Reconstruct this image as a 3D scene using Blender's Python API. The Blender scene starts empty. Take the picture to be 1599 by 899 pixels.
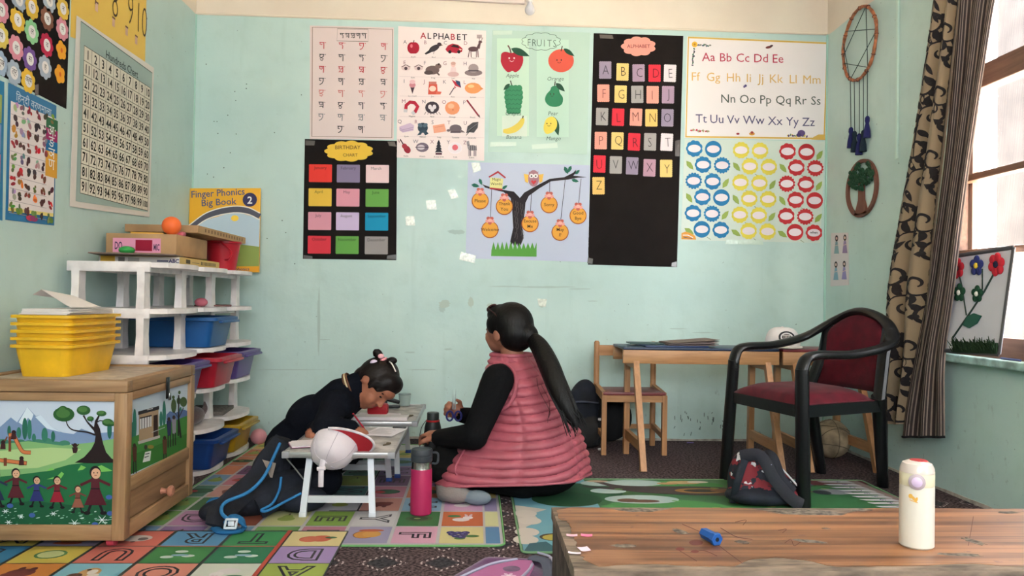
import bpy, bmesh, math, random
from math import sin, cos, pi, radians
from mathutils import Vector, Matrix, Euler, noise

random.seed(7)
SC = bpy.context.scene
COL = SC.collection

# ------------------------------------------------------------------ camera
FPX, YAW, PITCH, ROLL = 1205.0, 0.047, 0.0134, 0.016
CAM = Vector((0, -4.66, 0.85))
XL, XR, HB, HC = -1.69, 2.15, 2.51, 3.05        # left / right wall, paint band height, ceiling
fw = Vector((sin(YAW) * cos(PITCH), cos(YAW) * cos(PITCH), sin(PITCH)))
_r = Vector((cos(YAW), -sin(YAW), 0)); _d = fw.cross(_r)
rt = cos(ROLL) * _r - sin(ROLL) * _d
dn = sin(ROLL) * _r + cos(ROLL) * _d
cd = bpy.data.cameras.new('camera'); co = bpy.data.objects.new('camera', cd); COL.objects.link(co)
cd.sensor_width = 36.0; cd.lens = FPX / 1599 * 36; cd.clip_start = 0.02; cd.clip_end = 200
mw = Matrix((rt, -dn, -fw)).transposed().to_4x4(); mw.translation = CAM
co.matrix_world = mw
SC.camera = co

# ------------------------------------------------------------------ world, daylight, exposure
w = bpy.data.worlds.new('sky'); SC.world = w; w.use_nodes = True
bg = w.node_tree.nodes['Background']
bg.inputs[0].default_value = (0.93, 0.97, 1.0, 1); bg.inputs[1].default_value = 6.5
sl = bpy.data.lights.new('sun', 'SUN'); sl.energy = 50; sl.angle = .01; sl.color = (1, .94, .84)
so = bpy.data.objects.new('sun', sl); so.rotation_euler = Vector((0, .35, -.94)).to_track_quat('-Z', 'Y').to_euler(); COL.objects.link(so)
def portal(name, loc, rot, sx, sy):
    l = bpy.data.lights.new(name, 'AREA'); l.shape = 'RECTANGLE'; l.size = sx; l.size_y = sy
    l.cycles.is_portal = True
    o = bpy.data.objects.new(name, l); o.location = loc; o.rotation_euler = rot; COL.objects.link(o)
portal('window_daylight_portal', (2.27, -1.98, 1.5), (0, pi / 2, 0), 1.75, 1.5)
portal('window_daylight_portal', (2.27, -4.2, 1.5), (0, pi / 2, 0), 1.75, 1.95)
portal('window_daylight_portal', (0.2, -6.37, 1.9), (pi / 2, 0, 0), 2.3, 1.3)
SC.view_settings.view_transform = 'Standard'; SC.view_settings.look = 'None'
SC.view_settings.exposure = 1.32; SC.view_settings.gamma = 1.0; SC.view_settings.use_curve_mapping = False
SC.cycles.use_denoising = True
SC.cycles.max_bounces = 8; SC.cycles.diffuse_bounces = 5

# ------------------------------------------------------------------ measuring: a photo pixel onto a real plane
def _ray(x, y): return fw + rt * ((x - 799.5) / FPX) + dn * ((y - 449.5) / FPX)
def _hit(x, y, ax, v):
    q = _ray(x, y); return CAM + q * ((v - CAM[ax]) / q[ax])
def B(x, y, Y=0.0): return _hit(x, y, 1, Y)
def L(x, y, X=XL): return _hit(x, y, 0, X)
def R(x, y, X=XR): return _hit(x, y, 0, X)
def F(x, y, z=0.0): return _hit(x, y, 2, z)

# ------------------------------------------------------------------ materials
def lin(c):
    out = []
    for v in c[:3]:
        v = v / 255.0
        out.append(v / 12.92 if v <= 0.04045 else ((v + 0.055) / 1.055) ** 2.4)
    return (*out, 1)
_mats = {}
def mat(key, rgb, rough=0.6, metal=0.0, var=0.0, scale=30, bump=0.0, bscale=200, spec=0.4, sheen=0.0, trans=0.0, stretch=(1, 1, 1), rgb2=None, coat=0.0):
    if key in _mats: return _mats[key]
    m = bpy.data.materials.new(key); m.use_nodes = True
    nt = m.node_tree; b = nt.nodes['Principled BSDF']
    b.inputs['Base Color'].default_value = lin(rgb); b.inputs['Roughness'].default_value = rough
    b.inputs['Metallic'].default_value = metal; b.inputs['Specular IOR Level'].default_value = spec
    if sheen: b.inputs['Sheen Weight'].default_value = sheen
    if coat: b.inputs['Coat Weight'].default_value = coat
    if var or bump:
        tc = nt.nodes.new('ShaderNodeTexCoord'); mp = nt.nodes.new('ShaderNodeMapping'); mp.inputs['Scale'].default_value = stretch
        nt.links.new(tc.outputs['Object'], mp.inputs[0])
    if var:
        n = nt.nodes.new('ShaderNodeTexNoise'); n.inputs['Scale'].default_value = scale; n.inputs['Detail'].default_value = 5
        nt.links.new(mp.outputs[0], n.inputs['Vector'])
        mx = nt.nodes.new('ShaderNodeMix'); mx.data_type = 'RGBA'
        c1 = rgb2 if rgb2 else [max(0, v * (1 - var)) for v in rgb]
        c2 = rgb if rgb2 else [min(255, v * (1 + var * 0.5)) for v in rgb]
        mx.inputs[6].default_value = lin(c1); mx.inputs[7].default_value = lin(c2)
        cr = nt.nodes.new('ShaderNodeMapRange'); cr.inputs[1].default_value = 0.35; cr.inputs[2].default_value = 0.65
        nt.links.new(n.outputs['Fac'], cr.inputs[0]); nt.links.new(cr.outputs[0], mx.inputs[0]); nt.links.new(mx.outputs[2], b.inputs['Base Color'])
    if bump:
        n2 = nt.nodes.new('ShaderNodeTexNoise'); n2.inputs['Scale'].default_value = bscale; n2.inputs['Detail'].default_value = 3
        nt.links.new(mp.outputs[0], n2.inputs['Vector'])
        bp = nt.nodes.new('ShaderNodeBump'); bp.inputs['Strength'].default_value = bump; bp.inputs['Distance'].default_value = 0.004
        nt.links.new(n2.outputs['Fac'], bp.inputs['Height']); nt.links.new(bp.outputs[0], b.inputs['Normal'])
    _mats[key] = m
    return m
def paper(rgb): return mat('paper_%d_%d_%d' % tuple(int(v) for v in rgb), rgb, 0.75, bump=0.05, bscale=60, spec=0.2)
def plastic(rgb, rough=0.35): return mat('plastic_%d_%d_%d' % tuple(int(v) for v in rgb), rgb, rough, var=0.08, scale=9)
def ink_material():
    if 'ink' in _mats: return _mats['ink']
    m = bpy.data.materials.new('printed_ink'); m.use_nodes = True; nt = m.node_tree; b = nt.nodes['Principled BSDF']
    a = nt.nodes.new('ShaderNodeAttribute'); a.attribute_name = 'ink'
    nt.links.new(a.outputs['Color'], b.inputs['Base Color']); b.inputs['Roughness'].default_value = 0.6; b.inputs['Specular IOR Level'].default_value = 0.25
    _mats['ink'] = m; return m
def wood(key, c1, c2, axis=0, scale=1.0, rough=0.5, knots=True):
    if key in _mats: return _mats[key]
    m = bpy.data.materials.new(key); m.use_nodes = True; nt = m.node_tree; b = nt.nodes['Principled BSDF']
    tc = nt.nodes.new('ShaderNodeTexCoord'); mp = nt.nodes.new('ShaderNodeMapping')
    s = [22 * scale] * 3; s[axis] = 1.6 * scale; mp.inputs['Scale'].default_value = s
    nt.links.new(tc.outputs['Object'], mp.inputs[0])
    n = nt.nodes.new('ShaderNodeTexNoise'); n.inputs['Scale'].default_value = 3.0; n.inputs['Detail'].default_value = 8; n.inputs['Distortion'].default_value = 0.6
    nt.links.new(mp.outputs[0], n.inputs['Vector'])
    n2 = nt.nodes.new('ShaderNodeTexNoise'); n2.inputs['Scale'].default_value = 5; nt.links.new(tc.outputs['Object'], n2.inputs['Vector'])
    ad = nt.nodes.new('ShaderNodeMath'); ad.operation = 'MULTIPLY_ADD'; ad.inputs[1].default_value = 0.45; nt.links.new(n2.outputs['Fac'], ad.inputs[0]); nt.links.new(n.outputs['Fac'], ad.inputs[2])
    cr = nt.nodes.new('ShaderNodeMapRange'); cr.inputs[1].default_value = 0.5; cr.inputs[2].default_value = 0.95; nt.links.new(ad.outputs[0], cr.inputs[0])
    mx = nt.nodes.new('ShaderNodeMix'); mx.data_type = 'RGBA'; mx.inputs[6].default_value = lin(c1); mx.inputs[7].default_value = lin(c2)
    nt.links.new(cr.outputs[0], mx.inputs[0]); nt.links.new(mx.outputs[2], b.inputs['Base Color'])
    bp = nt.nodes.new('ShaderNodeBump'); bp.inputs['Strength'].default_value = 0.15; bp.inputs['Distance'].default_value = 0.002
    nt.links.new(n.outputs['Fac'], bp.inputs['Height']); nt.links.new(bp.outputs[0], b.inputs['Normal'])
    b.inputs['Roughness'].default_value = rough
    _mats[key] = m; return m

# ------------------------------------------------------------------ objects
def tag(o, label=None, cat=None, group=None, kind=None):
    if label: o['label'] = label
    if cat: o['category'] = cat
    if group: o['group'] = group
    if kind: o['kind'] = kind
    return o
def thing(name, label, cat, loc=(0, 0, 0), rotz=0.0, group=None):
    o = bpy.data.objects.new(name, None); o.empty_display_size = 0.05
    o.location = loc; o.rotation_euler = (0, 0, rotz); COL.objects.link(o)
    return tag(o, label, cat, group)
def link(name, me, parent=None, label=None):
    o = bpy.data.objects.new(name, me); COL.objects.link(o)
    if parent is not None: o.parent = parent
    if label: o['label'] = label
    return o
def copy_tree(o, parent=None):
    c = o.copy(); COL.objects.link(c); c.parent = parent
    for ch in [x for x in o.children]: copy_tree(ch, c)
    return c

class MB:
    """collects shapes into one mesh"""
    def __init__(s): s.v = []; s.f = []; s.m = []; s.mats = []; s.cur = 0; s.T = Matrix()
    def use(s, m):
        if m not in s.mats: s.mats.append(m)
        s.cur = s.mats.index(m); return s
    def add(s, vs, fs):
        n = len(s.v); s.v += [s.T @ Vector(p) for p in vs]; s.f += [[n + i for i in f] for f in fs]; s.m += [s.cur] * len(fs)
        return s
    def box(s, lo, hi, r=0.0, rot=None, c=None):
        x0, y0, z0 = lo; x1, y1, z1 = hi
        if r <= 0:
            vs = [(x, y, z) for z in (z0, z1) for y in (y0, y1) for x in (x0, x1)]
            fs = [(0, 2, 3, 1), (4, 5, 7, 6), (0, 1, 5, 4), (2, 6, 7, 3), (0, 4, 6, 2), (1, 3, 7, 5)]
        else:
            r = min(r, (x1 - x0) * .49, (y1 - y0) * .49, (z1 - z0) * .49)
            bm = bmesh.new(); bmesh.ops.create_cube(bm, size=1)
            for q in bm.verts: q.co = Vector(((x0 + x1) / 2 + q.co.x * (x1 - x0), (y0 + y1) / 2 + q.co.y * (y1 - y0), (z0 + z1) / 2 + q.co.z * (z1 - z0)))
            bmesh.ops.bevel(bm, geom=bm.edges[:], offset=r, segments=2, profile=0.5, affect='EDGES')
            bm.verts.index_update(); vs = [tuple(q.co) for q in bm.verts]; fs = [[q.index for q in f.verts] for f in bm.faces]; bm.free()
        if rot is not None:
            M = rot if isinstance(rot, Matrix) else Euler(rot).to_matrix()
            cc = Vector(c if c else ((x0 + x1) / 2, (y0 + y1) / 2, (z0 + z1) / 2))
            vs = [tuple(cc + M @ (Vector(p) - cc)) for p in vs]
        return s.add(vs, fs)
    def prism(s, pts, a, b):
        """polygon given in 3D (bottom ring) + extrusion vector"""
        n = len(pts); vs = [Vector(p) + Vector(a) for p in pts] + [Vector(p) + Vector(b) for p in pts]
        return s.add(vs, [list(range(n))[::-1], list(range(n, 2 * n))] + [(i, (i + 1) % n, n + (i + 1) % n, n + i) for i in range(n)])
    def tube(s, pts, rad, n=10, closed=False, caps=True, flat=None):
        """swept tube, rad a number or list; flat=(w,t,up) gives a strap section"""
        P = [Vector(p) for p in pts]; k = len(P); R_ = rad if isinstance(rad, (list, tuple)) else [rad] * k
        vs = []; prev = None
        for i in range(k):
            t = (P[(i + 1) % k] - P[i - 1]) if closed else (P[min(i + 1, k - 1)] - P[max(i - 1, 0)])
            if t.length < 1e-9: t = Vector((0, 0, 1))
            t.normalize()
            if flat: u = Vector(flat[2]) - t * t.dot(Vector(flat[2]))
            elif prev is None: u = t.cross(Vector((0.123, 0.45, 0.9)))
            else: u = prev - t * t.dot(prev)
            if u.length < 1e-6: u = t.orthogonal()
            u.normalize(); prev = u; w_ = t.cross(u)
            for j in range(n):
                a = 2 * pi * j / n
                if flat: vs.append(P[i] + u * (flat[1] * sin(a)) * (R_[i]) + w_ * (flat[0] * cos(a)) * R_[i])
                else: vs.append(P[i] + (u * cos(a) + w_ * sin(a)) * R_[i])
        fs = []
        for i in range(k if closed else k - 1):
            for j in range(n):
                a, b2 = i * n, ((i + 1) % k) * n
                fs.append((a + j, a + (j + 1) % n, b2 + (j + 1) % n, b2 + j))
        if caps and not closed: fs += [list(range(n))[::-1], list(range((k - 1) * n, k * n))]
        return s.add(vs, fs)
    def lathe(s, prof, c=(0, 0, 0), n=28, M=None, sx=1, sy=1):
        vs = []; k = len(prof); c = Vector(c)
        for (r, z) in prof:
            for j in range(n):
                a = 2 * pi * j / n; p = Vector((r * cos(a) * sx, r * sin(a) * sy, z))
                vs.append(c + (M @ p if M else p))
        fs = [(i * n + j, i * n + (j + 1) % n, (i + 1) * n + (j + 1) % n, (i + 1) * n + j) for i in range(k - 1) for j in range(n)]
        fs += [list(range(n))[::-1], list(range((k - 1) * n, k * n))]
        return s.add(vs, fs)
    def ball(s, c, r, n=20, k=12, M=None):
        r = r if isinstance(r, (tuple, list)) else (r, r, r); c = Vector(c); vs = []
        for i in range(1, k):
            for j in range(n):
                a, b2 = 2 * pi * j / n, pi * i / k
                p = Vector((r[0] * sin(b2) * cos(a), r[1] * sin(b2) * sin(a), -r[2] * cos(b2))); vs.append(c + (M @ p if M else p))
        e0 = Vector((0, 0, -r[2])); e1 = Vector((0, 0, r[2]))
        vs += [c + (M @ e0 if M else e0), c + (M @ e1 if M else e1)]; a, b2 = len(vs) - 2, len(vs) - 1
        fs = [(i * n + j, i * n + (j + 1) % n, (i + 1) * n + (j + 1) % n, (i + 1) * n + j) for i in range(k - 2) for j in range(n)]
        fs += [(a, (j + 1) % n, j) for j in range(n)] + [(b2, (k - 2) * n + j, (k - 2) * n + (j + 1) % n) for j in range(n)]
        return s.add(vs, fs)
    def grid(s, fn, nu, nv, closed_u=False):
        vs = [fn(i / nu, j / nv) for j in range(nv + 1) for i in range(nu + (0 if closed_u else 1))]
        w_ = nu if closed_u else nu + 1
        fs = [(j * w_ + i, j * w_ + (i + 1) % w_, (j + 1) * w_ + (i + 1) % w_, (j + 1) * w_ + i) for j in range(nv) for i in range(nu)]
        return s.add(vs, fs)
    def mesh(s, name, m=None, origin=None, smooth=35):
        o = Vector(origin) if origin is not None else Vector()
        me = bpy.data.meshes.new(name); me.from_pydata([tuple(p - o) for p in s.v], [], s.f)
        for q in (s.mats or ([m] if m else [])): me.materials.append(q)
        if s.mats: me.polygons.foreach_set('material_index', s.m)
        bm = bmesh.new(); bm.from_mesh(me); bmesh.ops.recalc_face_normals(bm, faces=bm.faces[:]); bm.to_mesh(me); bm.free()
        if smooth:
            me.polygons.foreach_set('use_smooth', [True] * len(me.polygons)); me.set_sharp_from_angle(angle=radians(smooth))
        me.update(); return me
    def obj(s, name, m=None, parent=None, origin=None, smooth=35, label=None):
        """vertices are in the parent's local space minus origin"""
        me = s.mesh(name, m, origin, smooth); o = link(name, me, parent, label)
        if origin is not None: o.location = origin
        return o

_glyphs = {}
def glyphs(t, bold=0.0, shear=0.0, res=2):
    k = (t, bold, shear, res)
    if k not in _glyphs:
        c = bpy.data.curves.new('t', 'FONT'); c.body = t; c.align_x = 'CENTER'; c.resolution_u = res; c.offset = bold; c.shear = shear
        o = bpy.data.objects.new('t', c); m = o.to_mesh()
        vs = [(p.co.x, p.co.y) for p in m.vertices]; fs = [list(p.vertices) for p in m.polygons]
        o.to_mesh_clear(); bpy.data.objects.remove(o); bpy.data.curves.remove(c)
        ys = [p[1] for p in vs] or [0]
        _glyphs[k] = (vs, fs, (min(ys) + max(ys)) / 2)
    return _glyphs[k]

class Ink:
    """flat print: coloured shapes on a plane. mp(x, y) -> world point, n = plane normal; y runs up when up=True"""
    def __init__(s, mp, n, up=False, dz=0.0003, base=0.0012):
        s.mp = mp; s.n = Vector(n); s.up = up; s.dz = dz; s.base = base; s.v = []; s.f = []; s.c = []; s.q = 0
    def raw(s, pts, fs, col, k):
        n = len(s.v); s.q += 1; off = s.n * (s.base + k * s.dz + s.q * 3e-6)
        s.v += [s.mp(x, y) + off for x, y in pts]; s.f += [[n + i for i in f] for f in fs]; s.c += [lin(col)] * len(fs); return s
    def poly(s, pts, col, k=0): return s.raw(pts, [list(range(len(pts)))], col, k)
    def rect(s, x0, y0, x1, y1, col, k=0): return s.poly([(x0, y0), (x1, y0), (x1, y1), (x0, y1)], col, k)
    def ell(s, cx, cy, rx, ry, col, k=0, rot=0.0, n=18, a0=0, a1=2 * pi):
        c, d = cos(rot), sin(rot)
        full = abs(a1 - a0 - 2 * pi) < 1e-6
        an = [a0 + (a1 - a0) * i / (n if full else n - 1) for i in range(n)]
        return s.poly([(cx + rx * cos(a) * c - ry * sin(a) * d, cy + rx * cos(a) * d + ry * sin(a) * c) for a in an], col, k)
    def line(s, pts, w_, col, k=0, closed=False):
        P = [Vector(p) for p in pts]; n = len(P); W = w_ if isinstance(w_, (list, tuple)) else [w_] * n; a = []
        for i in range(n):
            t = (P[(i + 1) % n] - P[i - 1]) if closed else (P[min(i + 1, n - 1)] - P[max(i - 1, 0)])
            t = t.normalized() if t.length > 1e-9 else Vector((1, 0)); q = Vector((-t.y, t.x)) * W[i] / 2
            a += [tuple(P[i] + q), tuple(P[i] - q)]
        m = n if closed else n - 1
        return s.raw(a, [(2 * i, 2 * i + 1, 2 * ((i + 1) % n) + 1, 2 * ((i + 1) % n)) for i in range(m)], col, k)
    def text(s, t, x, y, size, col, k=1, bold=0.0, rot=0.0, sx=1.0, shear=0.0, mid=False, res=2):
        vs, fs, my = glyphs(t, bold, shear, res); c, d = cos(rot), sin(rot); sg = 1 if s.up else -1; my = my if mid else 0
        pts = []
        for (a, b2) in vs:
            a *= size * sx; b2 = (b2 - my) * size
            q = (a * c - b2 * d, a * d + b2 * c); pts.append((x + q[0], y + sg * q[1]))
        return s.raw(pts, fs, col, k)
    def obj(s, name, parent=None, origin=(0, 0, 0), label=None):
        o = Vector(origin); me = bpy.data.meshes.new(name); me.from_pydata([tuple(p - o) for p in s.v], [], s.f)
        at = me.color_attributes.new('ink', 'FLOAT_COLOR', 'CORNER'); buf = []
        for p in me.polygons: buf += list(s.c[p.index]) * p.loop_total
        at.data.foreach_set('color', buf); me.materials.append(ink_material()); me.update()
        return link(name, me, parent, label)
def cutout(name, parent, pts, th, n, m, origin, off=0.0015, label=None):
    """cut paper piece: world points of its outline, thickness along the normal n"""
    n = Vector(n); mb = MB(); mb.prism([p - Vector(origin) for p in pts], n * off, n * (off + th))
    return mb.obj(name, m, parent, smooth=0, label=label)
def pinked(x0, y0, x1, y1, step=3.0, amp=1.0, rot=0.0):
    """rectangle with a zigzag edge"""
    pts = []; cs = [(x0, y0), (x1, y0), (x1, y1), (x0, y1)]; cx, cy = (x0 + x1) / 2, (y0 + y1) / 2
    for i in range(4):
        a, b2 = Vector(cs[i]), Vector(cs[(i + 1) % 4]); k = max(2, int((b2 - a).length / step)); nn = Vector((b2.y - a.y, a.x - b2.x)).normalized()
        for j in range(2 * k): p = a + (b2 - a) * (j / (2 * k)) + nn * (amp if j % 2 else 0); pts.append(p)
    c, d = cos(rot), sin(rot)
    return [(cx + (p.x - cx) * c - (p.y - cy) * d, cy + (p.x - cx) * d + (p.y - cy) * c) for p in pts]
def scallop(cx, cy, rx, ry, lobes, depth=0.12, n=None, rot=0.0, sharp=False):
    n = n or lobes * 6; out = []
    for i in range(n):
        a = 2 * pi * i / n; q = abs(sin(lobes * a / 2)); k = 1 - depth + depth * (q if not sharp else q * q); out.append((cx + rx * k * cos(a + rot), cy + ry * k * sin(a + rot)))
    return out

# organic forms: tapered limbs and ellipsoids fused into one skin
def blob(prims, voxel=0.008, smooth=6, name='body'):
    """prims: ('c', p, q, r1, r2, mat) tapered capsule, ('e', c, (rx,ry,rz), euler, mat) ellipsoid. Returns mesh with a material per prim."""
    mb = MB(); mats = []
    for p in prims:
        if p[-1] not in mats: mats.append(p[-1])
        if p[0] == 'e': mb.ball(p[1], p[2], 24, 14, Euler(p[3]).to_matrix())
        else:
            a, b2 = Vector(p[1]), Vector(p[2]); t = b2 - a; ln = t.length
            M = t.to_track_quat('Z', 'Y').to_matrix() if ln > 1e-6 else Matrix.Identity(3); r1, r2 = p[3], p[4]; pr = []
            for i in range(0, 7): q = pi / 2 * i / 6; pr.append((max(1e-4, r1 * sin(q)), -r1 * cos(q)))
            for i in range(1, 7): q = pi / 2 * i / 6; pr.append((max(1e-4, r2 * cos(q)), ln + r2 * sin(q)))
            mb.lathe(pr, a, 18, M)
    me = mb.mesh(name, None, None, 0)
    o = bpy.data.objects.new('tmp', me); COL.objects.link(o)
    rm = o.modifiers.new('r', 'REMESH'); rm.mode = 'VOXEL'; rm.voxel_size = voxel
    if smooth: sm = o.modifiers.new('s', 'SMOOTH'); sm.factor = 0.5; sm.iterations = smooth
    dg = bpy.context.evaluated_depsgraph_get(); out = bpy.data.meshes.new_from_object(o.evaluated_get(dg))
    bpy.data.objects.remove(o); bpy.data.meshes.remove(me); out.name = name
    out.materials.clear()
    for q in mats: out.materials.append(q)
    if len(mats) > 1:
        import numpy as np
        nf = len(out.polygons); C_ = np.empty(nf * 3); out.polygons.foreach_get('center', C_); C_ = C_.reshape(-1, 3); best = np.full(nf, 1e9); idx = np.zeros(nf, dtype=np.int32)
        for p in prims:
            if p[0] == 'e':
                q = (C_ - np.array(p[1])) @ np.array(Euler(p[3]).to_matrix()); r = np.array(p[2]); k = np.linalg.norm(q / r, axis=1)
                d = (k - 1) * k / np.maximum(1e-9, np.linalg.norm(q / (r * r), axis=1))
            else:
                a_ = np.array(p[1]); t_ = np.array(p[2]) - a_; u = np.clip(((C_ - a_) @ t_) / max(1e-9, t_ @ t_), 0, 1); d = np.linalg.norm(C_ - a_ - u[:, None] * t_, axis=1) - (p[3] + (p[4] - p[3]) * u)
            m_ = d < best; best[m_] = d[m_]; idx[m_] = mats.index(p[-1])
        out.polygons.foreach_set('material_index', idx)
    out.polygons.foreach_set('use_smooth', [True] * len(out.polygons)); out.update()
    return out
def curve3(pts, n=24):
    """Catmull-Rom through 3D points"""
    P = [Vector(p) for p in pts]; P = [2 * P[0] - P[1]] + P + [2 * P[-1] - P[-2]]; out = []; seg = len(P) - 3
    for i in range(n + 1):
        t = i / n * seg; k = min(int(t), seg - 1); t -= k; a, b2, c, d = P[k:k + 4]
        out.append(0.5 * ((2 * b2) + (c - a) * t + (2 * a - 5 * b2 + 4 * c - d) * t * t + (3 * b2 - a - 3 * c + d) * t ** 3))
    return out
def curve2(pts, n=16): return [(p.x, p.y) for p in curve3([(a, b2, 0) for a, b2 in pts], n)]
# ================================================================== the setting
def wall_material(key, name='teal'):
    """two-tone wall paint: sea green below HB, cream above, with blotches, scuffs and dents"""
    m = bpy.data.materials.new(key); m.use_nodes = True; nt = m.node_tree; b = nt.nodes['Principled BSDF']
    g = nt.nodes.new('ShaderNodeNewGeometry'); sp = nt.nodes.new('ShaderNodeSeparateXYZ'); nt.links.new(g.outputs['Position'], sp.inputs[0])
    def nz(scale, detail=4, st=None, rough=0.5):
        n = nt.nodes.new('ShaderNodeTexNoise'); n.inputs['Scale'].default_value = scale; n.inputs['Detail'].default_value = detail; n.inputs['Roughness'].default_value = rough
        if st:
            mp = nt.nodes.new('ShaderNodeMapping'); mp.inputs['Scale'].default_value = st; nt.links.new(g.outputs['Position'], mp.inputs[0]); nt.links.new(mp.outputs[0], n.inputs['Vector'])
        else: nt.links.new(g.outputs['Position'], n.inputs['Vector'])
        return n.outputs['Fac']
    def mr(v, a, c, d=0.0, e=1.0):
        r = nt.nodes.new('ShaderNodeMapRange'); r.inputs[1].default_value = a; r.inputs[2].default_value = c; r.inputs[3].default_value = d; r.inputs[4].default_value = e; nt.links.new(v, r.inputs[0]); return r.outputs[0]
    def mix(f, a, c):
        x = nt.nodes.new('ShaderNodeMix'); x.data_type = 'RGBA'
        nt.links.new(f, x.inputs[0])
        for s_, v in ((6, a), (7, c)):
            if isinstance(v, tuple): x.inputs[s_].default_value = lin(v)
            else: nt.links.new(v, x.inputs[s_])
        return x.outputs[2]
    base = mix(mr(nz(1.7, 3), 0.35, 0.65), (183, 209, 205), (194, 218, 213))
    base = mix(mr(nz(9, 5), 0.52, 0.75, 0, 0.35), base, (172, 198, 190))           # roller blotches
    streak = mr(nz(4.2, 6, (3.5, 3.5, 0.35)), 0.6, 0.8, 0, 0.3)
    base = mix(streak, base, (158, 186, 178))                                         # vertical drips
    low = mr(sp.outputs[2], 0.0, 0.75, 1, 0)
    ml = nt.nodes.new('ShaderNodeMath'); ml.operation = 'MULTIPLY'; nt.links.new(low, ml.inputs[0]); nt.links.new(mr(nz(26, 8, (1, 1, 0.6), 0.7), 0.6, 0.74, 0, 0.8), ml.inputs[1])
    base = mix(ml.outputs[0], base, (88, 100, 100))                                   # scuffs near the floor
    base = mix(mr(nz(48, 2), 0.75, 0.77, 0, 0.7), base, (84, 98, 96))                  # small chips
    cream = mix(mr(nz(2.2, 4), 0.35, 0.65), (222, 208, 192), (230, 219, 203))
    edge = nt.nodes.new('ShaderNodeMath'); edge.operation = 'MULTIPLY_ADD'; edge.inputs[1].default_value = 0.02; nt.links.new(nz(5, 3), edge.inputs[0]); nt.links.new(sp.outputs[2], edge.inputs[2])
    base = mix(mr(edge.outputs[0], HB + 0.008, HB + 0.012), base, cream)
    nt.links.new(base, b.inputs['Base Color']); b.inputs['Roughness'].default_value = 0.45; b.inputs['Specular IOR Level'].default_value = 0.35
    bp = nt.nodes.new('ShaderNodeBump'); bp.inputs['Strength'].default_value = 0.25; bp.inputs['Distance'].default_value = 0.01
    nt.links.new(nz(14, 6), bp.inputs['Height']); nt.links.new(bp.outputs[0], b.inputs['Normal'])
    return m
WALL = wall_material('sea_green_wall_paint')
YB = -6.3                                     # rear end of the room, behind the camera
def struct(name, mb, m, label=None):
    o = mb.obj(name, m, smooth=0); o['kind'] = 'structure'
    if label: o['label'] = label
    return o
struct('wall_back', MB().box((XL - .15, 0, -.05), (XR + .3, .15, HC)), WALL)
struct('wall_left', MB().box((XL - .15, YB, -.05), (XL, 0, HC)), WALL)
W1 = (-2.75, -1.22); W2 = (-5.2, -3.2); SILL, HEAD = 0.63, 2.4
S2L = .63                                     # sill of the window behind the camera
wr = MB()
wr.box((XR, YB, -.05), (XR + .1, 0, SILL)).box((XR, YB, HEAD), (XR + .1, 0, HC))
for a, b2 in ((YB, W2[0]), (W2[1], W1[0]), (W1[1], 0)): wr.box((XR, a, SILL), (XR + .1, b2, HEAD))
struct('wall_right', wr, WALL)
rw = MB()
rw.box((XL - .15, YB - .15, -.05), (XR + .3, YB, 1.25)).box((XL - .15, YB - .15, 2.55), (XR + .3, YB, HC)).box((XL - .15, YB - .15, 1.25), (-1.0, YB, 2.55)).box((1.4, YB - .15, 1.25), (XR + .3, YB, 2.55))
struct('wall_rear', rw, WALL)
struct('ceiling', MB().box((XL - .15, YB - .15, HC), (XR + .3, .15, HC + .1)), mat('ceiling_white', (238, 234, 226), .8))
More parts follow.
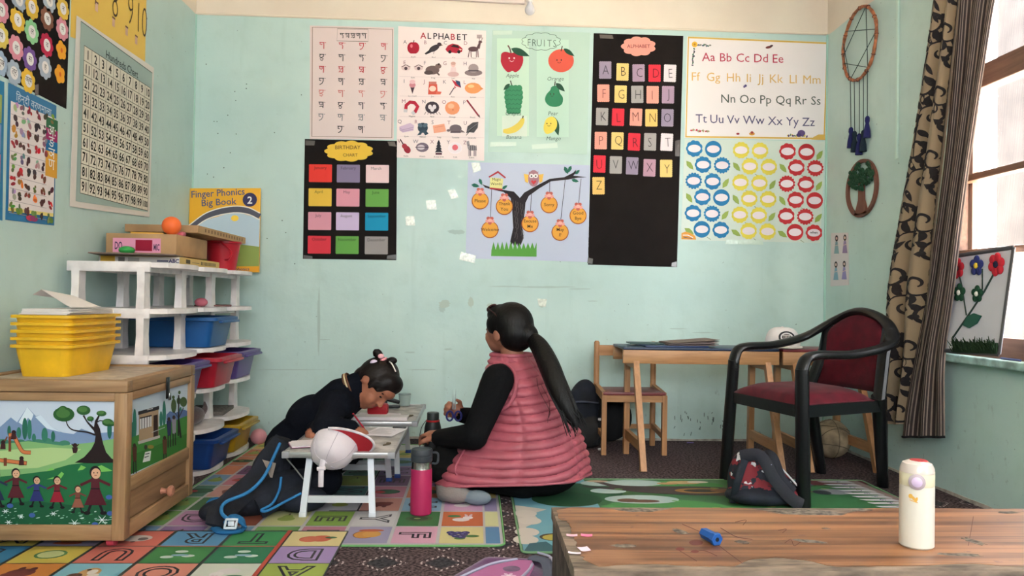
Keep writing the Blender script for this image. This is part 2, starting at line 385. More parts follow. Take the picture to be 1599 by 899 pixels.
# carpet: dark woven lozenge pattern
def carpet_material():
    m = bpy.data.materials.new('woven_carpet'); m.use_nodes = True; nt = m.node_tree; b = nt.nodes['Principled BSDF']
    g = nt.nodes.new('ShaderNodeNewGeometry')
    def node(t, **kw):
        n = nt.nodes.new(t)
        for k, v in kw.items(): setattr(n, k, v)
        return n
    def math_(op, a, c=None):
        n = node('ShaderNodeMath', operation=op)
        for i, v in enumerate((a, c)):
            if v is None: continue
            if isinstance(v, (int, float)): n.inputs[i].default_value = v
            else: nt.links.new(v, n.inputs[i])
        return n.outputs[0]
    sp = node('ShaderNodeSeparateXYZ'); nt.links.new(g.outputs['Position'], sp.inputs[0])
    x = math_('MULTIPLY', sp.outputs[0], 5.3); y = math_('MULTIPLY', sp.outputs[1], 5.3)
    def tri(v): return math_('ABSOLUTE', math_('SUBTRACT', math_('FRACT', v), 0.5))
    d = math_('ADD', tri(x), tri(y))                                # lozenge distance 0..1
    loz = node('ShaderNodeMapRange'); nt.links.new(d, loz.inputs[0]); loz.inputs[1].default_value = .30; loz.inputs[2].default_value = .27
    ring = math_('LESS_THAN', math_('ABSOLUTE', math_('SUBTRACT', d, .37)), .035)
    hx = math_('LESS_THAN', math_('ABSOLUTE', math_('SUBTRACT', math_('FRACT', math_('MULTIPLY', sp.outputs[0], 60)), .5)), .2)
    near_ = node('ShaderNodeMapRange'); nt.links.new(sp.outputs[1], near_.inputs[0]); near_.inputs[1].default_value = -1.25; near_.inputs[2].default_value = -1.45     # the lozenge runner ends here
    ring2 = math_('MULTIPLY', math_('MULTIPLY', ring, hx), near_.outputs[0]); lozm = math_('MULTIPLY', loz.outputs[0], near_.outputs[0])
    n1 = node('ShaderNodeTexNoise'); n1.inputs['Scale'].default_value = 90; n1.inputs['Detail'].default_value = 6; nt.links.new(g.outputs['Position'], n1.inputs['Vector'])
    n2 = node('ShaderNodeTexNoise'); n2.inputs['Scale'].default_value = 3; nt.links.new(g.outputs['Position'], n2.inputs['Vector'])
    def mix(f, a, c):
        q = node('ShaderNodeMix', data_type='RGBA'); nt.links.new(f, q.inputs[0])
        for s_, v in ((6, a), (7, c)):
            if isinstance(v, tuple): q.inputs[s_].default_value = lin(v)
            else: nt.links.new(v, q.inputs[s_])
        return q.outputs[2]
    r1 = node('ShaderNodeMapRange'); nt.links.new(n1.outputs['Fac'], r1.inputs[0]); r1.inputs[1].default_value = .4; r1.inputs[2].default_value = .62
    base = mix(r1.outputs[0], (46, 38, 40), (102, 86, 88))
    base = mix(lozm, base, mix(r1.outputs[0], (40, 40, 44), (68, 68, 72)))
    base = mix(ring2, base, (176, 162, 160))
    nt.links.new(base, b.inputs['Base Color']); b.inputs['Roughness'].default_value = .95; b.inputs['Specular IOR Level'].default_value = .1
    bp = node('ShaderNodeBump'); bp.inputs['Strength'].default_value = .5; bp.inputs['Distance'].default_value = .004
    nt.links.new(n1.outputs['Fac'], bp.inputs['Height']); nt.links.new(bp.outputs[0], b.inputs['Normal'])
    return m
struct('floor', MB().box((XL - .15, YB - .15, -.06), (XR + .3, .15, 0)), carpet_material())
# ragged pale plaster strip where the wall meets the carpet
sk = MB()
for (x0, x1) in ((XL, XR),):
    n = 40; pts = []
    for i in range(n + 1): pts.append((x0 + (x1 - x0) * i / n, 0, .012 + .008 * noise.noise(Vector((i * .7, 0, 3)))))
    sk.prism([(x0, 0, 0)] + pts[::1] + [(x1, 0, 0)], (0, 0, 0), (0, -.004, 0))
struct('baseboard_back', sk, mat('bare_plaster', (176, 168, 158), .9, var=.2, scale=20))
sk = MB(); n = 50; pts = [(XR, YB + (0 - YB) * i / n, .014 + .008 * noise.noise(Vector((i * .7, 5, 3)))) for i in range(n + 1)]
sk.prism([(XR, YB, 0)] + pts + [(XR, 0, 0)], (0, 0, 0), (-.004, 0, 0))
struct('baseboard_right', sk, mat('bare_plaster', (176, 168, 158)))
# plaster lip along the paint band and the vertical corner beads
lip = MB().tube([(XL, -.002, HB + .006), (XL + .9, -.002, HB + .004), (.4, -.002, HB + .005), (XR, -.002, HB + .004)], .007, 8)
struct('trim_1', lip, mat('cream_trim', (226, 214, 196), .6))
struct('trim_2', MB().tube([(XR, -.003, 0), (XR, -.003, HB)], .009, 8), mat('teal_bead', (164, 206, 192), .5))
struct('trim_3', MB().tube([(XL, -.003, .0), (XL, -.003, HB)], .006, 8), mat('teal_bead', (164, 206, 192), .5))
# electric conduit on the right wall
p0 = R(1406, 0); p1 = R(1402, 248)
struct('trim_4', MB().box((XR - .012, p1.y - .009, p1.z), (XR, p1.y + .009, HC), .003), mat('conduit_white', (196, 222, 212), .4))
# bulb batten high on the back wall
pa, pb = B(560, -4), B(822, 4)
t = thing('wall_lamp', 'white bulb in a holder at the end of a wiring batten above the alphabet charts', 'lamp', (pb.x, 0, pb.z))
MB().box((pa.x - pb.x - .9, -.022, -.016), (-.01, 0, .016), .004, rot=(0, .018, 0), c=(0, 0, 0)).obj('batten', mat('batten', (214, 200, 196), .5), t)
MB().lathe([(.024, 0), (.024, .02), (.018, .03), (.018, .045)], (.018, -.006, .03), 20, Matrix.Rotation(radians(200), 3, 'X')).obj('holder', mat('holder_white', (236, 230, 226), .35), t)
MB().lathe([(.012, 0), (.014, .012), (.026, .03), (.031, .048), (.029, .064), (.018, .077), (.002, .081)], (.022, -.018, .0), 22, Matrix.Rotation(radians(205), 3, 'X')).obj('bulb', mat('opal_glass', (206, 206, 214), .15, spec=.6), t)

# ------------------------------------------------------------------ windows
FRAME = wood('window_frame_wood', (96, 66, 52), (136, 100, 82), 1, .6, .45)
def glass_material():
    m = bpy.data.materials.new('window_glass'); m.use_nodes = True; nt = m.node_tree
    for n in list(nt.nodes):
        if n.type == 'BSDF_PRINCIPLED': nt.nodes.remove(n)
    out = [n for n in nt.nodes if n.type == 'OUTPUT_MATERIAL'][0]
    a = nt.nodes.new('ShaderNodeBsdfTransparent'); g = nt.nodes.new('ShaderNodeBsdfGlossy'); g.inputs['Roughness'].default_value = .02
    mx = nt.nodes.new('ShaderNodeMixShader')
    mx.inputs[0].default_value = .06; nt.links.new(a.outputs[0], mx.inputs[1]); nt.links.new(g.outputs[0], mx.inputs[2]); nt.links.new(mx.outputs[0], out.inputs[0])
    return m
GLASS = glass_material()
def window(name, y0, y1, bars, posts, SILL=SILL):
    x0, x1 = XR + .012, XR + .066
    fr = MB().box((x0, y0, SILL), (x1, y0 + .06, HEAD)).box((x0, y1 - .06, SILL), (x1, y1, HEAD)).box((x0, y0, HEAD - .06), (x1, y1, HEAD)).box((x0, y0, SILL), (x1, y1, SILL + .09))
    o = struct(name, fr, FRAME)
    def child(nm, mb, m): q = mb.obj(nm, m, o, smooth=0); return q
    for (z, h, dx) in bars: child('glazing_bar', MB().box((x0 - dx, y0 + .05, z - h / 2), (x1 + dx * .3, y1 - .05, z + h / 2), .006), FRAME)
    for (y, h) in posts: child('mullion', MB().box((x0, y - h / 2, SILL), (x1, y + h / 2, HEAD), .006), FRAME)
    child('pane', MB().box((x0 + .028, y0 + .03, SILL + .05), (x0 + .032, y1 - .03, HEAD - .03)), GLASS)
    child('window_sill', MB().box((XR - .045, y0 - .02, SILL - .03), (XR + .012, y1 + .02, SILL + .004), .006), mat('sill_paint', (176, 206, 200), .5, var=.25, scale=14, bump=.3, bscale=30))
    return o
zb = [R(1599, y, XR + .03).z for y in (95, 258, 388)]
window('window_1', W1[0], W1[1], [(zb[0], .1, .015), (zb[1], .032, 0), (zb[2], .032, 0)], [(-2.72, .05)])
window('window_2', W2[0], W2[1], [(zb[0], .1, .015), (zb[1], .032, 0), (zb[2], .032, 0)][:2], [(-4.2, .07)], S2L)
wn = MB().box((-1.0, YB - .1, 1.25), (-.94, YB - .04, 2.55)).box((1.34, YB - .1, 1.25), (1.4, YB - .04, 2.55)).box((-1.0, YB - .1, 2.49), (1.4, YB - .04, 2.55)).box((-1.0, YB - .1, 1.25), (1.4, YB - .04, 1.31)).box((.17, YB - .1, 1.25), (.23, YB - .04, 2.55))
struct('window_3', wn, FRAME)
# sunlit plastered building across the yard, and the yard
pw = R(1556, 300, 6.2)
struct('wall_outside', MB().box((6.2, -9, -.6), (6.6, pw.y, 5.5)), mat('outside_plaster', (62, 56, 54), .9, var=.12, scale=3, bump=.3, bscale=12))
struct('ground_outside', MB().box((XR + .1, -12, -.62), (12, 8, -.6)), mat('yard_dust', (206, 194, 176), .95, var=.15, scale=4))
struct('trim_5', MB().box((XR + .072, -1.3, SILL), (XR + .098, -1.21, HEAD)), mat('shutter_wood', (178, 146, 132), .6, var=.15, scale=8, stretch=(1, 1, .2)))

# smears and rubbed patches on the back wall
random.seed(44)
WB_ = bpy.data.objects['wall_back']
k = Ink(B, (0, -1, 0), False, .00005, .0003)
def smear(px, py, a, b_, col, rot=0.0):
    n_ = 22; k.poly([(px + (a * cos(u) * cos(rot) - b_ * sin(u) * sin(rot)) * (.75 + .5 * random.random()), py + (a * cos(u) * sin(rot) + b_ * sin(u) * cos(rot)) * (.75 + .5 * random.random())) for u in [2 * pi * i / n_ for i in range(n_)]], col, 0)
D_ = (172, 194, 189)
for q in ((852, 448, 44, 1.6), (905, 451, 18, 1.2), (790, 447, 26, 1.0), (712, 362, 12, 4), (640, 345, 7, 3), (506, 530, 10, .8), (690, 480, 5, 8), (660, 577, 22, 1.0), (700, 545, 7, 1.6), (452, 577, 60, .7), (498, 500, 2.2, 52), (640, 550, 8, 1.4), (1058, 513, 14, .9), (1098, 519, 16, 1.0), (925, 470, 9, .8)): smear(*q[:2], q[2], q[3], D_)
for q in ((846, 474, 6, 6), (766, 478, 5, 5), (735, 472, 4, 8), (694, 475, 9, 6)): smear(q[0], q[1], q[2], q[3], (178, 194, 184))
for i in range(26):
    x, y = random.uniform(320, 480), random.uniform(90, 420); k.ell(x, y, .9, .9, (70, 84, 80), 0, 0, 7)
for i in range(40):
    x, y = random.uniform(1050, 1150), random.uniform(636, 686); k.line([(x, y), (x + random.uniform(-2, 2), y + random.uniform(2, 7))], .9, (74, 88, 88), 0)
o = k.obj('wall_scuffs', WB_); o['kind'] = 'stuff'
# ================================================================== charts on the back wall
NB = (0, -1, 0)
def chart(name, label, quad, col, cat='poster', m=None, th=.0012, mp=B, n=NB, rough=None):
    """quad: photo corners of the sheet tl, tr, br, bl"""
    P = [mp(*q) for q in quad]; c = sum(P, Vector()) / 4
    t = thing(name, label, cat, c)
    mb = MB(); nn = Vector(n); mb.prism([p - c for p in P], nn * .0004, nn * (.0004 + th))
    mb.obj('sheet', m or mat('sheet_%d_%d_%d' % col, col, rough or .55, bump=.12, bscale=14, spec=.35), t, smooth=0)
    return t, c
def pxink(mp=B, n=NB, base=.002): return Ink(mp, n, False, .0003, base)
def tape(quad, label, mp=B, n=NB):
    P = [mp(*q) for q in quad]; c = sum(P, Vector()) / len(P); t = MB(); nn = Vector(n)
    t.prism([p - c for p in P], nn * .0003, nn * .0027)
    o = t.obj('tape_scrap', mat('old_tape', (226, 232, 220), .2, var=.12, scale=60, spec=.6, bump=.3, bscale=80), smooth=0); o.location = c
    return tag(o, label, 'tape', 'tape scraps left on the wall')

# ---- Tibetan alphabet chart: letters as brush strokes
t, c = chart('tibetan_alphabet_chart', 'laminated pinkish chart of four columns of Tibetan letters inside a brown border', ((484, 40), (615, 43), (615, 218), (484, 217)), (224, 206, 204), rough=.3)
k = pxink()
k.line([(488, 42.5), (613, 46), (612, 215), (487, 213)], 1.0, (110, 82, 58), 1, True)
k.line([(527, 45), (575, 46), (575, 65), (526, 64)], .7, (96, 96, 80), 1, True)
TB = {'head': [((0, 0), (8, .4))]}
def tib(x, y, kind, col, s=1.0, kk=2):
    """one Tibetan-style letter: a head bar with hanging strokes"""
    w_ = 1.5 * s
    def st(*p, f=1.0): k.line([(x + a * s, y + b2 * s) for a, b2 in p], w_ * f, col, kk)
    st((-4.5, -5), (4.2, -4.7))
    A = {0: [((3, -5), (3.2, 0), (3, 6)), ((-2.5, -5), (-3.4, -2), (-1, -1.2), (.6, -2.6))],
         1: [((3, -5), (3.2, 1), (2.8, 5)), ((-2.6, -5), (-3.4, -1.6), (0, -1), (3, -2)), ((-3, 3), (0, 1.6), (2.8, 3.2))],
         2: [((3, -5), (3.2, 0), (2.8, 6)), ((-3, -5), (-3.2, -1), (-.6, .2), (1.2, -1.6), (.2, -4.6))],
         3: [((2.4, -5), (.6, -2), (2.6, 0), (2, 5.4)), ((-2.8, -5), (-3, -2.6), (-.6, -1.8))],
         4: [((-1.6, -5), (-4, -2), (-1.4, .4), (2.6, -1.2), (3, -4.6)), ((-3.6, 1.6), (0, .8), (2.4, 2.6), (.4, 5.4), (-3, 4))],
         5: [((3, -5), (3, 4.6)), ((-3, -5), (-3, -1), (0, -.8), (3, -2)), ((-3.4, 4.4), (-1.4, 1.8), (.6, 4.4), (3, 4))],
         6: [((3, -5), (2.8, 0), (.6, 4), (-3.4, 6)), ((-3, -5), (-3.6, -1.4), (-.6, -.6))]}
    for q in A[kind % 7]: st(*q)
    k.ell(x + 6 * s, y - 4.6 * s, .8 * s, .8 * s, col, kk, n=8)
for i, kd in enumerate((3, 1, 5, 2, 0)): tib(534 + i * 8.6, 56, kd, (50, 50, 46), .72)
cols = {0: (196, 84, 92), 1: (74, 74, 74), 2: (186, 62, 70), 3: (70, 70, 72), 4: (208, 128, 124), 5: (62, 62, 66), 6: (128, 132, 136), 7: (52, 52, 54)}
xs = (503, 533, 565, 599)
for r in range(8):
    for q in range(4):
        if r == 7 and q in (0, 3): continue
        tib(xs[q] - .25 * r, 71 + 18.6 * r + q * .6, r * 4 + q * 3 + r // 2, cols[r], .92)
k.obj('lettering', t, c)

# ---- picture alphabet
t, c = chart('picture_alphabet_chart', 'white printed ALPHABET chart of small pictures, one for each letter', ((622, 41), (759, 48), (756, 251), (619, 246)), (240, 224, 222))
k = pxink()
for i, (ch, cl) in enumerate(zip('ALPHABET', ('r', 'k', 'k', 'k', 'k', 'r', 'k', 'k'))):
    k.text(ch, 661 + i * 9.2, 60.5 + i * .35, 13.5, (178, 46, 58) if cl == 'r' else (48, 44, 52), 2, .012)
k.rect(744.5, 54, 752.5, 60.5, (206, 190, 190), 1)
for i in range(4): k.rect(745.3 + i * 1.9, 55, 746.2 + i * 1.9, 59.6, (120, 104, 104), 2)
words = dict(A='Apple', B='Bird', C='Car', D='Deer', E='Eyes', F='Frog', G='Girl', H='Hat', I='Ice cream', J='Jam', K='Kite', L='Lemon', M='Magnet', N='Nest', O='Orange', P='Pencil', Q='Quilt', R='Ribbon', S='Soap', T='Tortoise', U='Umbrella', V='Violin', W='Watch', X='X-mas tree', Y='Yolk', Z='Zebra')
def pic(ch, x, y):
    E_ = lambda dx, dy, rx, ry, col, kk=2, rot=0.0: k.ell(x + dx, y + dy, rx, ry, col, kk, rot, 14)
    P_ = lambda pts, col, kk=2: k.poly([(x + a, y + b2) for a, b2 in pts], col, kk)
    Ln = lambda pts, w_, col, kk=3: k.line([(x + a, y + b2) for a, b2 in pts], w_, col, kk)
    if ch == 'A': E_(-2.5, 0, 7, 9, (168, 26, 50)); E_(2.5, 0, 7, 9, (176, 32, 54)); E_(0, 2, 7, 7, (172, 28, 52), 3); Ln([(0, -8), (1, -12)], 1.2, (80, 40, 30)); E_(-3, -3, 2, 3, (226, 120, 130), 4)
    elif ch == 'B': E_(1, 0, 9, 4.5, (62, 54, 60), 2, -.5); E_(9, -6, 3.6, 3, (70, 54, 62), 3); P_([(-6, 2), (-14, 8), (-12, 10), (-3, 6)], (50, 46, 52)); P_([(12, -6), (15, -5), (12, -4)], (120, 90, 50), 3); Ln([(1, 5), (0, 9)], .8, (80, 60, 50))
    elif ch == 'C': P_([(-13, 1), (-9, -5), (-2, -8), (7, -6), (14, 0), (13, 5), (4, 7), (-10, 5)], (178, 34, 56)); P_([(-5, -3), (0, -6.5), (7, -4.5), (9, -1)], (46, 30, 36), 3); E_(-6, 5, 2.6, 2.6, (40, 34, 38), 3); E_(8, 5, 2.6, 2.6, (40, 34, 38), 3); P_([(8, 0), (13, 1), (10, 3)], (240, 220, 190), 4)
    elif ch == 'D': E_(-1, 0, 8, 4, (98, 70, 74)); P_([(4, -2), (8, -11), (11, -10), (9, 0)], (98, 70, 74), 3); E_(10, -11, 3, 2.2, (104, 74, 78), 4); [Ln([(a, 2), (a + b2, 13)], 1.2, (92, 64, 68)) for a, b2 in ((-7, -2), (-5, 1), (4, 0), (6, 1))]; Ln([(9, -12), (8, -18)], .8, (80, 60, 60)); Ln([(11, -12), (14, -18)], .8, (80, 60, 60))
    elif ch == 'E':
        for d in (-11, 9): E_(d, 0, 7, 3.2, (222, 196, 196)); E_(d, 0, 2.6, 2.6, (92, 70, 76), 3); Ln([(d - 7, -2), (d, -5.5), (d + 7, -2)], 1.3, (110, 80, 84), 4)
    elif ch == 'F': E_(-1, 2, 11, 7, (112, 92, 90)); E_(8, -4, 5, 4, (120, 98, 94), 3); E_(9, -7, 1.6, 1.6, (60, 44, 40), 4); E_(-7, 6, 7, 3.4, (84, 70, 70), 3); Ln([(6, 6), (10, 10)], 2.4, (96, 78, 78))
    elif ch == 'G': E_(0, -7, 3.6, 4, (232, 190, 184)); E_(0, -9, 4, 2.6, (206, 160, 150), 3); P_([(-3, -3), (4, -3), (5, 5), (-5, 5)], (230, 206, 206)); E_(0, 8, 9, 4, (214, 176, 176), 3)
    elif ch == 'H': E_(0, 5, 14, 5, (138, 122, 124)); E_(0, -2, 8, 7, (164, 148, 148), 3); k.rect(x - 8, y + .5, x + 8, y + 3, (96, 84, 90), 4)
    elif ch == 'I': P_([(-3.4, 0), (3.4, 0), (0, 11)], (84, 60, 72)); E_(0, -3, 5, 4, (206, 134, 144), 3); E_(0, -8, 4.6, 3.4, (232, 190, 196), 4)
    elif ch == 'J': P_([(-6, -5), (7, -5), (8, 11), (-7, 11)], (216, 92, 74)); E_(0, 2, 5.4, 4.4, (240, 206, 190), 3); k.rect(x - 6, y - 9, x + 6, y - 5, (200, 120, 110), 3); P_([(6, 6), (14, 7), (12, 11), (5, 11)], (226, 110, 90), 3)
    elif ch == 'K': P_([(-2, -13), (7, -8), (13, 0), (4, -3)], (190, 40, 60)); P_([(4, -12), (11, -10), (13, 0), (6, -6)], (52, 74, 110), 3); Ln([(2, 0), (-5, 11)], 1.4, (70, 60, 74)); P_([(2, -3), (5, -1), (3, 2)], (200, 40, 60), 3)
    elif ch == 'L': E_(0, 0, 13, 8.6, (230, 152, 96)); P_([(11, -3), (16, 1), (11, 4)], (224, 144, 90), 3); E_(-3, -3, 5, 2.6, (244, 196, 140), 3)
    elif ch == 'M': Ln([(-10, 6), (-9, -3), (-3, -8), (4, -7), (9, -1), (5, 7), (1, 10)], 5.4, (186, 34, 60), 2); Ln([(-10, 3), (-10.4, 8)], 5.6, (208, 204, 208), 3); Ln([(4, 7.4), (0, 10.6)], 5.6, (208, 204, 208), 3)
    elif ch == 'N': E_(0, 0, 11, 9.6, (70, 58, 66)); [E_(a, b2, 3, 3.6, (226, 216, 220), 3) for a, b2 in ((-3.4, -1), (3.4, -1), (0, 3))]; [Ln([(-10 + i * 4, 7), (-12 + i * 5, 11)], .8, (96, 80, 84)) for i in range(6)]
    elif ch == 'O': E_(0, 0, 11.5, 10.5, (232, 150, 108)); E_(-2, -3, 5, 4, (244, 182, 146), 3); E_(1, 3, 1, 1, (180, 100, 70), 4)
    elif ch == 'P': Ln([(-9, -13), (9, 11)], 2.6, (140, 40, 56), 2); P_([(8, 12), (10.6, 9.8), (12, 15)], (70, 40, 44), 3)
    elif ch == 'Q': P_([(-11, -1), (6, -7), (12, -3), (11, 5), (-6, 8), (-11, 4)], (208, 184, 208)); Ln([(-10, 1), (-6, 4), (11, 0)], 1, (176, 150, 180)); Ln([(-10, 4), (-5, 6), (11, 3)], 1, (176, 150, 180))
    elif ch == 'R': E_(0, 0, 8, 8, (52, 70, 84)); P_([(-3, 4), (-9, 12), (-3, 11), (0, 6), (4, 12), (9, 9), (4, 3)], (62, 82, 96)); E_(-4, -4, 4, 3, (90, 112, 126), 3, .6); E_(4, -4, 4, 3, (90, 112, 126), 3, -.6)
    elif ch == 'S': P_([(-10, -4), (8, -7), (11, 5), (-8, 8)], (240, 168, 140)); Ln([(-7, -1), (7, -3.4)], .9, (220, 140, 116))
    elif ch == 'T': E_(0, 0, 9.5, 6.4, (110, 98, 104)); P_([(8, 1), (15, 6), (8, 6)], (124, 108, 112)); k.rect(x - 8, y + 4, x + 8, y + 7, (92, 80, 88), 3); E_(-11, 3, 3, 2, (120, 104, 108), 3)
    elif ch == 'U': P_([(-9, 7), (-7, -4), (1, -10), (10, -11), (9, -2), (3, 6), (-4, 5)], (74, 72, 76)); Ln([(-9, 10), (9, -10)], .9, (40, 40, 44)); Ln([(-7, 3), (3, -4), (9, -9)], .7, (130, 128, 132), 4)
    elif ch == 'V': E_(2, 4, 5, 6.4, (160, 40, 56), 2, -.6); E_(-2, -1, 4, 4.6, (176, 54, 66), 3, -.6); Ln([(-4, -4), (-9, -12)], 1.8, (80, 50, 56))
    elif ch == 'W': E_(0, 0, 10, 7.4, (126, 110, 124)); E_(-2, 0, 6, 4, (206, 194, 202), 3); Ln([(-11, 0), (10, 0)], 1.2, (80, 66, 80), 4)
    elif ch == 'X': [P_([(-3 - i, -6 + i * 4.4), (3 + i, -6 + i * 4.4), (0, -13 + i * 4)], (40, 40, 52), 2 + i) for i in range(4)]; k.rect(x - 5, y + 8, x + 5, y + 11, (96, 52, 66), 3)
    elif ch == 'Y': E_(0, 0, 11, 9, (246, 236, 240)); k.ell(x, y, 10.2, 8.2, (238, 226, 230), 3); E_(0, -1, 4.6, 4.6, (224, 110, 120), 4)
    elif ch == 'Z': E_(1, -1, 7, 4.4, (150, 142, 146)); P_([(-6, 0), (-8, -11), (-4, -12), (-2, -3)], (160, 152, 156), 3); [Ln([(a, 1), (a, 12)], 1.3, (110, 102, 108)) for a in (-4, -1.6, 4, 6.6)]; [Ln([(a, -5), (a + .6, 3)], .9, (70, 62, 70), 4) for a in (-2, 1, 4, 7)]; Ln([(-6, -5), (-3.6, -5.6)], .8, (70, 62, 70), 4)
rows = ['ABCD', 'EFGH', 'IJKL', 'MNOP', 'QRSTU', 'VWXYZ']
for r, row in enumerate(rows):
    y = (75, 107, 136, 167.5, 199, 229.5)[r]
    for q, ch in enumerate(row):
        n_ = len(row); w_ = 126 / n_; x = 641.5 + (0 if n_ == 4 else -6.5) + q * (31.5 if n_ == 4 else 25.6) + (4 if n_ == 4 else 2.4) - r * .7; yy = y + q * .6
        k.text(ch, x - (13 if n_ == 4 else 10.4), yy - 6.5, 8.2, (150, 96, 112) if (q + r) % 2 else (120, 108, 120), 2, .0)
        pic(ch, x, yy); k.text(words[ch], x, yy + 15.2, 3.4, (62, 56, 60), 2)
for r in range(1, 6):
    y = (75, 91, 121, 151.5, 183.5, 214)[r] - .5; k.line([(624, y - 1), (756, y + 1.6)], .5, (214, 196, 200), 1)
k.obj('print', t, c)

# ---- fruits chart: clear sleeve with drawn fruit on pale green sheets
t, c = chart('fruit_chart', 'pale green FRUITS chart in a clear plastic sleeve with six drawn fruits', ((769, 47), (921, 51), (917, 241), (762, 237)), (184, 212, 200), rough=.22)
k = pxink()
for (x0, x1, y0, y1, cl) in ((776, 826, 60, 212, (196, 224, 204)), (838, 888, 62, 214, (190, 220, 204))): k.rect(x0, y0, x1, y1, cl, 0)
k.rect(784, 181, 823, 213, (214, 228, 214), 1)
k.line(scallop(845, 65, 31, 14, 12, .1), .7, (58, 74, 62), 2, True); 
for i, ch in enumerate('FRUITS'): k.text(ch, 826 + i * 8.0, 72 + i * .3, 16, (66, 86, 72), 2, -.012, sx=.8)
def leaf(x0, y0, x1, y1, w_, col, kk=3):
    a, b2 = Vector((x0, y0)), Vector((x1, y1)); d = b2 - a; n_ = Vector((-d.y, d.x)).normalized(); up = []; dn_ = []
    for i in range(9):
        u = i / 8; q = sin(pi * u ** .8) * w_ / 2; up.append(tuple(a + d * u + n_ * q)); dn_.append(tuple(a + d * u - n_ * q))
    k.poly(up + dn_[1:-1][::-1], col, kk)
def face(x, y, s=1.0, col=(70, 30, 34)):
    for d in (-3, 3): k.ell(x + d * s, y, .9 * s, 1.2 * s, col, 6, n=8)
    k.line([(x - 2.4 * s, y + 3 * s), (x, y + 4.4 * s), (x + 2.4 * s, y + 3 * s)], .6 * s, col, 6)
DG = (38, 84, 62)
k.poly(curve2([(782, 92), (783, 84), (789, 81), (799, 83), (808, 80), (815, 84), (817, 96), (812, 108), (805, 113), (800, 111), (793, 113), (786, 106), (782, 97), (782, 92)], 40), (174, 34, 54), 3); k.line([(798, 83), (796, 76), (793, 71)], 2, (96, 50, 50), 4); leaf(798, 76, 827, 88, 11, DG); face(799, 91, 1.3, (240, 220, 220))
k.ell(876, 95, 20, 18, (222, 92, 74), 3, n=26); k.line([(876, 80), (878, 72)], 1.6, (90, 70, 50), 4); leaf(880, 76, 897, 88, 7, DG); face(873, 94, 1.1)
for i in range(24):
    r_ = i // 4; x = 802 + ((i % 4) - 1.5) * 7 * (1 - .11 * abs(r_ - 1.6)); y = 138 + r_ * 7; k.ell(x, y, 5, 5.4, (60, 140, 98), 3, n=10); k.line([(x - 3, y + 3), (x, y + 4.6), (x + 3, y + 2)], .6, (30, 92, 66), 4)
leaf(796, 131, 786, 141, 6, DG); k.line([(799, 133), (797, 126)], 1.6, (60, 60, 46), 4)
k.poly(curve2([(866, 134), (872, 136), (874, 145), (879, 153), (877, 163), (868, 167), (857, 165), (851, 157), (853, 148), (859, 141), (861, 136), (866, 134)], 40), (52, 134, 94), 3); k.line([(866, 134), (867, 127)], 1.6, (60, 60, 46), 4); leaf(868, 130, 882, 143, 8, DG); face(862, 147, .9)
k.poly(curve2([(786, 202), (797, 199), (808, 192), (815, 184), (819, 187), (816, 197), (806, 206), (794, 209), (786, 207), (786, 202)], 36), (224, 202, 92), 3); k.line([(816, 185), (817, 181)], 1.8, (70, 66, 40), 4)
leaf(864, 182, 872, 212, 11, DG, 2); k.poly(curve2([(849, 196), (853, 186), (862, 182), (869, 188), (869, 199), (862, 207), (853, 209), (849, 203), (849, 196)], 36), (232, 212, 92), 3); face(857, 193, 1.0)
for s_, x, y in (('Apple', 800, 121), ('Orange', 867, 126), ('Grapes', 801, 180), ('Pear', 863, 180), ('Banana', 802, 217), ('Mango', 864, 219)): k.text(s_, x, y, 8.6, (54, 74, 66), 3, -.006, shear=.2)
k.obj('print', t, c)
for i, q in enumerate((((770, 48), (800, 48), (799, 54), (770, 55)), ((766, 222), (806, 222), (806, 228), (765, 229)), ((830, 226), (870, 223), (871, 231), (831, 233)))):
    P = [B(*p) for p in q]; mb = MB(); mb.prism([p - c for p in P], Vector(NB) * .002, Vector(NB) * .0032); mb.obj('tape_strip', mat('clear_tape', (206, 226, 212), .12, bump=.5, bscale=50, spec=.7), t, smooth=0)

# ---- black ALPHABET chart with cut-paper letter cards
BLK = mat('black_chart_card', (32, 27, 26), .8, bump=.06, bscale=30, var=.1, scale=6, spec=.12)
t, c = chart('black_alphabet_chart', 'tall black ALPHABET chart with pinked coloured letter cards under a pink cloud', ((927, 52), (1067, 56), (1057, 417), (918, 413)), (40, 36, 35), m=BLK)
CC = dict(g=(160, 146, 168), y=(238, 204, 128), p=(246, 164, 148), r=(228, 56, 72), s=(172, 168, 166), w=(230, 218, 222), l=(190, 150, 168), b=(240, 196, 116), m=(176, 150, 172))
cardrows = ['gymrw', 'pyspm', 'srpbg', 'pyrsw', 'rsgly', 'b']
X0 = ((945, 972, 997, 1022, 1046), (942, 969, 995, 1019, 1043), (940, 965, 993, 1017, 1042), (938, 964, 990, 1015, 1041), (936, 961.5, 987, 1014, 1040), (934.5,))
Y0 = ((109.5, 112.5, 114, 114.5, 114.5), (145.5, 147, 147.5, 148, 148), (182, 183, 183, 184, 184), (219.5, 220, 221.5, 221.5, 222), (256, 257.5, 259, 262, 263), (290,))
ab = 'ABCDEFGHIJKLMNOPQRSTUVWXYZ'; i = 0; random.seed(3)
ink = pxink(base=.0034)
for r in range(6):
    for q, cc in enumerate(cardrows[r]):
        x, y = X0[r][q], Y0[r][q]; rr = random.uniform(-.03, .03) + .02
        cd_ = cutout('letter_card', t, [B(*p) for p in pinked(x - 9, y - 13, x + 9, y + 13, 3.0, .9, rr)], .0008, NB, paper(CC[cc]), c, .0018)
        col = tuple(int(v * .42) for v in CC[cc]) if ab[i] not in 'BC' else (44, 30, 30)
        ink = pxink(base=.0034); ink.text(ab[i], x + random.uniform(-1, 2), y + random.uniform(-1, 1), 21, col, 1, -.016, rr, sx=.75, mid=True); ink.obj('letter', cd_, c); i += 1
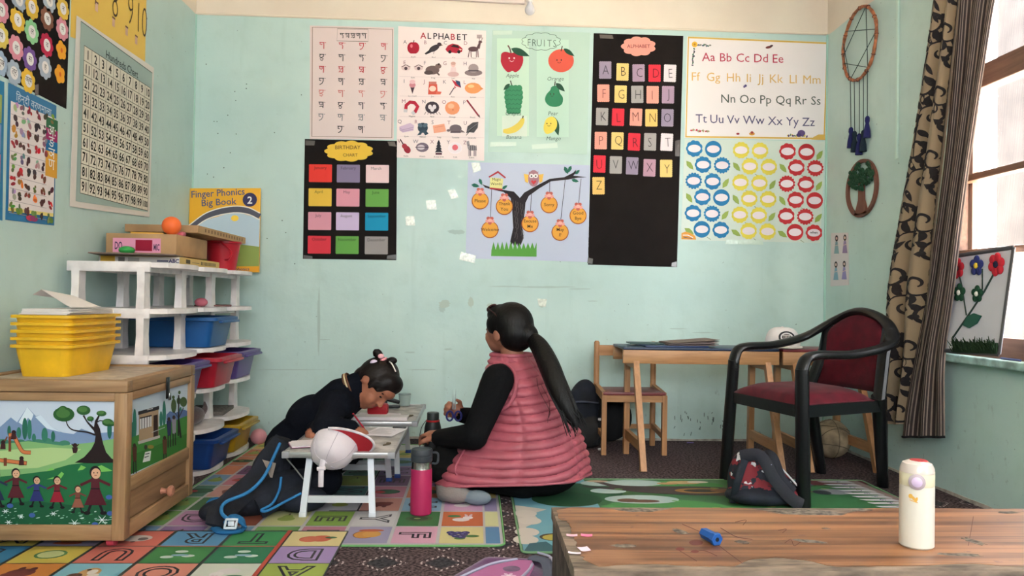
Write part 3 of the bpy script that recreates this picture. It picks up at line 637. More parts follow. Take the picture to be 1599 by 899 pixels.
cl_ = cutout('title_cloud', t, [B(*p) for p in scallop(997, 72.5, 27.5, 15.5, 9, .13)], .0008, NB, paper((240, 158, 144)), c, .0018)
ink = pxink(base=.0034); ink.text('ALPHABET', 997, 75, 7.6, (120, 36, 50), 1, .004); ink.obj('title', cl_, c)
for q in (((936, 54), (956, 55), (958, 61), (937, 60)), ((918, 402), (926, 404), (925, 412), (917, 411)), ((1049, 410), (1057, 408), (1056, 417), (1048, 416)), ((1054, 220), (1062, 218), (1061, 244), (1054, 244))):
    mb = MB(); mb.prism([B(*p) - c for p in q], Vector(NB) * .0018, Vector(NB) * .0028); mb.obj('tape_strip', mat('dark_tape', (92, 84, 80), .15, spec=.7), t, smooth=0)

# ---- white phonics alphabet poster in a gold border
t, c = chart('letter_pairs_poster', 'white poster of capital and small letter pairs in four colours with gold border', ((1073, 57), (1293, 66), (1288, 219), (1069, 215)), (238, 230, 230))
k = pxink()
GD = (222, 182, 92)
k.line([(1075, 58.6), (1291.4, 67.6), (1286.6, 216.5), (1071, 213.4)], 3.2, GD, 1, True)
k.poly([(1267, 218), (1270, 214), (1278, 210), (1288, 210), (1288, 218.6)], GD, 2)
for s_, xa, xb, ya, yb, col in (('Aa Bb Cc Dd Ee', 1096, 1223, 95, 98, (190, 58, 84)), ('Ff Gg Hh Ii Jj Kk Ll Mm', 1080, 1281, 125.5, 131, (226, 184, 112)), ('Nn Oo Pp Qq Rr Ss', 1126, 1281, 160, 163.5, (92, 100, 92)), ('Tt Uu Vv Ww Xx Yy Zz', 1086, 1272, 191, 197, (92, 88, 122))):
    ws = s_.split(); adv = []
    for wd in ws:
        vs = glyphs(wd, .0)[0]; adv.append((min(v[0] for v in vs), max(v[0] for v in vs)))
    tot = sum(b2 - a for a, b2 in adv) * 19; gap = (xb - xa - tot) / (len(ws) - 1); x = xa
    for wd, (a, b2) in zip(ws, adv):
        k.text(wd, x - a * 19, ya + (yb - ya) * (x - xa) / (xb - xa) + .5, 19, col, 2, .0); x += (b2 - a) * 19 + gap
# printed sprigs and beetles in the margins
def sprig(x, y, n_, dx, dy, cols_, s=1.0):
    for i in range(n_):
        a, b2 = x + dx * i + random.uniform(-1, 1), y + dy * i + random.uniform(-1, 1)
        k.ell(a, b2, 1.9 * s, 1.2 * s, cols_[i % len(cols_)], 2, random.uniform(0, 3), 8)
random.seed(5)
k.ell(1084.5, 69.5, 4.4, 4.6, (232, 184, 62), 2); k.ell(1084.5, 69.5, 1.8, 1.8, (190, 130, 40), 3)
sprig(1090, 70, 9, 2.3, .2, [(96, 100, 130), (70, 110, 90), (130, 130, 120)]); sprig(1083, 77, 11, -.1, 2.4, [(76, 120, 100), (100, 100, 120), (90, 90, 90)])
sprig(1079, 203, 12, 2.5, .25, [(190, 60, 80), (150, 140, 110), (170, 160, 120)], 1.1); sprig(1230, 211, 14, 2.2, .1, [(226, 196, 90), (90, 70, 120), (120, 140, 110)], 1.1); k.ell(1251, 208, 6, 5, (96, 78, 124), 3); k.ell(1247, 211, 4, 3, (80, 64, 112), 3)
k.ell(1200, 74, 5, 2, (120, 60, 56), 2, -.2); k.ell(1204, 72, 3, 1.6, (80, 50, 54), 3, -.3); k.ell(1164, 134, 2, 2, (90, 80, 130), 2); k.ell(1162, 135.5, 1.6, 2, (120, 100, 150), 3)
k.ell(1152, 209, 2.6, 1.6, (160, 50, 60), 2); k.ell(1174, 209, 4.4, 2.6, (214, 150, 60), 2); k.ell(1174, 207, 2.4, 2, (170, 70, 60), 3)
k.obj('print', t, c)

# ---- flower poster
t, c = chart('flower_word_poster', 'pale poster of blue, yellow and red flowers with white oval centres', ((1069, 217), (1288, 221), (1281, 379), (1063, 375)), (206, 218, 208), rough=.35)
k = pxink()
BL, YE, RE, LF = (38, 124, 176), (228, 212, 84), (194, 48, 54), (150, 172, 86)
def fl(x, y, col, lobes):
    if lobes == 16: k.poly(scallop(x, y, 13.2, 13.2, 16, .14, 64), col, 2)
    elif lobes == 0: k.ell(x, y, 13.0, 13.0, col, 2, 0, 24)
    else: k.poly(scallop(x, y, 13.2, 13.2, lobes, .1, 54), col, 2)
    k.ell(x, y, 10.0, 6.0, (236, 224, 230), 3)
def lf(x, y, a):
    P = [(x + cos(a) * u * 9 - sin(a) * v * 4.4, y + sin(a) * u * 9 + cos(a) * v * 4.4) for u, v in ((-1, 0), (-.3, .9), (.4, .7), (1, 0), (.4, -.7), (-.3, -.9))]; k.poly(P, LF, 2)
for ci, (col, x0, y0) in enumerate(((BL, 1084, 232), (YE, 1157, 234.5), (RE, 1229.5, 236.5))):
    lob = ((9, 0), (9, 16), (16, 9), (9, 0), (9, 16), (0, 9))
    for r in range(6):
        off = (14.2 if r % 2 else 0) - r * .5; y = y0 + 25.2 * r
        for q in range(2):
            fl(x0 + off + q * 29.6, y + q * .9, col, lob[r][q] if ci != 1 else 12)
        k.line([(x0 + off + 8, y + 12), (x0 + off + 14, y + 16)], .7, (100, 120, 80), 1)
    for dx, dy, a in ((-7, 26, .9), (49, 54, -1.0), (-8, 77, 1.0), (48, 104, -.9), (-8, 129, .6)) + (((50, 6, -1.0),) if ci == 2 else ()): lf(x0 + dx, y0 + dy, a)
k.text('when', 1270.6, 364.5, 5.4, (40, 40, 44), 4, .02)
k.poly([(1064, 373.5), (1064, 364), (1070, 361.5), (1078, 364), (1085, 368), (1087, 374)], (226, 156, 66), 4)
k.line([(1066, 367), (1074, 367), (1082, 371)], 1.4, (240, 236, 230), 5); k.line([(1067, 370), (1081, 372.6)], 1.0, (60, 70, 110), 5)
k.obj('print', t, c)
mb = MB(); q = ((1134, 374), (1190, 375), (1192, 382), (1132, 381)); mb.prism([B(*p) - c for p in q], Vector(NB) * .002, Vector(NB) * .003); mb.obj('tape_strip', mat('clear_tape', (206, 226, 212)), t, smooth=0)

# ---- birthday chart
t, c = chart('birthday_chart', 'black birthday chart with twelve coloured month cards under a yellow cloud', ((476, 217), (620, 220), (619, 406), (473, 404)), (40, 36, 35), m=BLK)
ink = pxink(base=.0034)
months = ['January', 'February', 'March', 'April', 'May', 'June', 'July', 'August', 'September', 'October', 'November', 'December']
mc = [(234, 66, 58), (140, 128, 158), (238, 208, 210), (232, 190, 76), (226, 156, 172), (112, 172, 84), (222, 156, 172), (206, 188, 222), (32, 150, 190), (220, 62, 76), (104, 166, 80), (156, 150, 150)]
for i in range(12):
    x = (500.5, 544, 589.5)[i % 3] - (i // 3) * .6; y = (270.5, 308, 345, 382)[i // 3] + (i % 3) * .5
    cd_ = cutout('month_card', t, [B(*p) for p in pinked(x - 17.5, y - 13.4, x + 17.5, y + 13.4, 2.6, .9, .01)], .0008, NB, paper(mc[i]), c, .0018)
    ink = pxink(base=.0034); ink.text(months[i], x - (2 if len(months[i]) < 7 else 0), y - 6.4, 6.6, tuple(int(v * .55) for v in mc[i]), 1, .0, .01); ink.obj('month_name', cd_, c)
cl_ = cutout('title_cloud', t, [B(*p) for p in scallop(545, 236, 38.5, 16.5, 11, .11)], .0008, NB, paper((236, 194, 74)), c, .0018)
ink = pxink(base=.0034); ink.text('BIRTHDAY', 543, 233, 8.4, (110, 78, 40), 1, .004); ink.text('CHART', 547, 244.5, 7, (110, 78, 40), 1, .002); ink.obj('title', cl_, c)
for q in (((477, 219), (492, 220), (491, 227), (477, 227)), ((605, 221), (616, 221), (619, 229), (608, 228)), ((605, 399), (619, 397), (619, 405), (604, 404)), ((474, 398), (488, 400), (488, 404), (474, 404))):
    mb = MB(); mb.prism([B(*p) - c for p in q], Vector(NB) * .0018, Vector(NB) * .0028); mb.obj('tape_strip', mat('dark_tape', (92, 84, 80), .15, spec=.7), t, smooth=0)

# ---- magic words tree
t, c = chart('magic_words_chart', 'lilac chart of a black paper tree hung with round orange magic-word tags', ((731, 253), (921, 258), (919, 409), (727, 403)), (194, 202, 224))
k = pxink()
def T(zx, zy): return (710 + zx * .2314, 240 + zy * .2314)      # crop coordinates of the study zoom
def TP(pts): return [T(*p) for p in pts]
trunk = [(375, 590), (395, 500), (388, 380), (378, 300), (330, 258), (240, 238), (205, 228), (185, 205), (210, 215), (260, 232), (340, 246), (400, 256), (440, 298), (470, 262), (560, 212), (640, 170), (740, 158), (800, 128), (820, 106), (815, 132), (800, 148), (890, 158), (830, 162), (760, 175), (650, 186), (570, 234), (500, 285), (478, 330), (472, 400), (455, 490), (465, 570), (450, 605), (430, 640), (422, 605), (405, 640), (392, 600), (378, 628)]
trk = cutout('paper_tree', t, [B(*T(*p)) for p in trunk], .0012, NB, paper((52, 46, 50)), c, .0018)
gr = [(246, 690)] + [(248 + i * 14.5, 650 - (48 if i % 2 else 0) - (i * 7 % 13)) for i in range(22)] + [(552, 694)]
cutout('paper_grass', t, [B(*T(*p)) for p in gr], .001, NB, paper((100, 168, 76)), c, .0026)
for i in range(26):
    x = 392 + (i * 37 % 76); y = 310 + (i * 53 % 250); k.line(TP([(x, y), (x + 3, y + 22), (x - 2, y + 40)]), .5, (110, 102, 104), 6)
tags = [(172, 318, 'Please', None), (238, 512, 'Welcome', (250, 236)), (335, 356, 'Thank|You', None), (508, 472, 'Excuse|Me', (518, 262)), (637, 344, 'Sorry', (642, 180)), (711, 530, 'May|I?', (745, 175)), (832, 418, 'Good|Bye', (852, 168))]
for x, y, s_, top in tags:
    if top: k.line(TP([top, (x + 2, y - 60)]), .8, (52, 50, 66), 4)
    cutout('round_tag', t, [B(*T(*p)) for p in scallop(x, y, 58, 58, 1, 0, 22)], .0008, NB, paper((176, 92, 50)), c, .0032)
    k.ell(*T(x, y - 1), 12.2, 12.2, (236, 168, 66), 9, n=22)
    lines = s_.split('|')
    for j, l_ in enumerate(lines): k.text(l_, *T(x, y + (10 if len(lines) == 1 else -8 + 36 * j)), 7.2, (58, 44, 30), 10, .002)
    q = T(x, y - 62)
    for a in range(5): k.ell(q[0] + cos(a * 1.257 - .9) * 4.6, q[1] + sin(a * 1.257 - .9) * 4.2, 3, 2.6, (236, 164, 158) if a % 2 else (206, 104, 92), 11, n=8)
    k.ell(q[0], q[1], 3.4, 3, (240, 180, 172), 12, n=8)
for x, y, a, s_ in ((140, 215, .2, 28), (175, 190, 1.2, 24), (338, 226, -.6, 22), (752, 112, 1.1, 28), (775, 105, 2.0, 26), (828, 124, -.8, 22), (812, 182, .3, 26)):
    cx, cy = T(x, y); P = [(cx + (cos(a) * u - sin(a) * v * .45) * s_ * .2314, cy + (sin(a) * u + cos(a) * v * .45) * s_ * .2314) for u, v in ((-1, 0), (-.4, 1), (.4, .8), (1, 0), (.4, -.8), (-.4, -1))]; k.poly(P, (42, 112, 92), 7)
k.poly(TP([(240, 160), (328, 170), (318, 246), (236, 236)]), (226, 222, 150), 7); k.poly(TP([(228, 155), (292, 116), (346, 160), (340, 168), (292, 130), (234, 162)]), (176, 52, 62), 8); k.line(TP([(238, 234), (322, 242)]), 2.6, (176, 52, 62), 8)
k.text('Magic', *T(282, 182), 6, (50, 50, 40), 9); k.text('Words', *T(280, 212), 6, (50, 50, 40), 9)
k.ell(*T(532, 166), 8.6, 13, (172, 126, 138), 7); k.poly(TP([(500, 120), (512, 128), (552, 128), (564, 118), (562, 140), (500, 140)]), (172, 126, 138), 7)
for s_, x in ((-1, 484), (1, 582)): k.poly(TP([(x - 16 * s_, 142), (x + 18 * s_, 136), (x + 8 * s_, 190), (x - 10 * s_, 198)]), (238, 192, 92), 6)
for d in (-14, 14): k.ell(*T(532 + d, 150), 3.6, 3.4, (240, 236, 236), 8, n=12); k.ell(*T(532 + d, 151), 1.4, 1.4, (60, 40, 50), 9, n=8)
k.poly(TP([(532, 210), (514, 188), (522, 178), (532, 186), (544, 178), (552, 188)]), (208, 62, 70), 8)
k.obj('print', t, c)

# ---- old tape and torn paper bits left on the wall
for q, lb in ((((699, 297), (710, 295), (716, 308), (705, 311)), 'crumpled scrap of clear tape right of birthday chart, uppermost of three'), (((665, 313), (680, 312), (682, 327), (667, 327)), 'square scrap of clear tape right of birthday chart, middle of three'), (((633, 338), (647, 337), (648, 352), (634, 352)), 'faint scrap of clear tape right of birthday chart, lowest of three'),
              (((720, 393), (743, 399), (741, 411), (717, 405)), 'white tape at the lower left corner of the magic words chart'), (((736, 254), (749, 254), (751, 266), (739, 270)), 'shiny tape at the upper left corner of the magic words chart'),
              (((839, 466), (854, 467), (852, 479), (841, 477)), 'greyish paper remnant on bare wall above the vest woman')):
    tape(q, lb)
# ================================================================== left wall charts
NL = (1, 0, 0)
def LW(u, v): return Vector((XL, u, v))
def lpt(px, py): p = L(px, py); return (p.y, p.z)
def lchart(name, label, poly, col, m=None, cat='poster', rough=.55, lift=0.0):
    P = [LW(*q) for q in poly]; c = sum(P, Vector()) / len(P); t = thing(name, label, cat, c); nn = Vector(NL)
    MB().prism([p - c for p in P], nn * (.0004 + lift), nn * (.0018 + lift)).obj('sheet', m or mat('sheet_%d_%d_%d' % col, col, rough, bump=.12, bscale=14, spec=.3), t, smooth=0)
    return t, c
def link_(base=.0024): return Ink(LW, NL, True, .0003, base)

# ---- black chart of paper flowers with Devanagari letters
br = lpt(103, 170); tr = lpt(110, 0)
u0 = br[0] - .75
t, c = lchart('flower_letter_chart', 'black chart of cut-paper flowers with Devanagari letters high on left wall', [(u0, br[1] + .02), br, (tr[0], 2.47), (u0, 2.47)], (32, 27, 26), BLK)
def Z1(x, y): return lpt(x / 5.29, y / 5.29)
fls = [(140, 165, (232, 190, 70), 'र'), (150, -4, (176, 188, 204), 'म'), (257, 58, (232, 190, 70), 'य'), (402, 4, (180, 192, 208), 'भ'), (515, 72, (234, 196, 84), 'न'), (385, 155, (134, 90, 72), 'भ'), (510, 240, (226, 150, 168), 'म'), (257, 262, (150, 212, 158), 'ल'), (381, 372, (196, 46, 82), 'व'), (502, 416, (244, 170, 52), ''), (127, 394, (226, 150, 168), 'श'), (241, 488, (126, 92, 164), 'स'), (367, 556, (178, 190, 206), 'ह'), (490, 614, (244, 170, 52), ''), (109, 602, (176, 190, 206), 'त्र'), (228, 668, (238, 194, 70), 'क्ष'), (2, 80, (226, 150, 168), 'प'), (2, 292, (228, 204, 100), 'ष'), (-6, 522, (170, 190, 214), 'ज्ञ')]
for (x, y, col, ch) in fls:
    u, v = Z1(x, y); rr = .047 if ch else .039
    f_ = cutout('paper_flower', t, [LW(*q) for q in scallop(u, v, rr, rr, 8 if ch else 5, .16 if ch else .22, 48, x * .1)], .0008, NL, paper(col), c, .002)
    k = link_(.0034)
    if ch: k.ell(u, v, .024, .024, (240, 236, 236), 1, n=16); k.text(ch, u, v, .03, (40, 36, 52), 2, .0, mid=True)
    else: k.ell(u, v, .008, .01, (226, 110, 30), 1, n=10)
    k.obj('flower_centre', f_, c)
mb = MB(); mb.prism([LW(*lpt(*q)) - c for q in ((53, 133), (59, 131), (59, 148), (54, 149))], Vector(NL) * .002, Vector(NL) * .003); mb.obj('tape_strip', mat('dark_tape', (92, 84, 80)), t, smooth=0)

# ---- yellow number chart
a = lpt(104, 46); b2 = lpt(226, 92)
t, c = lchart('yellow_number_chart', 'yellow paper chart with handwritten numbers, above and behind the hundreds chart', [(tr[0] + .005, a[1] - .02), (b2[0], b2[1] - .03), (b2[0], 2.5), (tr[0] + .005, 2.5)], (236, 198, 92))
for s_, x, y, h in (('8', 179, 2, .22), ('9', 203, 15, .22), ('10', 220, 31, .22), ('7', 150, -14, .2)):
    k = link_(.0028); u, v = lpt(x, y); k.text(s_, u, v, h, (78, 58, 30), 2, -.02, mid=True, sx=.62, res=4); k.obj('handwritten_number', t, c)
for x, y in ((149.5, 10), (176, 34), (196.5, 48), (211.5, 62)):
    k = link_(.0028); u, v = lpt(x, y); k.rect(u - .012, v - .022, u + .014, v + .018, (220, 180, 156), 2); k.rect(u - .014, v + .014, u + .016, v + .022, (120, 84, 66), 3); k.obj('stuck_label', t, c)

# ---- hundreds chart
q4 = [lpt(*q) for q in ((118, 24), (239, 106), (232, 339), (107, 322))]
t, c = lchart('hundreds_chart', 'hundreds chart of black numbers one to hundred in a cream grid', q4, (222, 216, 210), rough=.4, lift=.003)
k = link_(.0056)
k.poly([lpt(*q) for q in ((124, 33), (236, 114), (229, 331), (116, 314))], (164, 186, 180), 1)
k.line([lpt(*q) for q in ((124, 33), (236, 114))], .004, (96, 108, 106), 2)
g = [lpt(*q) for q in ((129, 70.8), (233, 137.5), (228.5, 329), (122.5, 301))]
def gp(i, j):
    i /= 10; j /= 10; A = [g[0][m] + (g[1][m] - g[0][m]) * i for m in (0, 1)]; D = [g[3][m] + (g[2][m] - g[3][m]) * i for m in (0, 1)]
    return (A[0] + (D[0] - A[0]) * j, A[1] + (D[1] - A[1]) * j)
k.poly([gp(0, 0), gp(10, 0), gp(10, 10), gp(0, 10)], (222, 216, 200), 3)
for i in range(11): k.line([gp(i, 0), gp(i, 10)], .0028, (96, 94, 84), 4); k.line([gp(0, i), gp(10, i)], .0028, (96, 94, 84), 4)
for n_ in range(100): u, v = gp(n_ % 10 + .5, n_ // 10 + .5); k.text(str(n_ + 1), u, v, (.056 if n_ < 99 else .044), (46, 44, 38), 5, .02, mid=True, sx=.88)
u, v = lpt(189, 101); k.text('Hundreds Chart', u, v, .05, (66, 78, 76), 5, .004, mid=True)
k.obj('print', t, c)

# ---- Hindi picture chart and the chart left of it
q4 = [lpt(*q) for q in ((12.8, 129), (87.5, 165), (84, 352), (8, 343))]
t, c = lchart('hindi_picture_chart', 'blue bordered Hindi alphabet chart with rows of tiny pictures on white', q4, (36, 118, 168), rough=.35)
k = link_(.0028)
def hz(x, y): return lpt(x / 3.745, 120 + y / 3.745)
k.poly([hz(58, 140), hz(322, 244), hz(308, 798), hz(44, 762)], (232, 222, 222), 1); k.poly([hz(44, 762), hz(308, 798), hz(307, 818), hz(42, 782)], (232, 214, 130), 1)
u, v = hz(196, 165); k.text('िहन्दी वर्णमाला', u, v, .04, (206, 222, 236), 2, .004, mid=True, rot=-.02)
for ch, x, y, col in (('अः', 298, 318, (46, 110, 72)), ('ङ', 296, 380, (168, 36, 104)), ('ञ', 296, 448, (30, 112, 166)), ('ण', 295, 512, (226, 166, 60))):
    u, v = hz(x, y); k.rect(u - .042, v - .05, u + .042, v + .05, col, 3); k.text(ch, u, v, .062, (236, 236, 236), 4, mid=True)
random.seed(11); pc = [(176, 40, 52), (196, 120, 60), (92, 62, 60), (120, 116, 124), (104, 132, 72), (70, 52, 52), (140, 70, 60), (160, 160, 166)]
for j in range(9):
    for i in range(6):
        if i > 4 and 2 <= j <= 5: continue
        x = 85 + i * 44 + (-4 if j > 4 else 0) - j * 2; y = 178 + j * 72 + i * 14; u, v = hz(x, y); cl = random.choice(pc)
        for q in range(3): k.ell(u + random.uniform(-.012, .012), v + random.uniform(-.014, .014), random.uniform(.005, .013), random.uniform(.006, .016), tuple(min(255, int(w_ * random.uniform(.8, 1.3))) for w_ in cl), 3, random.uniform(0, 3), 9)
    k.line([hz(58 - j * 1.5, 215 + j * 72), hz(266, 292 + j * 68)], .002, (176, 166, 172), 2)
for x, y, col in ((170, 825, (190, 60, 90)), (192, 829, (150, 60, 110))): u, v = hz(x, y); k.ell(u, v, .026, .011, col, 2)
k.obj('print', t, c)
e = lpt(10, 130); e2 = lpt(7, 345)
t, c = lchart('colour_cell_chart', 'chart of bright colour cells cut off by the left photo edge, beside the Hindi chart', [(e2[0] - .5, e2[1] + .02), (e2[0] - .015, e2[1]), (e[0] - .015, e[1]), (e[0] - .5, e[1] - .02)], (36, 124, 170))
k = link_(.0028)
for i, col in enumerate(((150, 164, 96), (122, 140, 186), (226, 130, 156), (236, 212, 140), (214, 140, 176), (70, 150, 196), (120, 150, 70))):
    v = e[1] - .05 - i * .105; k.rect(e[0] - .4, v - .1, e[0] - .028, v, col, 1); k.ell(e[0] - .075, v - .05, .034, .034, ((52, 40, 44), (150, 40, 60), (196, 160, 80))[i % 3], 2)
k.obj('print', t, c)

# ================================================================== plastic rack with bins
WP = mat('white_rack_plastic', (232, 226, 226), .38, var=.06, scale=14)
PY = (-1.43, -1.03, -.63, -.22); PXF, PXR = -1.36, -1.62; LV = (.012, .205, .395, .585, .775, .965)
t = thing('plastic_rack', 'white plastic shelving rack of three bays in the left corner', 'shelf', (-1.46, -.82, 0)); O = Vector((-1.46, -.82, 0))
def shelf_outline(y0, y1):
    pts = [(PXR - .035, y0), (PXR - .035, y1)]; n_ = 10
    for i in range(n_ + 1):
        u = 1 - i / n_; pts.append((PXF + .035 + .095 * sin(pi * u) ** .45 if 0 < u < 1 else PXF + .03, y0 + (y1 - y0) * u))
    return pts
for lv in LV:
    for b_ in range(3):
        y0, y1 = PY[b_] + (-.024 if b_ == 0 else 0.001), PY[b_ + 1] + (.03 if b_ == 2 else -.001)
        mb = MB(); P = [Vector((x, y, lv)) - O for x, y in shelf_outline(y0, y1)]; mb.prism(P, (0, 0, -.012), (0, 0, .008))
        for x in (PXF + .0, PXR): mb.box((x - .008 - O.x, y0 - O.y, lv - .03), (x + .008 - O.x, y1 - O.y, lv - .01))
        if b_ == 0: mb.box((PXR - .036 - O.x, y0 - .004 - O.y, lv - .032), (PXF + .036 - O.x, y0 + .014 - O.y, lv + .0098), .004)
        mb.obj('shelf', WP, t, smooth=30)
for y in PY:
    for x in (PXF, PXR):
        for i in range(5):
            z0, z1 = LV[i] + .008, LV[i + 1] - .012; s_ = 1 if x == PXF else -1; mb = MB()
            def sec(z, w_): return [(x - w_ * .55, y - w_, z), (x + w_ * .55, y - w_, z), (x + w_ * .55, y + w_, z), (x - w_ * .55, y + w_, z)]
            a_, m_, b_ = sec(z0, .031), sec((z0 + z1) / 2, .0265), sec(z1, .029)
            mb.add([Vector(p) - O for p in a_ + m_ + b_], [(0, 1, 5, 4), (1, 2, 6, 5), (2, 3, 7, 6), (3, 0, 4, 7), (4, 5, 9, 8), (5, 6, 10, 9), (6, 7, 11, 10), (7, 4, 8, 11), (0, 3, 2, 1), (8, 9, 10, 11)])
            mb.obj('post', WP, t, smooth=0)
def bin_(label, bay, tier, rgb, front=-1.215, tilt=0.0):
    y0, y1 = PY[bay] + .035, PY[bay + 1] - .035; zt = LV[tier + 1] - .035; zb_ = LV[tier] + .012
    c = Vector(((front - 1.6) / 2, (y0 + y1) / 2, zb_)); h = zt - zb_; t = thing('storage_bin', label, 'bin', c, 0, 'bins in the plastic rack')
    hx, hy = (front + 1.6) / 2, (y1 - y0) / 2; m = plastic(rgb, .35)
    def ring(sx, sy, z, r, n_=5):
        out = []
        for qx, qy, a0 in ((1, 1, 0), (-1, 1, pi / 2), (-1, -1, pi), (1, -1, 1.5 * pi)):
            for i in range(n_): a = a0 + pi / 2 * i / (n_ - 1); out.append((qx * (sx - r) + r * cos(a), qy * (sy - r) + r * sin(a), z))
        return out
    prof = [(hx * .82, hy * .84, 0), (hx * .93, hy * .95, h - .02), (hx + .012, hy + .012, h - .018), (hx + .012, hy + .012, h - .004), (hx * .96, hy * .96, h), (hx * .92, hy * .93, h - .01), (hx * .81, hy * .83, .006)]
    rings = [ring(a, b_, z, .03) for a, b_, z in prof]; n_ = len(rings[0])
    mb = MB(); mb.add([p for r in rings for p in r], [(i * n_ + j, i * n_ + (j + 1) % n_, (i + 1) * n_ + (j + 1) % n_, (i + 1) * n_ + j) for i in range(len(rings) - 1) for j in range(n_)] + [list(range(n_))[::-1], list(range((len(rings) - 1) * n_, len(rings) * n_))])
    mb.obj('tub', m, t, smooth=40)
    MB().box((hx + .008, -hy * .8, h - .03), (hx + .028, hy * .8, h - .018), .004).obj('lip_handle', m, t)
    return t
bin_('blue bin on the second tier of the rack, middle bay', 1, 3, (30, 86, 146))
bin_('dark purple bin in near bay of the rack behind the wooden chest', 0, 2, (86, 64, 132))
bin_('red bin in the middle bay of the white rack', 1, 2, (174, 34, 52), -1.19)
bin_('purple bin in far bay of the rack next to the red bin', 2, 2, (96, 74, 138), -1.21)
bin_('blue bin on the lowest tier of the rack, middle bay', 1, 0, (22, 60, 124), -1.2)
bin_('mustard yellow bin on the lowest tier of the rack, far bay', 2, 0, (176, 142, 34), -1.215)
# things lying on the rack shelves
o = MB().ball((0, 0, 0), (.06, .1, .045), 16, 10).tube(curve3([(.02, .08, .0), (.03, .11, .02), (.02, .13, .05)], 8), [.02, .018, .017, .015, .013, .011, .009, .007, .004], 8).obj('soft_toy', mat('grey_brown_plush', (104, 84, 84), .9, bump=.5, bscale=90, sheen=.3)); o.location = (-1.36, -.87, LV[1] + .055); tag(o, 'grey brown plush lump with a raised tail on the rack above the blue bin', 'toy')
o = MB().ball((0, 0, 0), (.03, .04, .022), 14, 8).obj('pink_block', mat('pink_foam', (196, 108, 124), .7)); o.location = (-1.36, -.76, LV[4] + .031); tag(o, 'small pink lump on the second rack shelf above blue bin', 'toy')
o = MB().box((-.09, -.11, 0), (.09, .11, .008), .002, rot=(0, 0, .3)).obj('notebook', paper((128, 92, 88))); o.location = (-1.38, -.52, LV[4] + .0085); tag(o, 'thin brown notebook lying on the second shelf of the white rack', 'notebook')
o = MB().box((-.1, -.13, 0), (.1, .13, .02), .002, rot=(0, 0, .1)).obj('paper_pile', mat('paper_edges', (120, 112, 104), .8, var=.3, scale=80, stretch=(1, 1, 8))); o.location = (-1.42, -.43, LV[1] + .0085); tag(o, 'flat pile of greyish papers on the rack above the yellow bin', 'papers')

# ---- boxes, books and toys on top of the rack
ZT = LV[5] + .0082
def facebox(name, label, cat, x0, x1, y0, y1, z0, z1, m, side=None, end=None, r=.002):
    c = Vector(((x0 + x1) / 2, (y0 + y1) / 2, z0)); t = thing(name, label, cat, c)
    MB().box((x0 - c.x, y0 - c.y, 0), (x1 - c.x, y1 - c.y, z1 - z0), r).obj('box_body', m, t)
    for nm, fn, mp, n_ in (('side_print', side, lambda u, v: Vector((x0 + u * (x1 - x0), y0, z0 + v * (z1 - z0))), (0, -1, 0)), ('end_print', end, lambda u, v: Vector((x1, y0 + u * (y1 - y0), z0 + v * (z1 - z0))), (1, 0, 0))):
        if fn: k = Ink(mp, n_, True, .0002, .0006); fn(k); k.obj(nm, t, c)
    return t
KR = mat('kraft_board', (176, 140, 100), .7, var=.12, scale=6)
def sd(k):
    k.rect(0, .15, 1, .95, (214, 210, 206)); k.rect(.02, .15, .2, .95, (224, 178, 70)); k.rect(.24, .3, .32, .85, (120, 116, 112), 1); k.rect(.36, .35, .5, .8, (170, 166, 160), 1)
    k.text('ABC', .93, .28, .6, (60, 60, 110), 2, .03, sx=.11); k.rect(.72, .35, .86, .6, (110, 110, 130), 1)
def en(k):
    k.rect(0, .05, 1, .95, (210, 180, 112)); k.rect(.14, .3, .24, .8, (70, 66, 50), 1)
    for i in range(12): k.rect(.5 + i * .034, .3, .52 + i * .034, .75, (86, 80, 60), 1)
    k.rect(.28, .45, .46, .52, (120, 110, 80), 1)
facebox('game_box', 'flat white and yellow ABC game box lying on the rack top, lowest of the pile', 'box', -1.665, -1.315, -1.17, -.64, ZT, ZT + .037, mat('game_card', (214, 176, 96), .5), sd, en)
o = MB().box((-.17, -.16, 0), (.17, .16, .006), .001, rot=(0.0, 0.0, .2)).obj('cardboard_sheet', mat('grey_cardboard', (118, 102, 92), .8, var=.1)); o.location = (-1.5, -1.14, ZT + .0385); tag(o, 'grey cardboard sheet jutting out of the pile on the rack', 'cardboard')
Z2 = ZT + .046
def pk(k): k.rect(.1, .1, .78, .78, (222, 150, 180)); k.text('DO', .18, .25, .5, (70, 50, 80), 1, .02, sx=.14); k.text('MIC', .72, .22, .42, (70, 50, 80), 1, .02, sx=.12); k.rect(.42, .18, .66, .7, (150, 20, 50), 2)
facebox('wooden_game_box', 'wooden box with a pink label in the pile on the rack', 'box', -1.66, -1.35, -1.12, -.72, Z2, Z2 + .095, KR, pk)
def bc(k):
    k.rect(0, 0, 1, 1, (188, 152, 108))
    for i in range(14): k.rect(.12 + i * .06, .3, .145 + i * .06, .75, (130, 100, 70), 1)
facebox('book_box', 'kraft book box lying across the pile and the red bucket', 'box', -1.655, -1.315, -.95, -.2, ZT + .1625, ZT + .198, KR, None, bc)
MB_ = MB().ball((0, 0, 0), .042, 24, 16).obj('orange_ball', mat('orange_rubber', (244, 112, 52), .5)); MB_.location = (-1.318, -1.14, ZT + .08 + .002); tag(MB_, 'small bright orange ball resting on the rack pile', 'ball')
MB_.location = (-1.392, -1.07, Z2 + .095 + .0423)
o = MB().ball((0, 0, 0), (.034, .034, .018), 18, 10).obj('green_dome_toy', plastic((58, 160, 78))); o.location = (-1.545, -1.17, ZT + .0445 + .0185); tag(o, 'small green plastic dome on the grey cardboard sheet', 'toy')
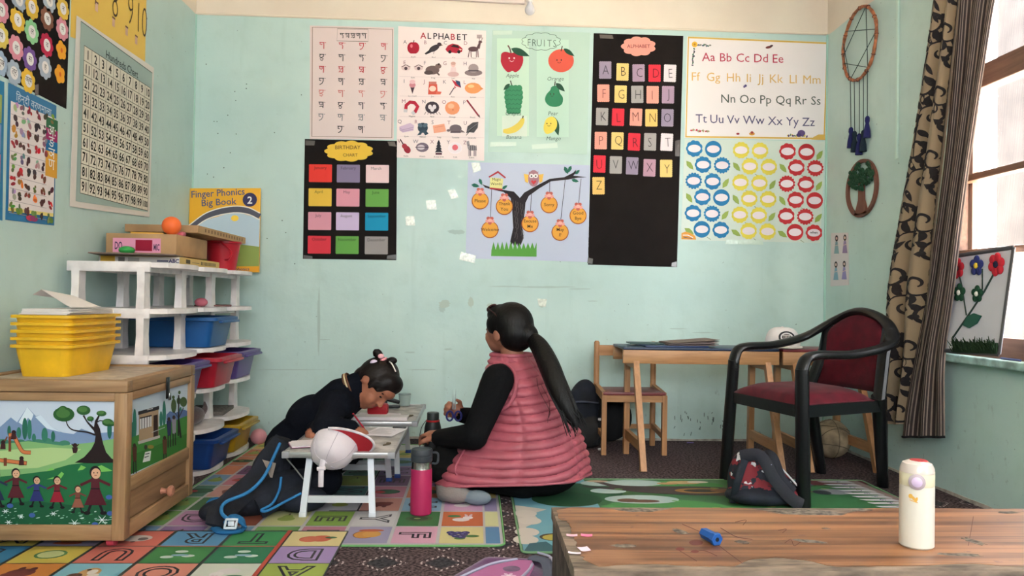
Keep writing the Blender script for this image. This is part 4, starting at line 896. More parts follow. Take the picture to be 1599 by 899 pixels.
o = MB().tube([(0, 0, 0), (.13, .02, 0), (.14, .0215, 0)], [.005, .005, .001], 6).obj('pencil', plastic((222, 168, 62))); o.location = (-1.57, -1.08, Z2 + .1005); tag(o, 'yellow pencil lying on the wooden game box', 'pencil')
o = MB().box((-.028, -.02, 0), (.028, .02, .02), .006).obj('pink_eraser', plastic((222, 110, 128))); o.location = (-1.385, -1.0, Z2 + .0955); tag(o, 'pink rounded eraser block beside the orange ball', 'eraser')
c = Vector((-1.4, -.5, ZT)); c = Vector((-1.405, -.53, ZT)); t = thing('toy_bucket', 'red plastic toy bucket on rack top under the kraft box', 'bucket', (-1.39, -.36, ZT + .0005))
MB().lathe([(.07, 0), (.092, .148), (.1, .15), (.1, .161), (.09, .161), (.068, .006)], (0, 0, 0), 30).obj('pail', plastic((186, 32, 48)), t)
MB().tube(curve3([(.03, -.1, .15), (.09, -.14, .1), (.085, -.16, .06), (.06, -.14, .055)], 14), .005, 8).obj('handle', plastic((186, 32, 48)), t)
# ---- big book standing in the corner
Q = [B(*q, Y=-.06) for q in ((297, 286), (407, 292), (399, 419), (291, 412))]
zb_ = ZT; c = Vector(((Q[0].x + Q[1].x) / 2, -.05, zb_)); hw = .205; hh = .5
t = thing('big_book', 'yellow Finger Phonics Big Book 2 standing upright behind the rack pile', 'book', (XL + .012 + hw, -.07, zb_)); t.rotation_euler = (-.08, -.025, 0)
MB().box((-hw, -.012, 0), (hw, .004, hh), .002).obj('pages', mat('book_cover_yellow', (238, 178, 52), .4), t)
k = Ink(lambda u, v: Vector((u, -.012, v)), (0, -1, 0), True, .0002, .0006)
k.poly([(-hw, .0), (hw, .0), (hw, .30)] + [(hw - i * hw / 5, .30 + .055 * sin(pi * (.5 + .5 * i / 10)) * 0 + .06 * (1 - abs(i / 5 - .7))) for i in range(0, 10)] + [(-hw, .23)], (186, 206, 220), 1)
arc = curve2([(-hw, .255), (-.1, .335), (.03, .37), (.13, .365), (hw, .33)], 20); k.line(arc, .034, (92, 92, 104), 3); k.line(curve2([(-hw, .235), (-.1, .315), (.03, .35), (.13, .345), (hw, .31)], 20), .006, (236, 230, 220), 4); k.line(curve2([(-hw, .278), (-.1, .355), (.03, .39), (.13, .385), (hw, .35)], 20), .006, (236, 230, 220), 4)
k.text('Finger Phonics', -.04, .452, .058, (86, 92, 128), 3, .012, .06, sx=.92); k.text('Big Book', -.035, .398, .056, (86, 92, 128), 3, .012, .06)
k.ell(.145, .43, .042, .042, (60, 58, 96), 3); k.text('2', .145, .428, .06, (240, 238, 236), 4, .02, mid=True)
k.ell(.06, .32, .022, .018, (244, 206, 80), 3); k.poly([(-hw, 0), (hw, 0), (hw, .15), (.05, .17), (-hw, .14)], (150, 168, 90), 2); k.rect(-hw, 0, hw, .035, (240, 170, 50), 5); k.text('phonics', .11, .01, .026, (90, 80, 120), 6, .01)
k.obj('cover_print', t)

# ================================================================== painted wooden chest
CX0, CX1, CY0, CY1, CZ0, CZ1 = -1.675, -1.13, -2.08, -1.47, .04, .56
WD = wood('pine_frame', (138, 104, 72), (174, 138, 100), 0, .8, .5); WDY = wood('pine_frame_y', (138, 104, 72), (174, 138, 100), 1, .8, .5); WDZ = wood('pine_frame_z', (138, 104, 72), (174, 138, 100), 2, .8, .5)
O = Vector(((CX0 + CX1) / 2, (CY0 + CY1) / 2, 0))
t = thing('painted_chest', 'wooden chest with painted landscape panels, side drawer and hinged lid', 'chest', O)
pw_ = .042
def cb(nm, lo, hi, m, par=t, r=.003): return MB().box([a - b_ for a, b_ in zip(lo, O)], [a - b_ for a, b_ in zip(hi, O)], r).obj(nm, m, par)
ZL = .522                                                     # lid seam
for x in (CX0, CX1 - pw_):
    for y in (CY0, CY1 - pw_): cb('corner_post', (x, y, CZ0), (x + pw_, y + pw_, ZL - .002), WDZ)
for y in (CY0, CY1 - pw_):
    cb('rail', (CX0 + pw_, y + .002, CZ0), (CX1 - pw_, y + pw_, CZ0 + .05), WD); cb('rail', (CX0 + pw_, y + .002, ZL - .03), (CX1 - pw_, y + pw_, ZL - .002), WD)
side = lambda px, py: (L(px, py, CX1).y, L(px, py, CX1).z)
zm = side(250, 726)[1]
for x in (CX0, CX1 - pw_):
    cb('rail', (x, CY0 + pw_, CZ0), (x + pw_ - .002, CY1 - pw_, CZ0 + .05), WDY); cb('rail', (x, CY0 + pw_, ZL - .03), (x + pw_ - .002, CY1 - pw_, ZL - .002), WDY)
cb('rail', (CX1 - pw_, CY0 + pw_, .19), (CX1 - .002, CY1 - pw_, .235), WDY)
cb('panel', (CX0 + .02, CY0 + pw_ * .6, CZ0 + .03), (CX0 + .03, CY1 - pw_ * .6, ZL - .03), WDZ); cb('panel', (CX0 + pw_, CY1 - .02, CZ0 + .03), (CX1 - pw_, CY1 - .012, ZL - .03), WD)
fp = cb('front_panel', (CX0 + pw_ * .7, CY0 + .014, CZ0 + .04), (CX1 - pw_ * .7, CY0 + .024, ZL - .022), paper((190, 200, 214)))
sp_ = cb('side_panel', (CX1 - .024, CY0 + pw_ * .7, .225), (CX1 - .014, CY1 - pw_ * .7, ZL - .022), paper((190, 200, 214)))
dr = cb('drawer', (CX1 - .3, CY0 + pw_ + .004, CZ0 + .054), (CX1 - .012, CY1 - pw_ - .004, .186), wood('drawer_wood', (128, 98, 68), (156, 122, 88), 1, .8, .5))
MB().lathe([(.012, 0), (.009, .012), (.009, .02), (.019, .03), (.02, .038), (.014, .044)], Vector((CX1 - .013, (CY0 + CY1) / 2 + .02, .122)) - O, 20, Matrix.Rotation(pi / 2, 3, 'Y')).obj('knob', mat('drawer_knob', (186, 128, 104), .4), dr)
# lid: a framed tray top
lid = cb('lid', (CX0 + .02, CY0 + .02, ZL + .02), (CX1 - .02, CY1 - .02, ZL + .032), mat('lid_board', (186, 170, 152), .5, var=.1))
for lo, hi, m in (((CX0, CY0, ZL), (CX1, CY0 + .04, CZ1), WD), ((CX0, CY1 - .04, ZL), (CX1, CY1, CZ1), WD), ((CX0, CY0 + .04, ZL), (CX0 + .04, CY1 - .04, CZ1), WDY), ((CX1 - .04, CY0 + .04, ZL), (CX1, CY1 - .04, CZ1), WDY)): cb('lid_rail', lo, hi, m, lid)
yy = side(261, 600)[0]
la = cb('latch', (CX1 + .0005, yy - .014, .46), (CX1 + .006, yy + .014, .54), mat('latch_black', (40, 38, 38), .3, .7)); cb('latch_loop', (CX1 + .006, yy - .008, .455), (CX1 + .014, yy + .008, .482), mat('latch_steel', (150, 148, 146), .25, 1.0), la)
for x in (CX0 + .05, CX1 - .06):
    for y in (CY0 + .05, CY1 - .06): MB().lathe([(.004, -.012), (.0195, -.012), (.0195, .012), (.004, .012)], Vector((x, y, .0292)) - O, 20, Matrix.Rotation(pi / 2, 3, 'Y')).obj('caster', plastic((196, 72, 92)), t)
# painted front: valley, mountains, tree, children in a row
def FP(x, y): return B(x, y, CY0 + .014)
k = Ink(FP, NB, False, .00025, .0004); k0 = lambda zx, zy: (zx * .2448, 620 + zy * .2448)
def KP(pts): return [k0(*p) for p in pts]
xl_ = -60
k.poly(KP([(xl_ * 3, 20), (742, 34), (730, 832), (xl_ * 3, 826)]), (196, 208, 226), 0)
k.poly(KP([(-180, 250), (0, 190), (70, 128), (110, 160), (175, 62), (230, 120), (260, 112), (330, 190), (400, 225), (470, 235), (520, 200), (600, 230), (742, 220), (742, 300), (-180, 300)]), (122, 146, 184), 1)
k.poly(KP([(120, 160), (175, 62), (215, 110), (200, 150), (180, 130), (150, 180)]), (214, 226, 238), 2); k.poly(KP([(225, 125), (260, 112), (330, 190), (390, 222), (300, 200)]), (206, 220, 236), 2)
for i in range(-12, 8): k.ell(*k0(i * 56 + 20, 282 + (i * 31 % 17)), 9, 4 + i % 3, (66, 128, 104), 3)
for x, y, w_, h in ((160, 200, 34, 140), (190, 205, 28, 130), (60, 215, 24, 70), (122, 225, 30, 70), (218, 258, 26, 54), (286, 240, 40, 92), (340, 250, 26, 70), (700, 205, 30, 120), (742, 170, 14, 190)): k.ell(*k0(x, y), w_ * .122, h * .122, (52, 120, 100) if x % 4 else (40, 104, 86), 4)
k.poly(KP([(-180, 330), (0, 300), (180, 280), (400, 308), (600, 286), (742, 262), (736, 832), (-180, 826)]), (128, 176, 116), 5)
k.poly(KP([(-180, 360), (120, 330), (330, 320), (520, 330), (420, 400), (240, 450), (-180, 470)]), (172, 200, 140), 6)
k.poly(KP([(-180, 520), (60, 500), (300, 470), (440, 430), (600, 410), (742, 400), (732, 832), (-180, 826)]), (34, 108, 66), 7); k.poly(KP([(-180, 700), (200, 660), (500, 690), (734, 650), (730, 832), (-180, 826)]), (28, 88, 58), 8)
for pts in ([(498, 466), (520, 432), (552, 446), (530, 462)], [(625, 440), (650, 432), (720, 468), (650, 476)], [(300, 470), (330, 446), (352, 462)], [(300, 522), (370, 500), (395, 474), (412, 486), (392, 516)]): k.poly(KP(pts), (120, 190, 92), 9)
TK = (38, 26, 28)
k.poly(KP([(480, 416), (540, 380), (585, 330), (606, 290), (612, 248), (602, 215), (560, 165), (530, 118), (540, 112), (560, 150), (580, 170), (602, 190), (608, 150), (634, 108), (642, 112), (622, 160), (640, 200), (650, 250), (662, 300), (680, 350), (715, 390), (738, 400), (738, 416), (600, 420)]), TK, 10)
k.line(curve2([k0(610, 240), k0(560, 222), k0(470, 208), k0(436, 180), k0(420, 140), k0(400, 118)], 20), [2.6 - i * .08 for i in range(21)], TK, 10); k.line(KP([(616, 160), (640, 148), (680, 152)]), 1.6, TK, 10); k.line(KP([(590, 160), (580, 130)]), 1, TK, 10)
for x, y, a, b_ in ((410, 108, 68, 46), (405, 86, 34, 32), (536, 82, 44, 30), (650, 102, 32, 18), (580, 136, 22, 16), (690, 160, 36, 24), (720, 168, 22, 14)): k.ell(*k0(x, y), a * .2448, b_ * .2448, (44, 92, 46), 11); k.ell(*k0(x - 4, y - 5), a * .16, b_ * .15, (74, 120, 62), 12)
OR, OD = (206, 120, 74), (120, 62, 40)
k.line(curve2([k0(60, 240), k0(90, 244), k0(120, 300), k0(150, 345), k0(200, 352)], 16), 6.4, OD, 11); k.line(curve2([k0(60, 240), k0(90, 244), k0(120, 300), k0(150, 345), k0(200, 352)], 16), 4.6, OR, 12)
k.line(KP([(66, 250), (66, 345)]), 4, OD, 11); k.line(KP([(50, 250), (8, 325)]), 2, OD, 11); k.line(KP([(-100, 388), (175, 420)]), 6.4, OD, 11); k.line(KP([(-100, 388), (172, 419)]), 4.6, OR, 12); k.line(KP([(38, 385), (38, 436)]), 5, OD, 13)
for x, y in ((92, 222), (24, 286), (142, 388)): k.ell(*k0(x, y), 3.4, 3.4, (52, 30, 32), 13); k.poly(KP([(x - 14, y + 10), (x + 14, y + 10), (x + 16, y + 44), (x - 18, y + 44)]), (70, 34, 36), 13)
k.ell(*k0(482, 306), 3.6, 3.6, (52, 34, 34), 11); k.poly(KP([(462, 318), (500, 318), (498, 340), (490, 355), (470, 355)]), (60, 36, 36), 11); k.line(KP([(482, 322), (460, 296)]), 1.6, (60, 36, 36), 11); k.line(KP([(482, 322), (506, 298)]), 1.6, (60, 36, 36), 11)
def kid(x, y, s, robe, hair, skirt=None):
    """x,y = neck; a child in a long robe holding hands"""
    q = lambda a, b_: k0(x + a * s, y + b_ * s)
    k.line([q(-8, 8), q(-60, 32)], 2.8 * s, robe, 14); k.line([q(8, 8), q(60, 32)], 2.8 * s, robe, 14)
    k.poly([q(-16, 2), q(16, 2), q(18, 50), q(46, 112), q(-44, 112), q(-18, 50)], robe, 15)
    if skirt: k.poly([q(-18, 46), q(18, 46), q(42, 112), q(-38, 112)], skirt, 16)
    k.line([q(-18, 46), q(18, 46)], 1.3 * s, (36, 24, 30), 17)
    for d in (-1, 1): k.line([q(d * 18, 110), q(d * 30, 142)], 2.6 * s, (30, 24, 32), 14); k.ell(*q(d * 33, 144), 3.4 * s, 2 * s, (26, 20, 26), 15)
    k.ell(*q(0, -20), 5.6 * s, 6.4 * s, hair, 16); k.ell(*q(3, -15), 4.6 * s, 5.2 * s, (214, 168, 138), 17)
    for d in (-5, 9): k.ell(*q(d, -18), .7 * s, .7 * s, (40, 26, 26), 18, n=6)
    k.line([q(-3, -8), q(7, -8)], .8 * s, (150, 60, 60), 18)
HRr = (30, 22, 26)
kid(105, 505, 1.2, (90, 34, 44), HRr); kid(238, 546, 1.02, (52, 62, 124), HRr, (44, 50, 110)); kid(368, 548, 1.06, (110, 34, 46), HRr, (150, 34, 52)); kid(500, 600, .9, (120, 66, 56), (60, 34, 34), (140, 86, 70)); kid(612, 508, 1.58, (88, 32, 42), HRr, (82, 28, 40)); kid(-20, 520, 1.2, (40, 50, 80), HRr)
random.seed(4)
for i in range(70): x = random.uniform(-150, 715); y = random.uniform(705, 815); k.ell(*k0(x, y), random.uniform(1, 4), random.uniform(.4, 1.0), random.choice([(140, 190, 170), (180, 210, 200), (60, 130, 90)]), 13, -.2, 8)
for x, y, r in ((480, 800, 38), (655, 780, 44), (40, 725, 22), (345, 740, 22), (60, 795, 24), (140, 760, 20)):
    for a in range(6): k.line([k0(x, y), k0(x + cos(a * 1.05) * r, y + sin(a * 1.05) * r * .7)], [1.6, .5], (214, 228, 230), 14)
for x, y in ((706, 738), (700, 635), (610, 808), (70, 690), (210, 750)): k.ell(*k0(x, y), 5, 3.6, (62, 92, 160), 14)
k.line(KP([(-180, 824), (732, 832)]), 1.6, (214, 222, 226), 16)
k.obj('painted_scene', fp, O)
# painted side: little house and trees
k = Ink(lambda x, y: L(x, y, CX1 - .014), NL, False, .00025, .0004); k0 = lambda zx, zy: (190 + zx * .2778, 600 + zy * .2781)
k.poly(KP([(40, 70), (385, -10), (380, 360), (35, 520)]), (190, 206, 222), 0)
k.poly(KP([(48, 300), (200, 240), (380, 170), (378, 352), (42, 508)]), (66, 134, 62), 2); k.poly(KP([(44, 400), (378, 270), (378, 352), (42, 508)]), (52, 116, 50), 3)
for x, y, w_, h in ((72, 225, 22, 180), (238, 165, 20, 150), (220, 195, 18, 90), (60, 260, 16, 100), (330, 170, 18, 90)): k.ell(*k0(x, y), w_ * .139, h * .139, (46, 120, 104), 1)
k.poly(KP([(250, 170), (270, 150), (300, 160), (345, 140), (372, 150), (372, 190), (250, 235)]), (92, 116, 170), 1)
k.poly(KP([(95, 165), (205, 140), (205, 288), (95, 318)]), (172, 146, 118), 4); k.poly(KP([(90, 152), (208, 120), (208, 140), (90, 172)]), (44, 42, 48), 5); k.poly(KP([(100, 190), (165, 175), (165, 235), (100, 252)]), (214, 216, 220), 5)
for i in range(4): k.line(KP([(110 + i * 15, 190 - i * 3.4), (110 + i * 15, 250 - i * 3.4)]), 1, (60, 50, 60), 6)
k.line(KP([(98, 190), (166, 174)]), 2, (36, 30, 36), 6); k.poly(KP([(176, 175), (200, 168), (202, 298), (176, 304)]), (60, 40, 36), 5); k.poly(KP([(88, 320), (212, 285), (212, 300), (92, 336)]), (180, 176, 176), 5); k.line(KP([(140, 143), (172, 135)]), 1.2, (206, 206, 210), 6)
for x, y, a, b_ in ((290, 120, 15, 40), (318, 92, 12, 20), (345, 98, 20, 28), (288, 72, 8, 10), (322, 45, 7, 10)): k.ell(*k0(x, y), a * .278, b_ * .278, (66, 92, 50), 5)
k.line(KP([(318, 60), (318, 190), (316, 290)]), 2.2, (40, 34, 36), 5); k.line(KP([(290, 150), (318, 190), (345, 130)]), 1.4, (40, 34, 36), 5); k.line(KP([(318, 200), (330, 300)]), 3, (40, 34, 36), 5)
for x, y, col in ((262, 225, (44, 50, 92)), (290, 215, (140, 136, 150)), (238, 330, (96, 60, 44)), (68, 372, (90, 50, 40))): k.poly(KP([(x - 12, y - 20), (x + 14, y - 26), (x + 12, y + 60), (x - 6, y + 66)]), col, 6); k.ell(*k0(x, y - 30), 2.4, 3.2, (60, 40, 36), 7); k.line(KP([(x - 4, y + 60), (x - 4, y + 130)]), 1.6, (40, 30, 36), 6); k.line(KP([(x + 8, y + 56), (x + 10, y + 126)]), 1.6, (40, 30, 36), 6)
k.poly(KP([(128, 380), (162, 372), (156, 428), (114, 438)]), (222, 224, 226), 7); k.line(KP([(128, 392), (152, 386)]), 1.4, (60, 60, 80), 8); k.line(KP([(124, 410), (148, 402)]), 1.4, (60, 60, 80), 8); k.line(KP([(165, 270), (240, 240)]), .8, (190, 200, 206), 7)
k.ell(*k0(160, 350), 5, 3, (150, 130, 60), 6); k.ell(*k0(132, 352), 2.6, 4, (60, 60, 50), 6)
k.obj('painted_scene', sp_, O)

# ---- five nested yellow trays with papers
TX, TY, TZ = -1.478, -1.775, ZL + .0325; TROT = -.04
def tray(z, label, i):
    t = thing('yellow_tray', label, 'tray', (TX, TY, z), TROT, 'nested trays on the chest'); hx, hy, h = .098, .17, .11; m = plastic((232, 182, 34), .4)
    def ring(sx, sy, zz, r, n_=5):
        out = []
        for qx, qy, a0 in ((1, 1, 0), (-1, 1, pi / 2), (-1, -1, pi), (1, -1, 1.5 * pi)):
            for j in range(n_): a = a0 + pi / 2 * j / (n_ - 1); out.append((qx * (sx - r) + r * cos(a), qy * (sy - r) + r * sin(a), zz))
        return out
    rings = [ring(a, b_, zz, .03) for a, b_, zz in ((hx * .84, hy * .9, 0), (hx, hy, h - .008), (hx + .012, hy + .012, h - .01), (hx + .012, hy + .012, h), (hx - .002, hy - .002, h), (hx * .84 - .003, hy * .9 - .003, .003))]; n_ = len(rings[0])
    MB().add([p for r in rings for p in r], [(a * n_ + j, a * n_ + (j + 1) % n_, (a + 1) * n_ + (j + 1) % n_, (a + 1) * n_ + j) for a in range(len(rings) - 1) for j in range(n_)] + [list(range(n_))[::-1], list(range((len(rings) - 1) * n_, len(rings) * n_))]).obj('tub', m, t, smooth=40)
    return t
for i, nm in enumerate(('lowest', 'second lowest', 'middle', 'second highest', 'topmost')): tray(TZ + i * .0255, nm + ' of the five nested yellow trays on the painted chest', i)
o = MB()
for i in range(5): o.box((-.085 + .004 * (i % 2), -.15 + .003 * i, .004 * i), (.082 + .003 * (i % 3), .15 - .004 * (i % 2), .004 * i + .0032), 0, rot=(.0, 0, .02 * (i % 3 - 1)))
o = o.obj('paper_stack', mat('white_tissue', (226, 220, 218), .8, bump=.2), smooth=0); o.location = (TX, TY, TZ + 4 * .0255 + .1115); o.rotation_euler.z = TROT; tag(o, 'loose white sheets stacked across the topmost yellow tray', 'papers')
def pap2(u, v): a = (u - .5); return Vector((a * .15 + v * .03, (v - .5) * .16, .004 + .062 * max(0, 1 - abs(u - .2) * 1.5) * (1 - .35 * v)))
o = MB().grid(pap2, 10, 8).grid(lambda u, v: pap2(u, v) + Vector((0, 0, .0012)), 10, 8).obj('folded_sheet', mat('white_tissue', (226, 220, 218)), smooth=60); o.location = (TX + .0, TY - .02, TZ + .2335); tag(o, 'folded white sheet sticking up from the papers in the trays', 'papers')
# ================================================================== printed play mats on the carpet
UP = (0, 0, 1)
def mat_sheet(name, label, x0, y0, x1, y1, z, col, edge, r=.03):
    t = thing(name, label, 'play mat', ((x0 + x1) / 2, (y0 + y1) / 2, 0)); c = t.location
    def rr(d, zz):
        out = []
        for cx, cy, a0 in ((x1 - r, y1 - r, 0), (x0 + r, y1 - r, pi / 2), (x0 + r, y0 + r, pi), (x1 - r, y0 + r, 1.5 * pi)):
            for i in range(5): a = a0 + pi / 2 * i / 4; out.append(Vector((cx + (r + d) * cos(a), cy + (r + d) * sin(a), zz)) - c)
        return out
    MB().prism(rr(0, 0), (0, 0, z - .0035), (0, 0, z)).obj('foam_sheet', mat('mat_%d_%d_%d' % col, col, .45, bump=.1, bscale=40), t, smooth=0)
    if edge: MB().tube(rr(.002, z - .001), .004, 6, closed=True).obj('edge_binding', mat('mat_edge_%d_%d_%d' % edge, edge, .6), t)
    return t, c, Ink(lambda x, y: Vector((x, y, z)), UP, True, .00012, .0004)
def outlined(k, ch, x, y, s, col, kk, rot, line=(52, 48, 56), rev=False):
    k.text(ch, x, y, s, line, kk, .045, rot, mid=True, res=3); k.text(ch, x, y, s, col, kk + 1, -.012, rot, mid=True, res=3)
_lin0 = lin
def worn(k, f=.68):  # darker ink stands in for the weaker light at floor level
    """print with every ink colour scaled down evenly"""
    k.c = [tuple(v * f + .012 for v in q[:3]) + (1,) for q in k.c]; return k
def fruit(k, kind, x, y, s, kk, rot=0.0):
    """small printed picture, s = half size"""
    E_ = lambda dx, dy, rx, ry, col, d=0, rr=0.0: k.ell(x + (dx * cos(rot) - dy * sin(rot)) * s, y + (dx * sin(rot) + dy * cos(rot)) * s, rx * s, ry * s, col, kk + d, rr + rot, 14)
    if kind == 'mango': E_(-.2, 0, .6, .66, (150, 96, 50)); E_(-.2, 0, .54, .6, (214, 150, 66), 1); E_(.2, .1, .5, .55, (222, 164, 80), 2); E_(.1, .75, .7, .22, (196, 96, 66), 2)
    elif kind == 'grape':
        for dx, dy in ((-.5, .1), (-.2, .35), (.1, .1), (-.3, -.2), (0, -.35), (-.6, .4), (.2, .4)): E_(dx, dy, .24, .26, (62, 56, 116), 1); E_(dx - .06, dy + .07, .08, .08, (130, 124, 180), 2)
        E_(.55, -.2, .4, .22, (80, 124, 64)); E_(-.1, -.6, .3, .2, (90, 134, 70))
    elif kind == 'melon': E_(0, 0, .85, .6, (40, 84, 60)); E_(.1, 0, .6, .42, (56, 104, 72), 1); E_(-.5, -.1, .4, .3, (190, 60, 66), 2)
    elif kind == 'hippo': E_(0, 0, .6, .5, (122, 52, 48)); E_(.4, .25, .3, .26, (130, 58, 52), 1); E_(-.3, -.4, .16, .3, (110, 44, 42), 1); E_(.2, -.45, .14, .28, (110, 44, 42), 1)
    elif kind == 'peach': E_(-.3, 0, .5, .5, (220, 110, 82)); E_(.25, .1, .52, .46, (226, 120, 90), 1); E_(-.75, -.15, .3, .16, (50, 104, 62), 1)
    elif kind == 'kiwi': E_(0, 0, .8, .55, (74, 104, 62)); E_(0, 0, .55, .36, (46, 76, 50), 1); E_(-.1, 0, .2, .14, (150, 176, 110), 2)
    elif kind == 'rabbit': E_(-.1, -.2, .5, .35, (230, 222, 226)); E_(.3, .2, .3, .3, (238, 230, 232), 1); E_(.2, .6, .09, .34, (232, 210, 216), 2, .2); E_(.45, .6, .09, .34, (232, 210, 216), 2, -.2); E_(-.5, .5, .4, .24, (60, 120, 74))
    elif kind == 'giraffe': E_(0, 0, .45, .6, (222, 170, 110)); E_(.1, .1, .2, .3, (240, 228, 220), 1); E_(-.45, -.35, .32, .3, (110, 62, 48), 1); E_(-.15, .35, .1, .1, (60, 40, 40), 2); E_(.3, -.3, .25, .2, (236, 222, 214), 1)
    elif kind == 'elephant': E_(0, 0, .8, .6, (110, 110, 116)); E_(.1, .6, .35, .3, (176, 150, 150), 1); E_(-.6, -.45, .4, .22, (206, 200, 202), 1); E_(.6, -.5, .4, .22, (206, 200, 202), 1)
    elif kind == 'duck': E_(0, 0, .6, .45, (220, 204, 110)); E_(.35, .35, .3, .3, (226, 212, 120), 1); E_(.7, .35, .2, .1, (214, 130, 60), 1)
    elif kind == 'cloud': [E_(dx, dy, .3, .18, (220, 232, 226)) for dx, dy in ((-.5, .2), (.4, .35), (0, -.4))]; E_(-.1, .1, .4, .14, (150, 190, 214), 1)
    elif kind == 'pear': E_(0, -.15, .5, .42, (150, 170, 80)); E_(0, .3, .3, .34, (156, 176, 86), 1); E_(0, .75, .06, .2, (80, 60, 40), 1)
    elif kind == 'box': E_(0, 0, .7, .5, (226, 220, 216)); E_(-.3, .1, .24, .24, (120, 110, 110), 1); E_(0, .55, .12, .1, (110, 60, 56), 1)
    elif kind == 'lime': E_(0, 0, .7, .6, (96, 150, 90)); E_(0, 0, .56, .48, (214, 224, 160), 1)

# ---- mat under the folding tables: letters lie sideways, tops to the right
X0, Y0, PXc, PYc = .112, -2.0, .166, .202
t, c, k = mat_sheet('alphabet_mat', 'alphabet play mat with a green edge under the folding tables', -1.215, Y0 - .012, X0, -.22, .005, (168, 166, 170), (104, 160, 98))
cols_ = {(0, 0): ((92, 140, 184), ''), (1, 0): ((222, 210, 150), '#grape'), (2, 0): ((222, 170, 196), 'F'), (3, 0): ((168, 162, 196), '#mango'),
         (0, 1): ((224, 224, 170), ''), (1, 1): ((214, 116, 72), '#rabbit'), (2, 1): ((66, 128, 72), '#kiwi'), (3, 1): ((214, 212, 216), 'Y'), (4, 1): ((140, 176, 78), 'E'), (5, 1): ((206, 206, 150), '#pear'), (6, 1): ((150, 78, 58), ''),
         (0, 2): ((150, 140, 180), ''), (1, 2): ((216, 168, 204), '#rabbit'), (2, 2): ((150, 190, 220), 'U'), (3, 2): ((208, 148, 136), '#hippo'), (4, 2): ((186, 190, 200), '#pear'), (5, 2): ((150, 180, 190), 'Z'),
         (3, 3): ((200, 128, 150), '#melon'), (4, 3): ((70, 118, 118), 'W'), (3, 4): ((120, 84, 124), 'E'), (4, 4): ((150, 160, 70), '#pear'), (7, 2): ((66, 116, 74), '#kiwi'), (7, 1): ((200, 150, 190), 'D'), (7, 3): ((208, 158, 150), '#hippo'), (7, 4): ((204, 128, 146), '#melon'), (7, 5): ((112, 66, 112), 'E'), (7, 6): ((190, 200, 190), ''), (7, 7): ((196, 186, 70), '#pear'), (7, 8): ((86, 128, 72), '#kiwi'), (6, 5): ((220, 130, 84), '#peach'), (6, 3): ((214, 214, 220), 'Z'), (6, 2): ((64, 120, 80), '#kiwi'), (6, 4): ((216, 180, 160), '#melon')}
pal = [(120, 170, 96), (196, 130, 150), (120, 160, 196), (220, 196, 120), (150, 120, 170), (206, 130, 96), (90, 140, 120)]
random.seed(21)
cx = [(X0 - .012, X0 - .062)] + [(X0 - .07 - PXc * i, X0 - .07 - PXc * (i + 1) + .012) for i in range(8)]
for i, (xb, xa) in enumerate(cx):
    for j in range(8 if i < 8 else 9):
        ya = Y0 + .008 + PYc * j; yb = ya + PYc - .012; xa_ = max(xa, -1.205)
        col, s_ = cols_.get((i, j), (random.choice(pal), '' if i == 0 else random.choice(['', '#pear', 'K', '#melon', '#kiwi', 'N'])))
        k.rect(xa_, ya, xb, yb, col, 1); xm, ym = (xa_ + xb) / 2, (ya + yb) / 2
        if s_.startswith('#'): fruit(k, s_[1:], xm, ym, .066, 3)
        elif s_: outlined(k, s_, xm, ym, .15, col, 3, -pi / 2)
for y in (Y0 + .008 + PYc * 2, Y0 + PYc * 5): k.line([(-.56, y - .004), (-.4, y - .004)], .008, (44, 40, 48), 2)
k.line([(X0 - .07 - PXc * 2.96, Y0 + .41), (X0 - .07 - PXc * 2.96, Y0 + 1.2)], .008, (44, 40, 48), 2)
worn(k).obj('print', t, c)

# ---- foreground mat: letters upside down to the camera
AX1, AY1, PA, PB = -.44, -1.862, .2, .166
t, c, k = mat_sheet('picture_letter_mat', 'play mat of large letters with black lines in the left foreground', -1.66, -2.75, AX1, AY1, .0092, (60, 66, 62), None, .004)
rowsA = [[((236, 218, 160), '#peach'), ((62, 152, 92), 'T'), ((98, 160, 206), 'R'), ((226, 122, 108), '#box'), ((168, 160, 190), '#mango'), ((228, 204, 96), 'M')],
         [((176, 150, 206), 'D'), ((44, 132, 92), '#cloud'), ((74, 148, 84), '#cloud'), ((226, 126, 112), 'U'), ((226, 202, 92), '#lime'), ((62, 140, 186), 'S'), ((224, 200, 80), '#duck')],
         [((170, 190, 88), 'A'), ((222, 226, 214), '#rabbit'), ((232, 150, 132), 'O'), ((140, 200, 220), '#giraffe'), ((222, 140, 62), '#hippo'), ((222, 184, 78), '#elephant'), ((170, 150, 180), '#duck')],
         [((150, 120, 190), 'C'), ((230, 180, 90), '#peach'), ((92, 160, 200), 'P'), ((226, 126, 112), '#melon'), ((226, 160, 70), '#pear'), ((160, 140, 170), '#duck')],
         [((230, 200, 120), '#kiwi'), ((120, 180, 120), 'L'), ((226, 150, 140), '#pear'), ((100, 150, 200), 'G'), ((220, 190, 100), '#mango'), ((170, 150, 190), 'B')]]
for j, row in enumerate(rowsA):
    for i in range(6):
        col, s_ = row[i] if i < len(row) else (random.choice(pal), '')
        xb = AX1 - .006 - PA * i; xa = xb - PA + .012; yb = AY1 - .012 - PB * j; ya = yb - PB + .006
        if i == 0: xb = AX1 - .004
        k.rect(xa, ya, xb, yb, col, 1); xm, ym = (xa + xb) / 2, (ya + yb) / 2
        if s_.startswith('#'): fruit(k, s_[1:], xm, ym, .07, 3, pi if s_ not in ('#giraffe', '#elephant') else 0)
        elif s_: outlined(k, s_, xm, ym, .15, col, 3, pi)
k.line([(AX1 - .006 - PA, AY1), (AX1 - .006 - PA, -2.75)], .014, (206, 84, 66), 6)
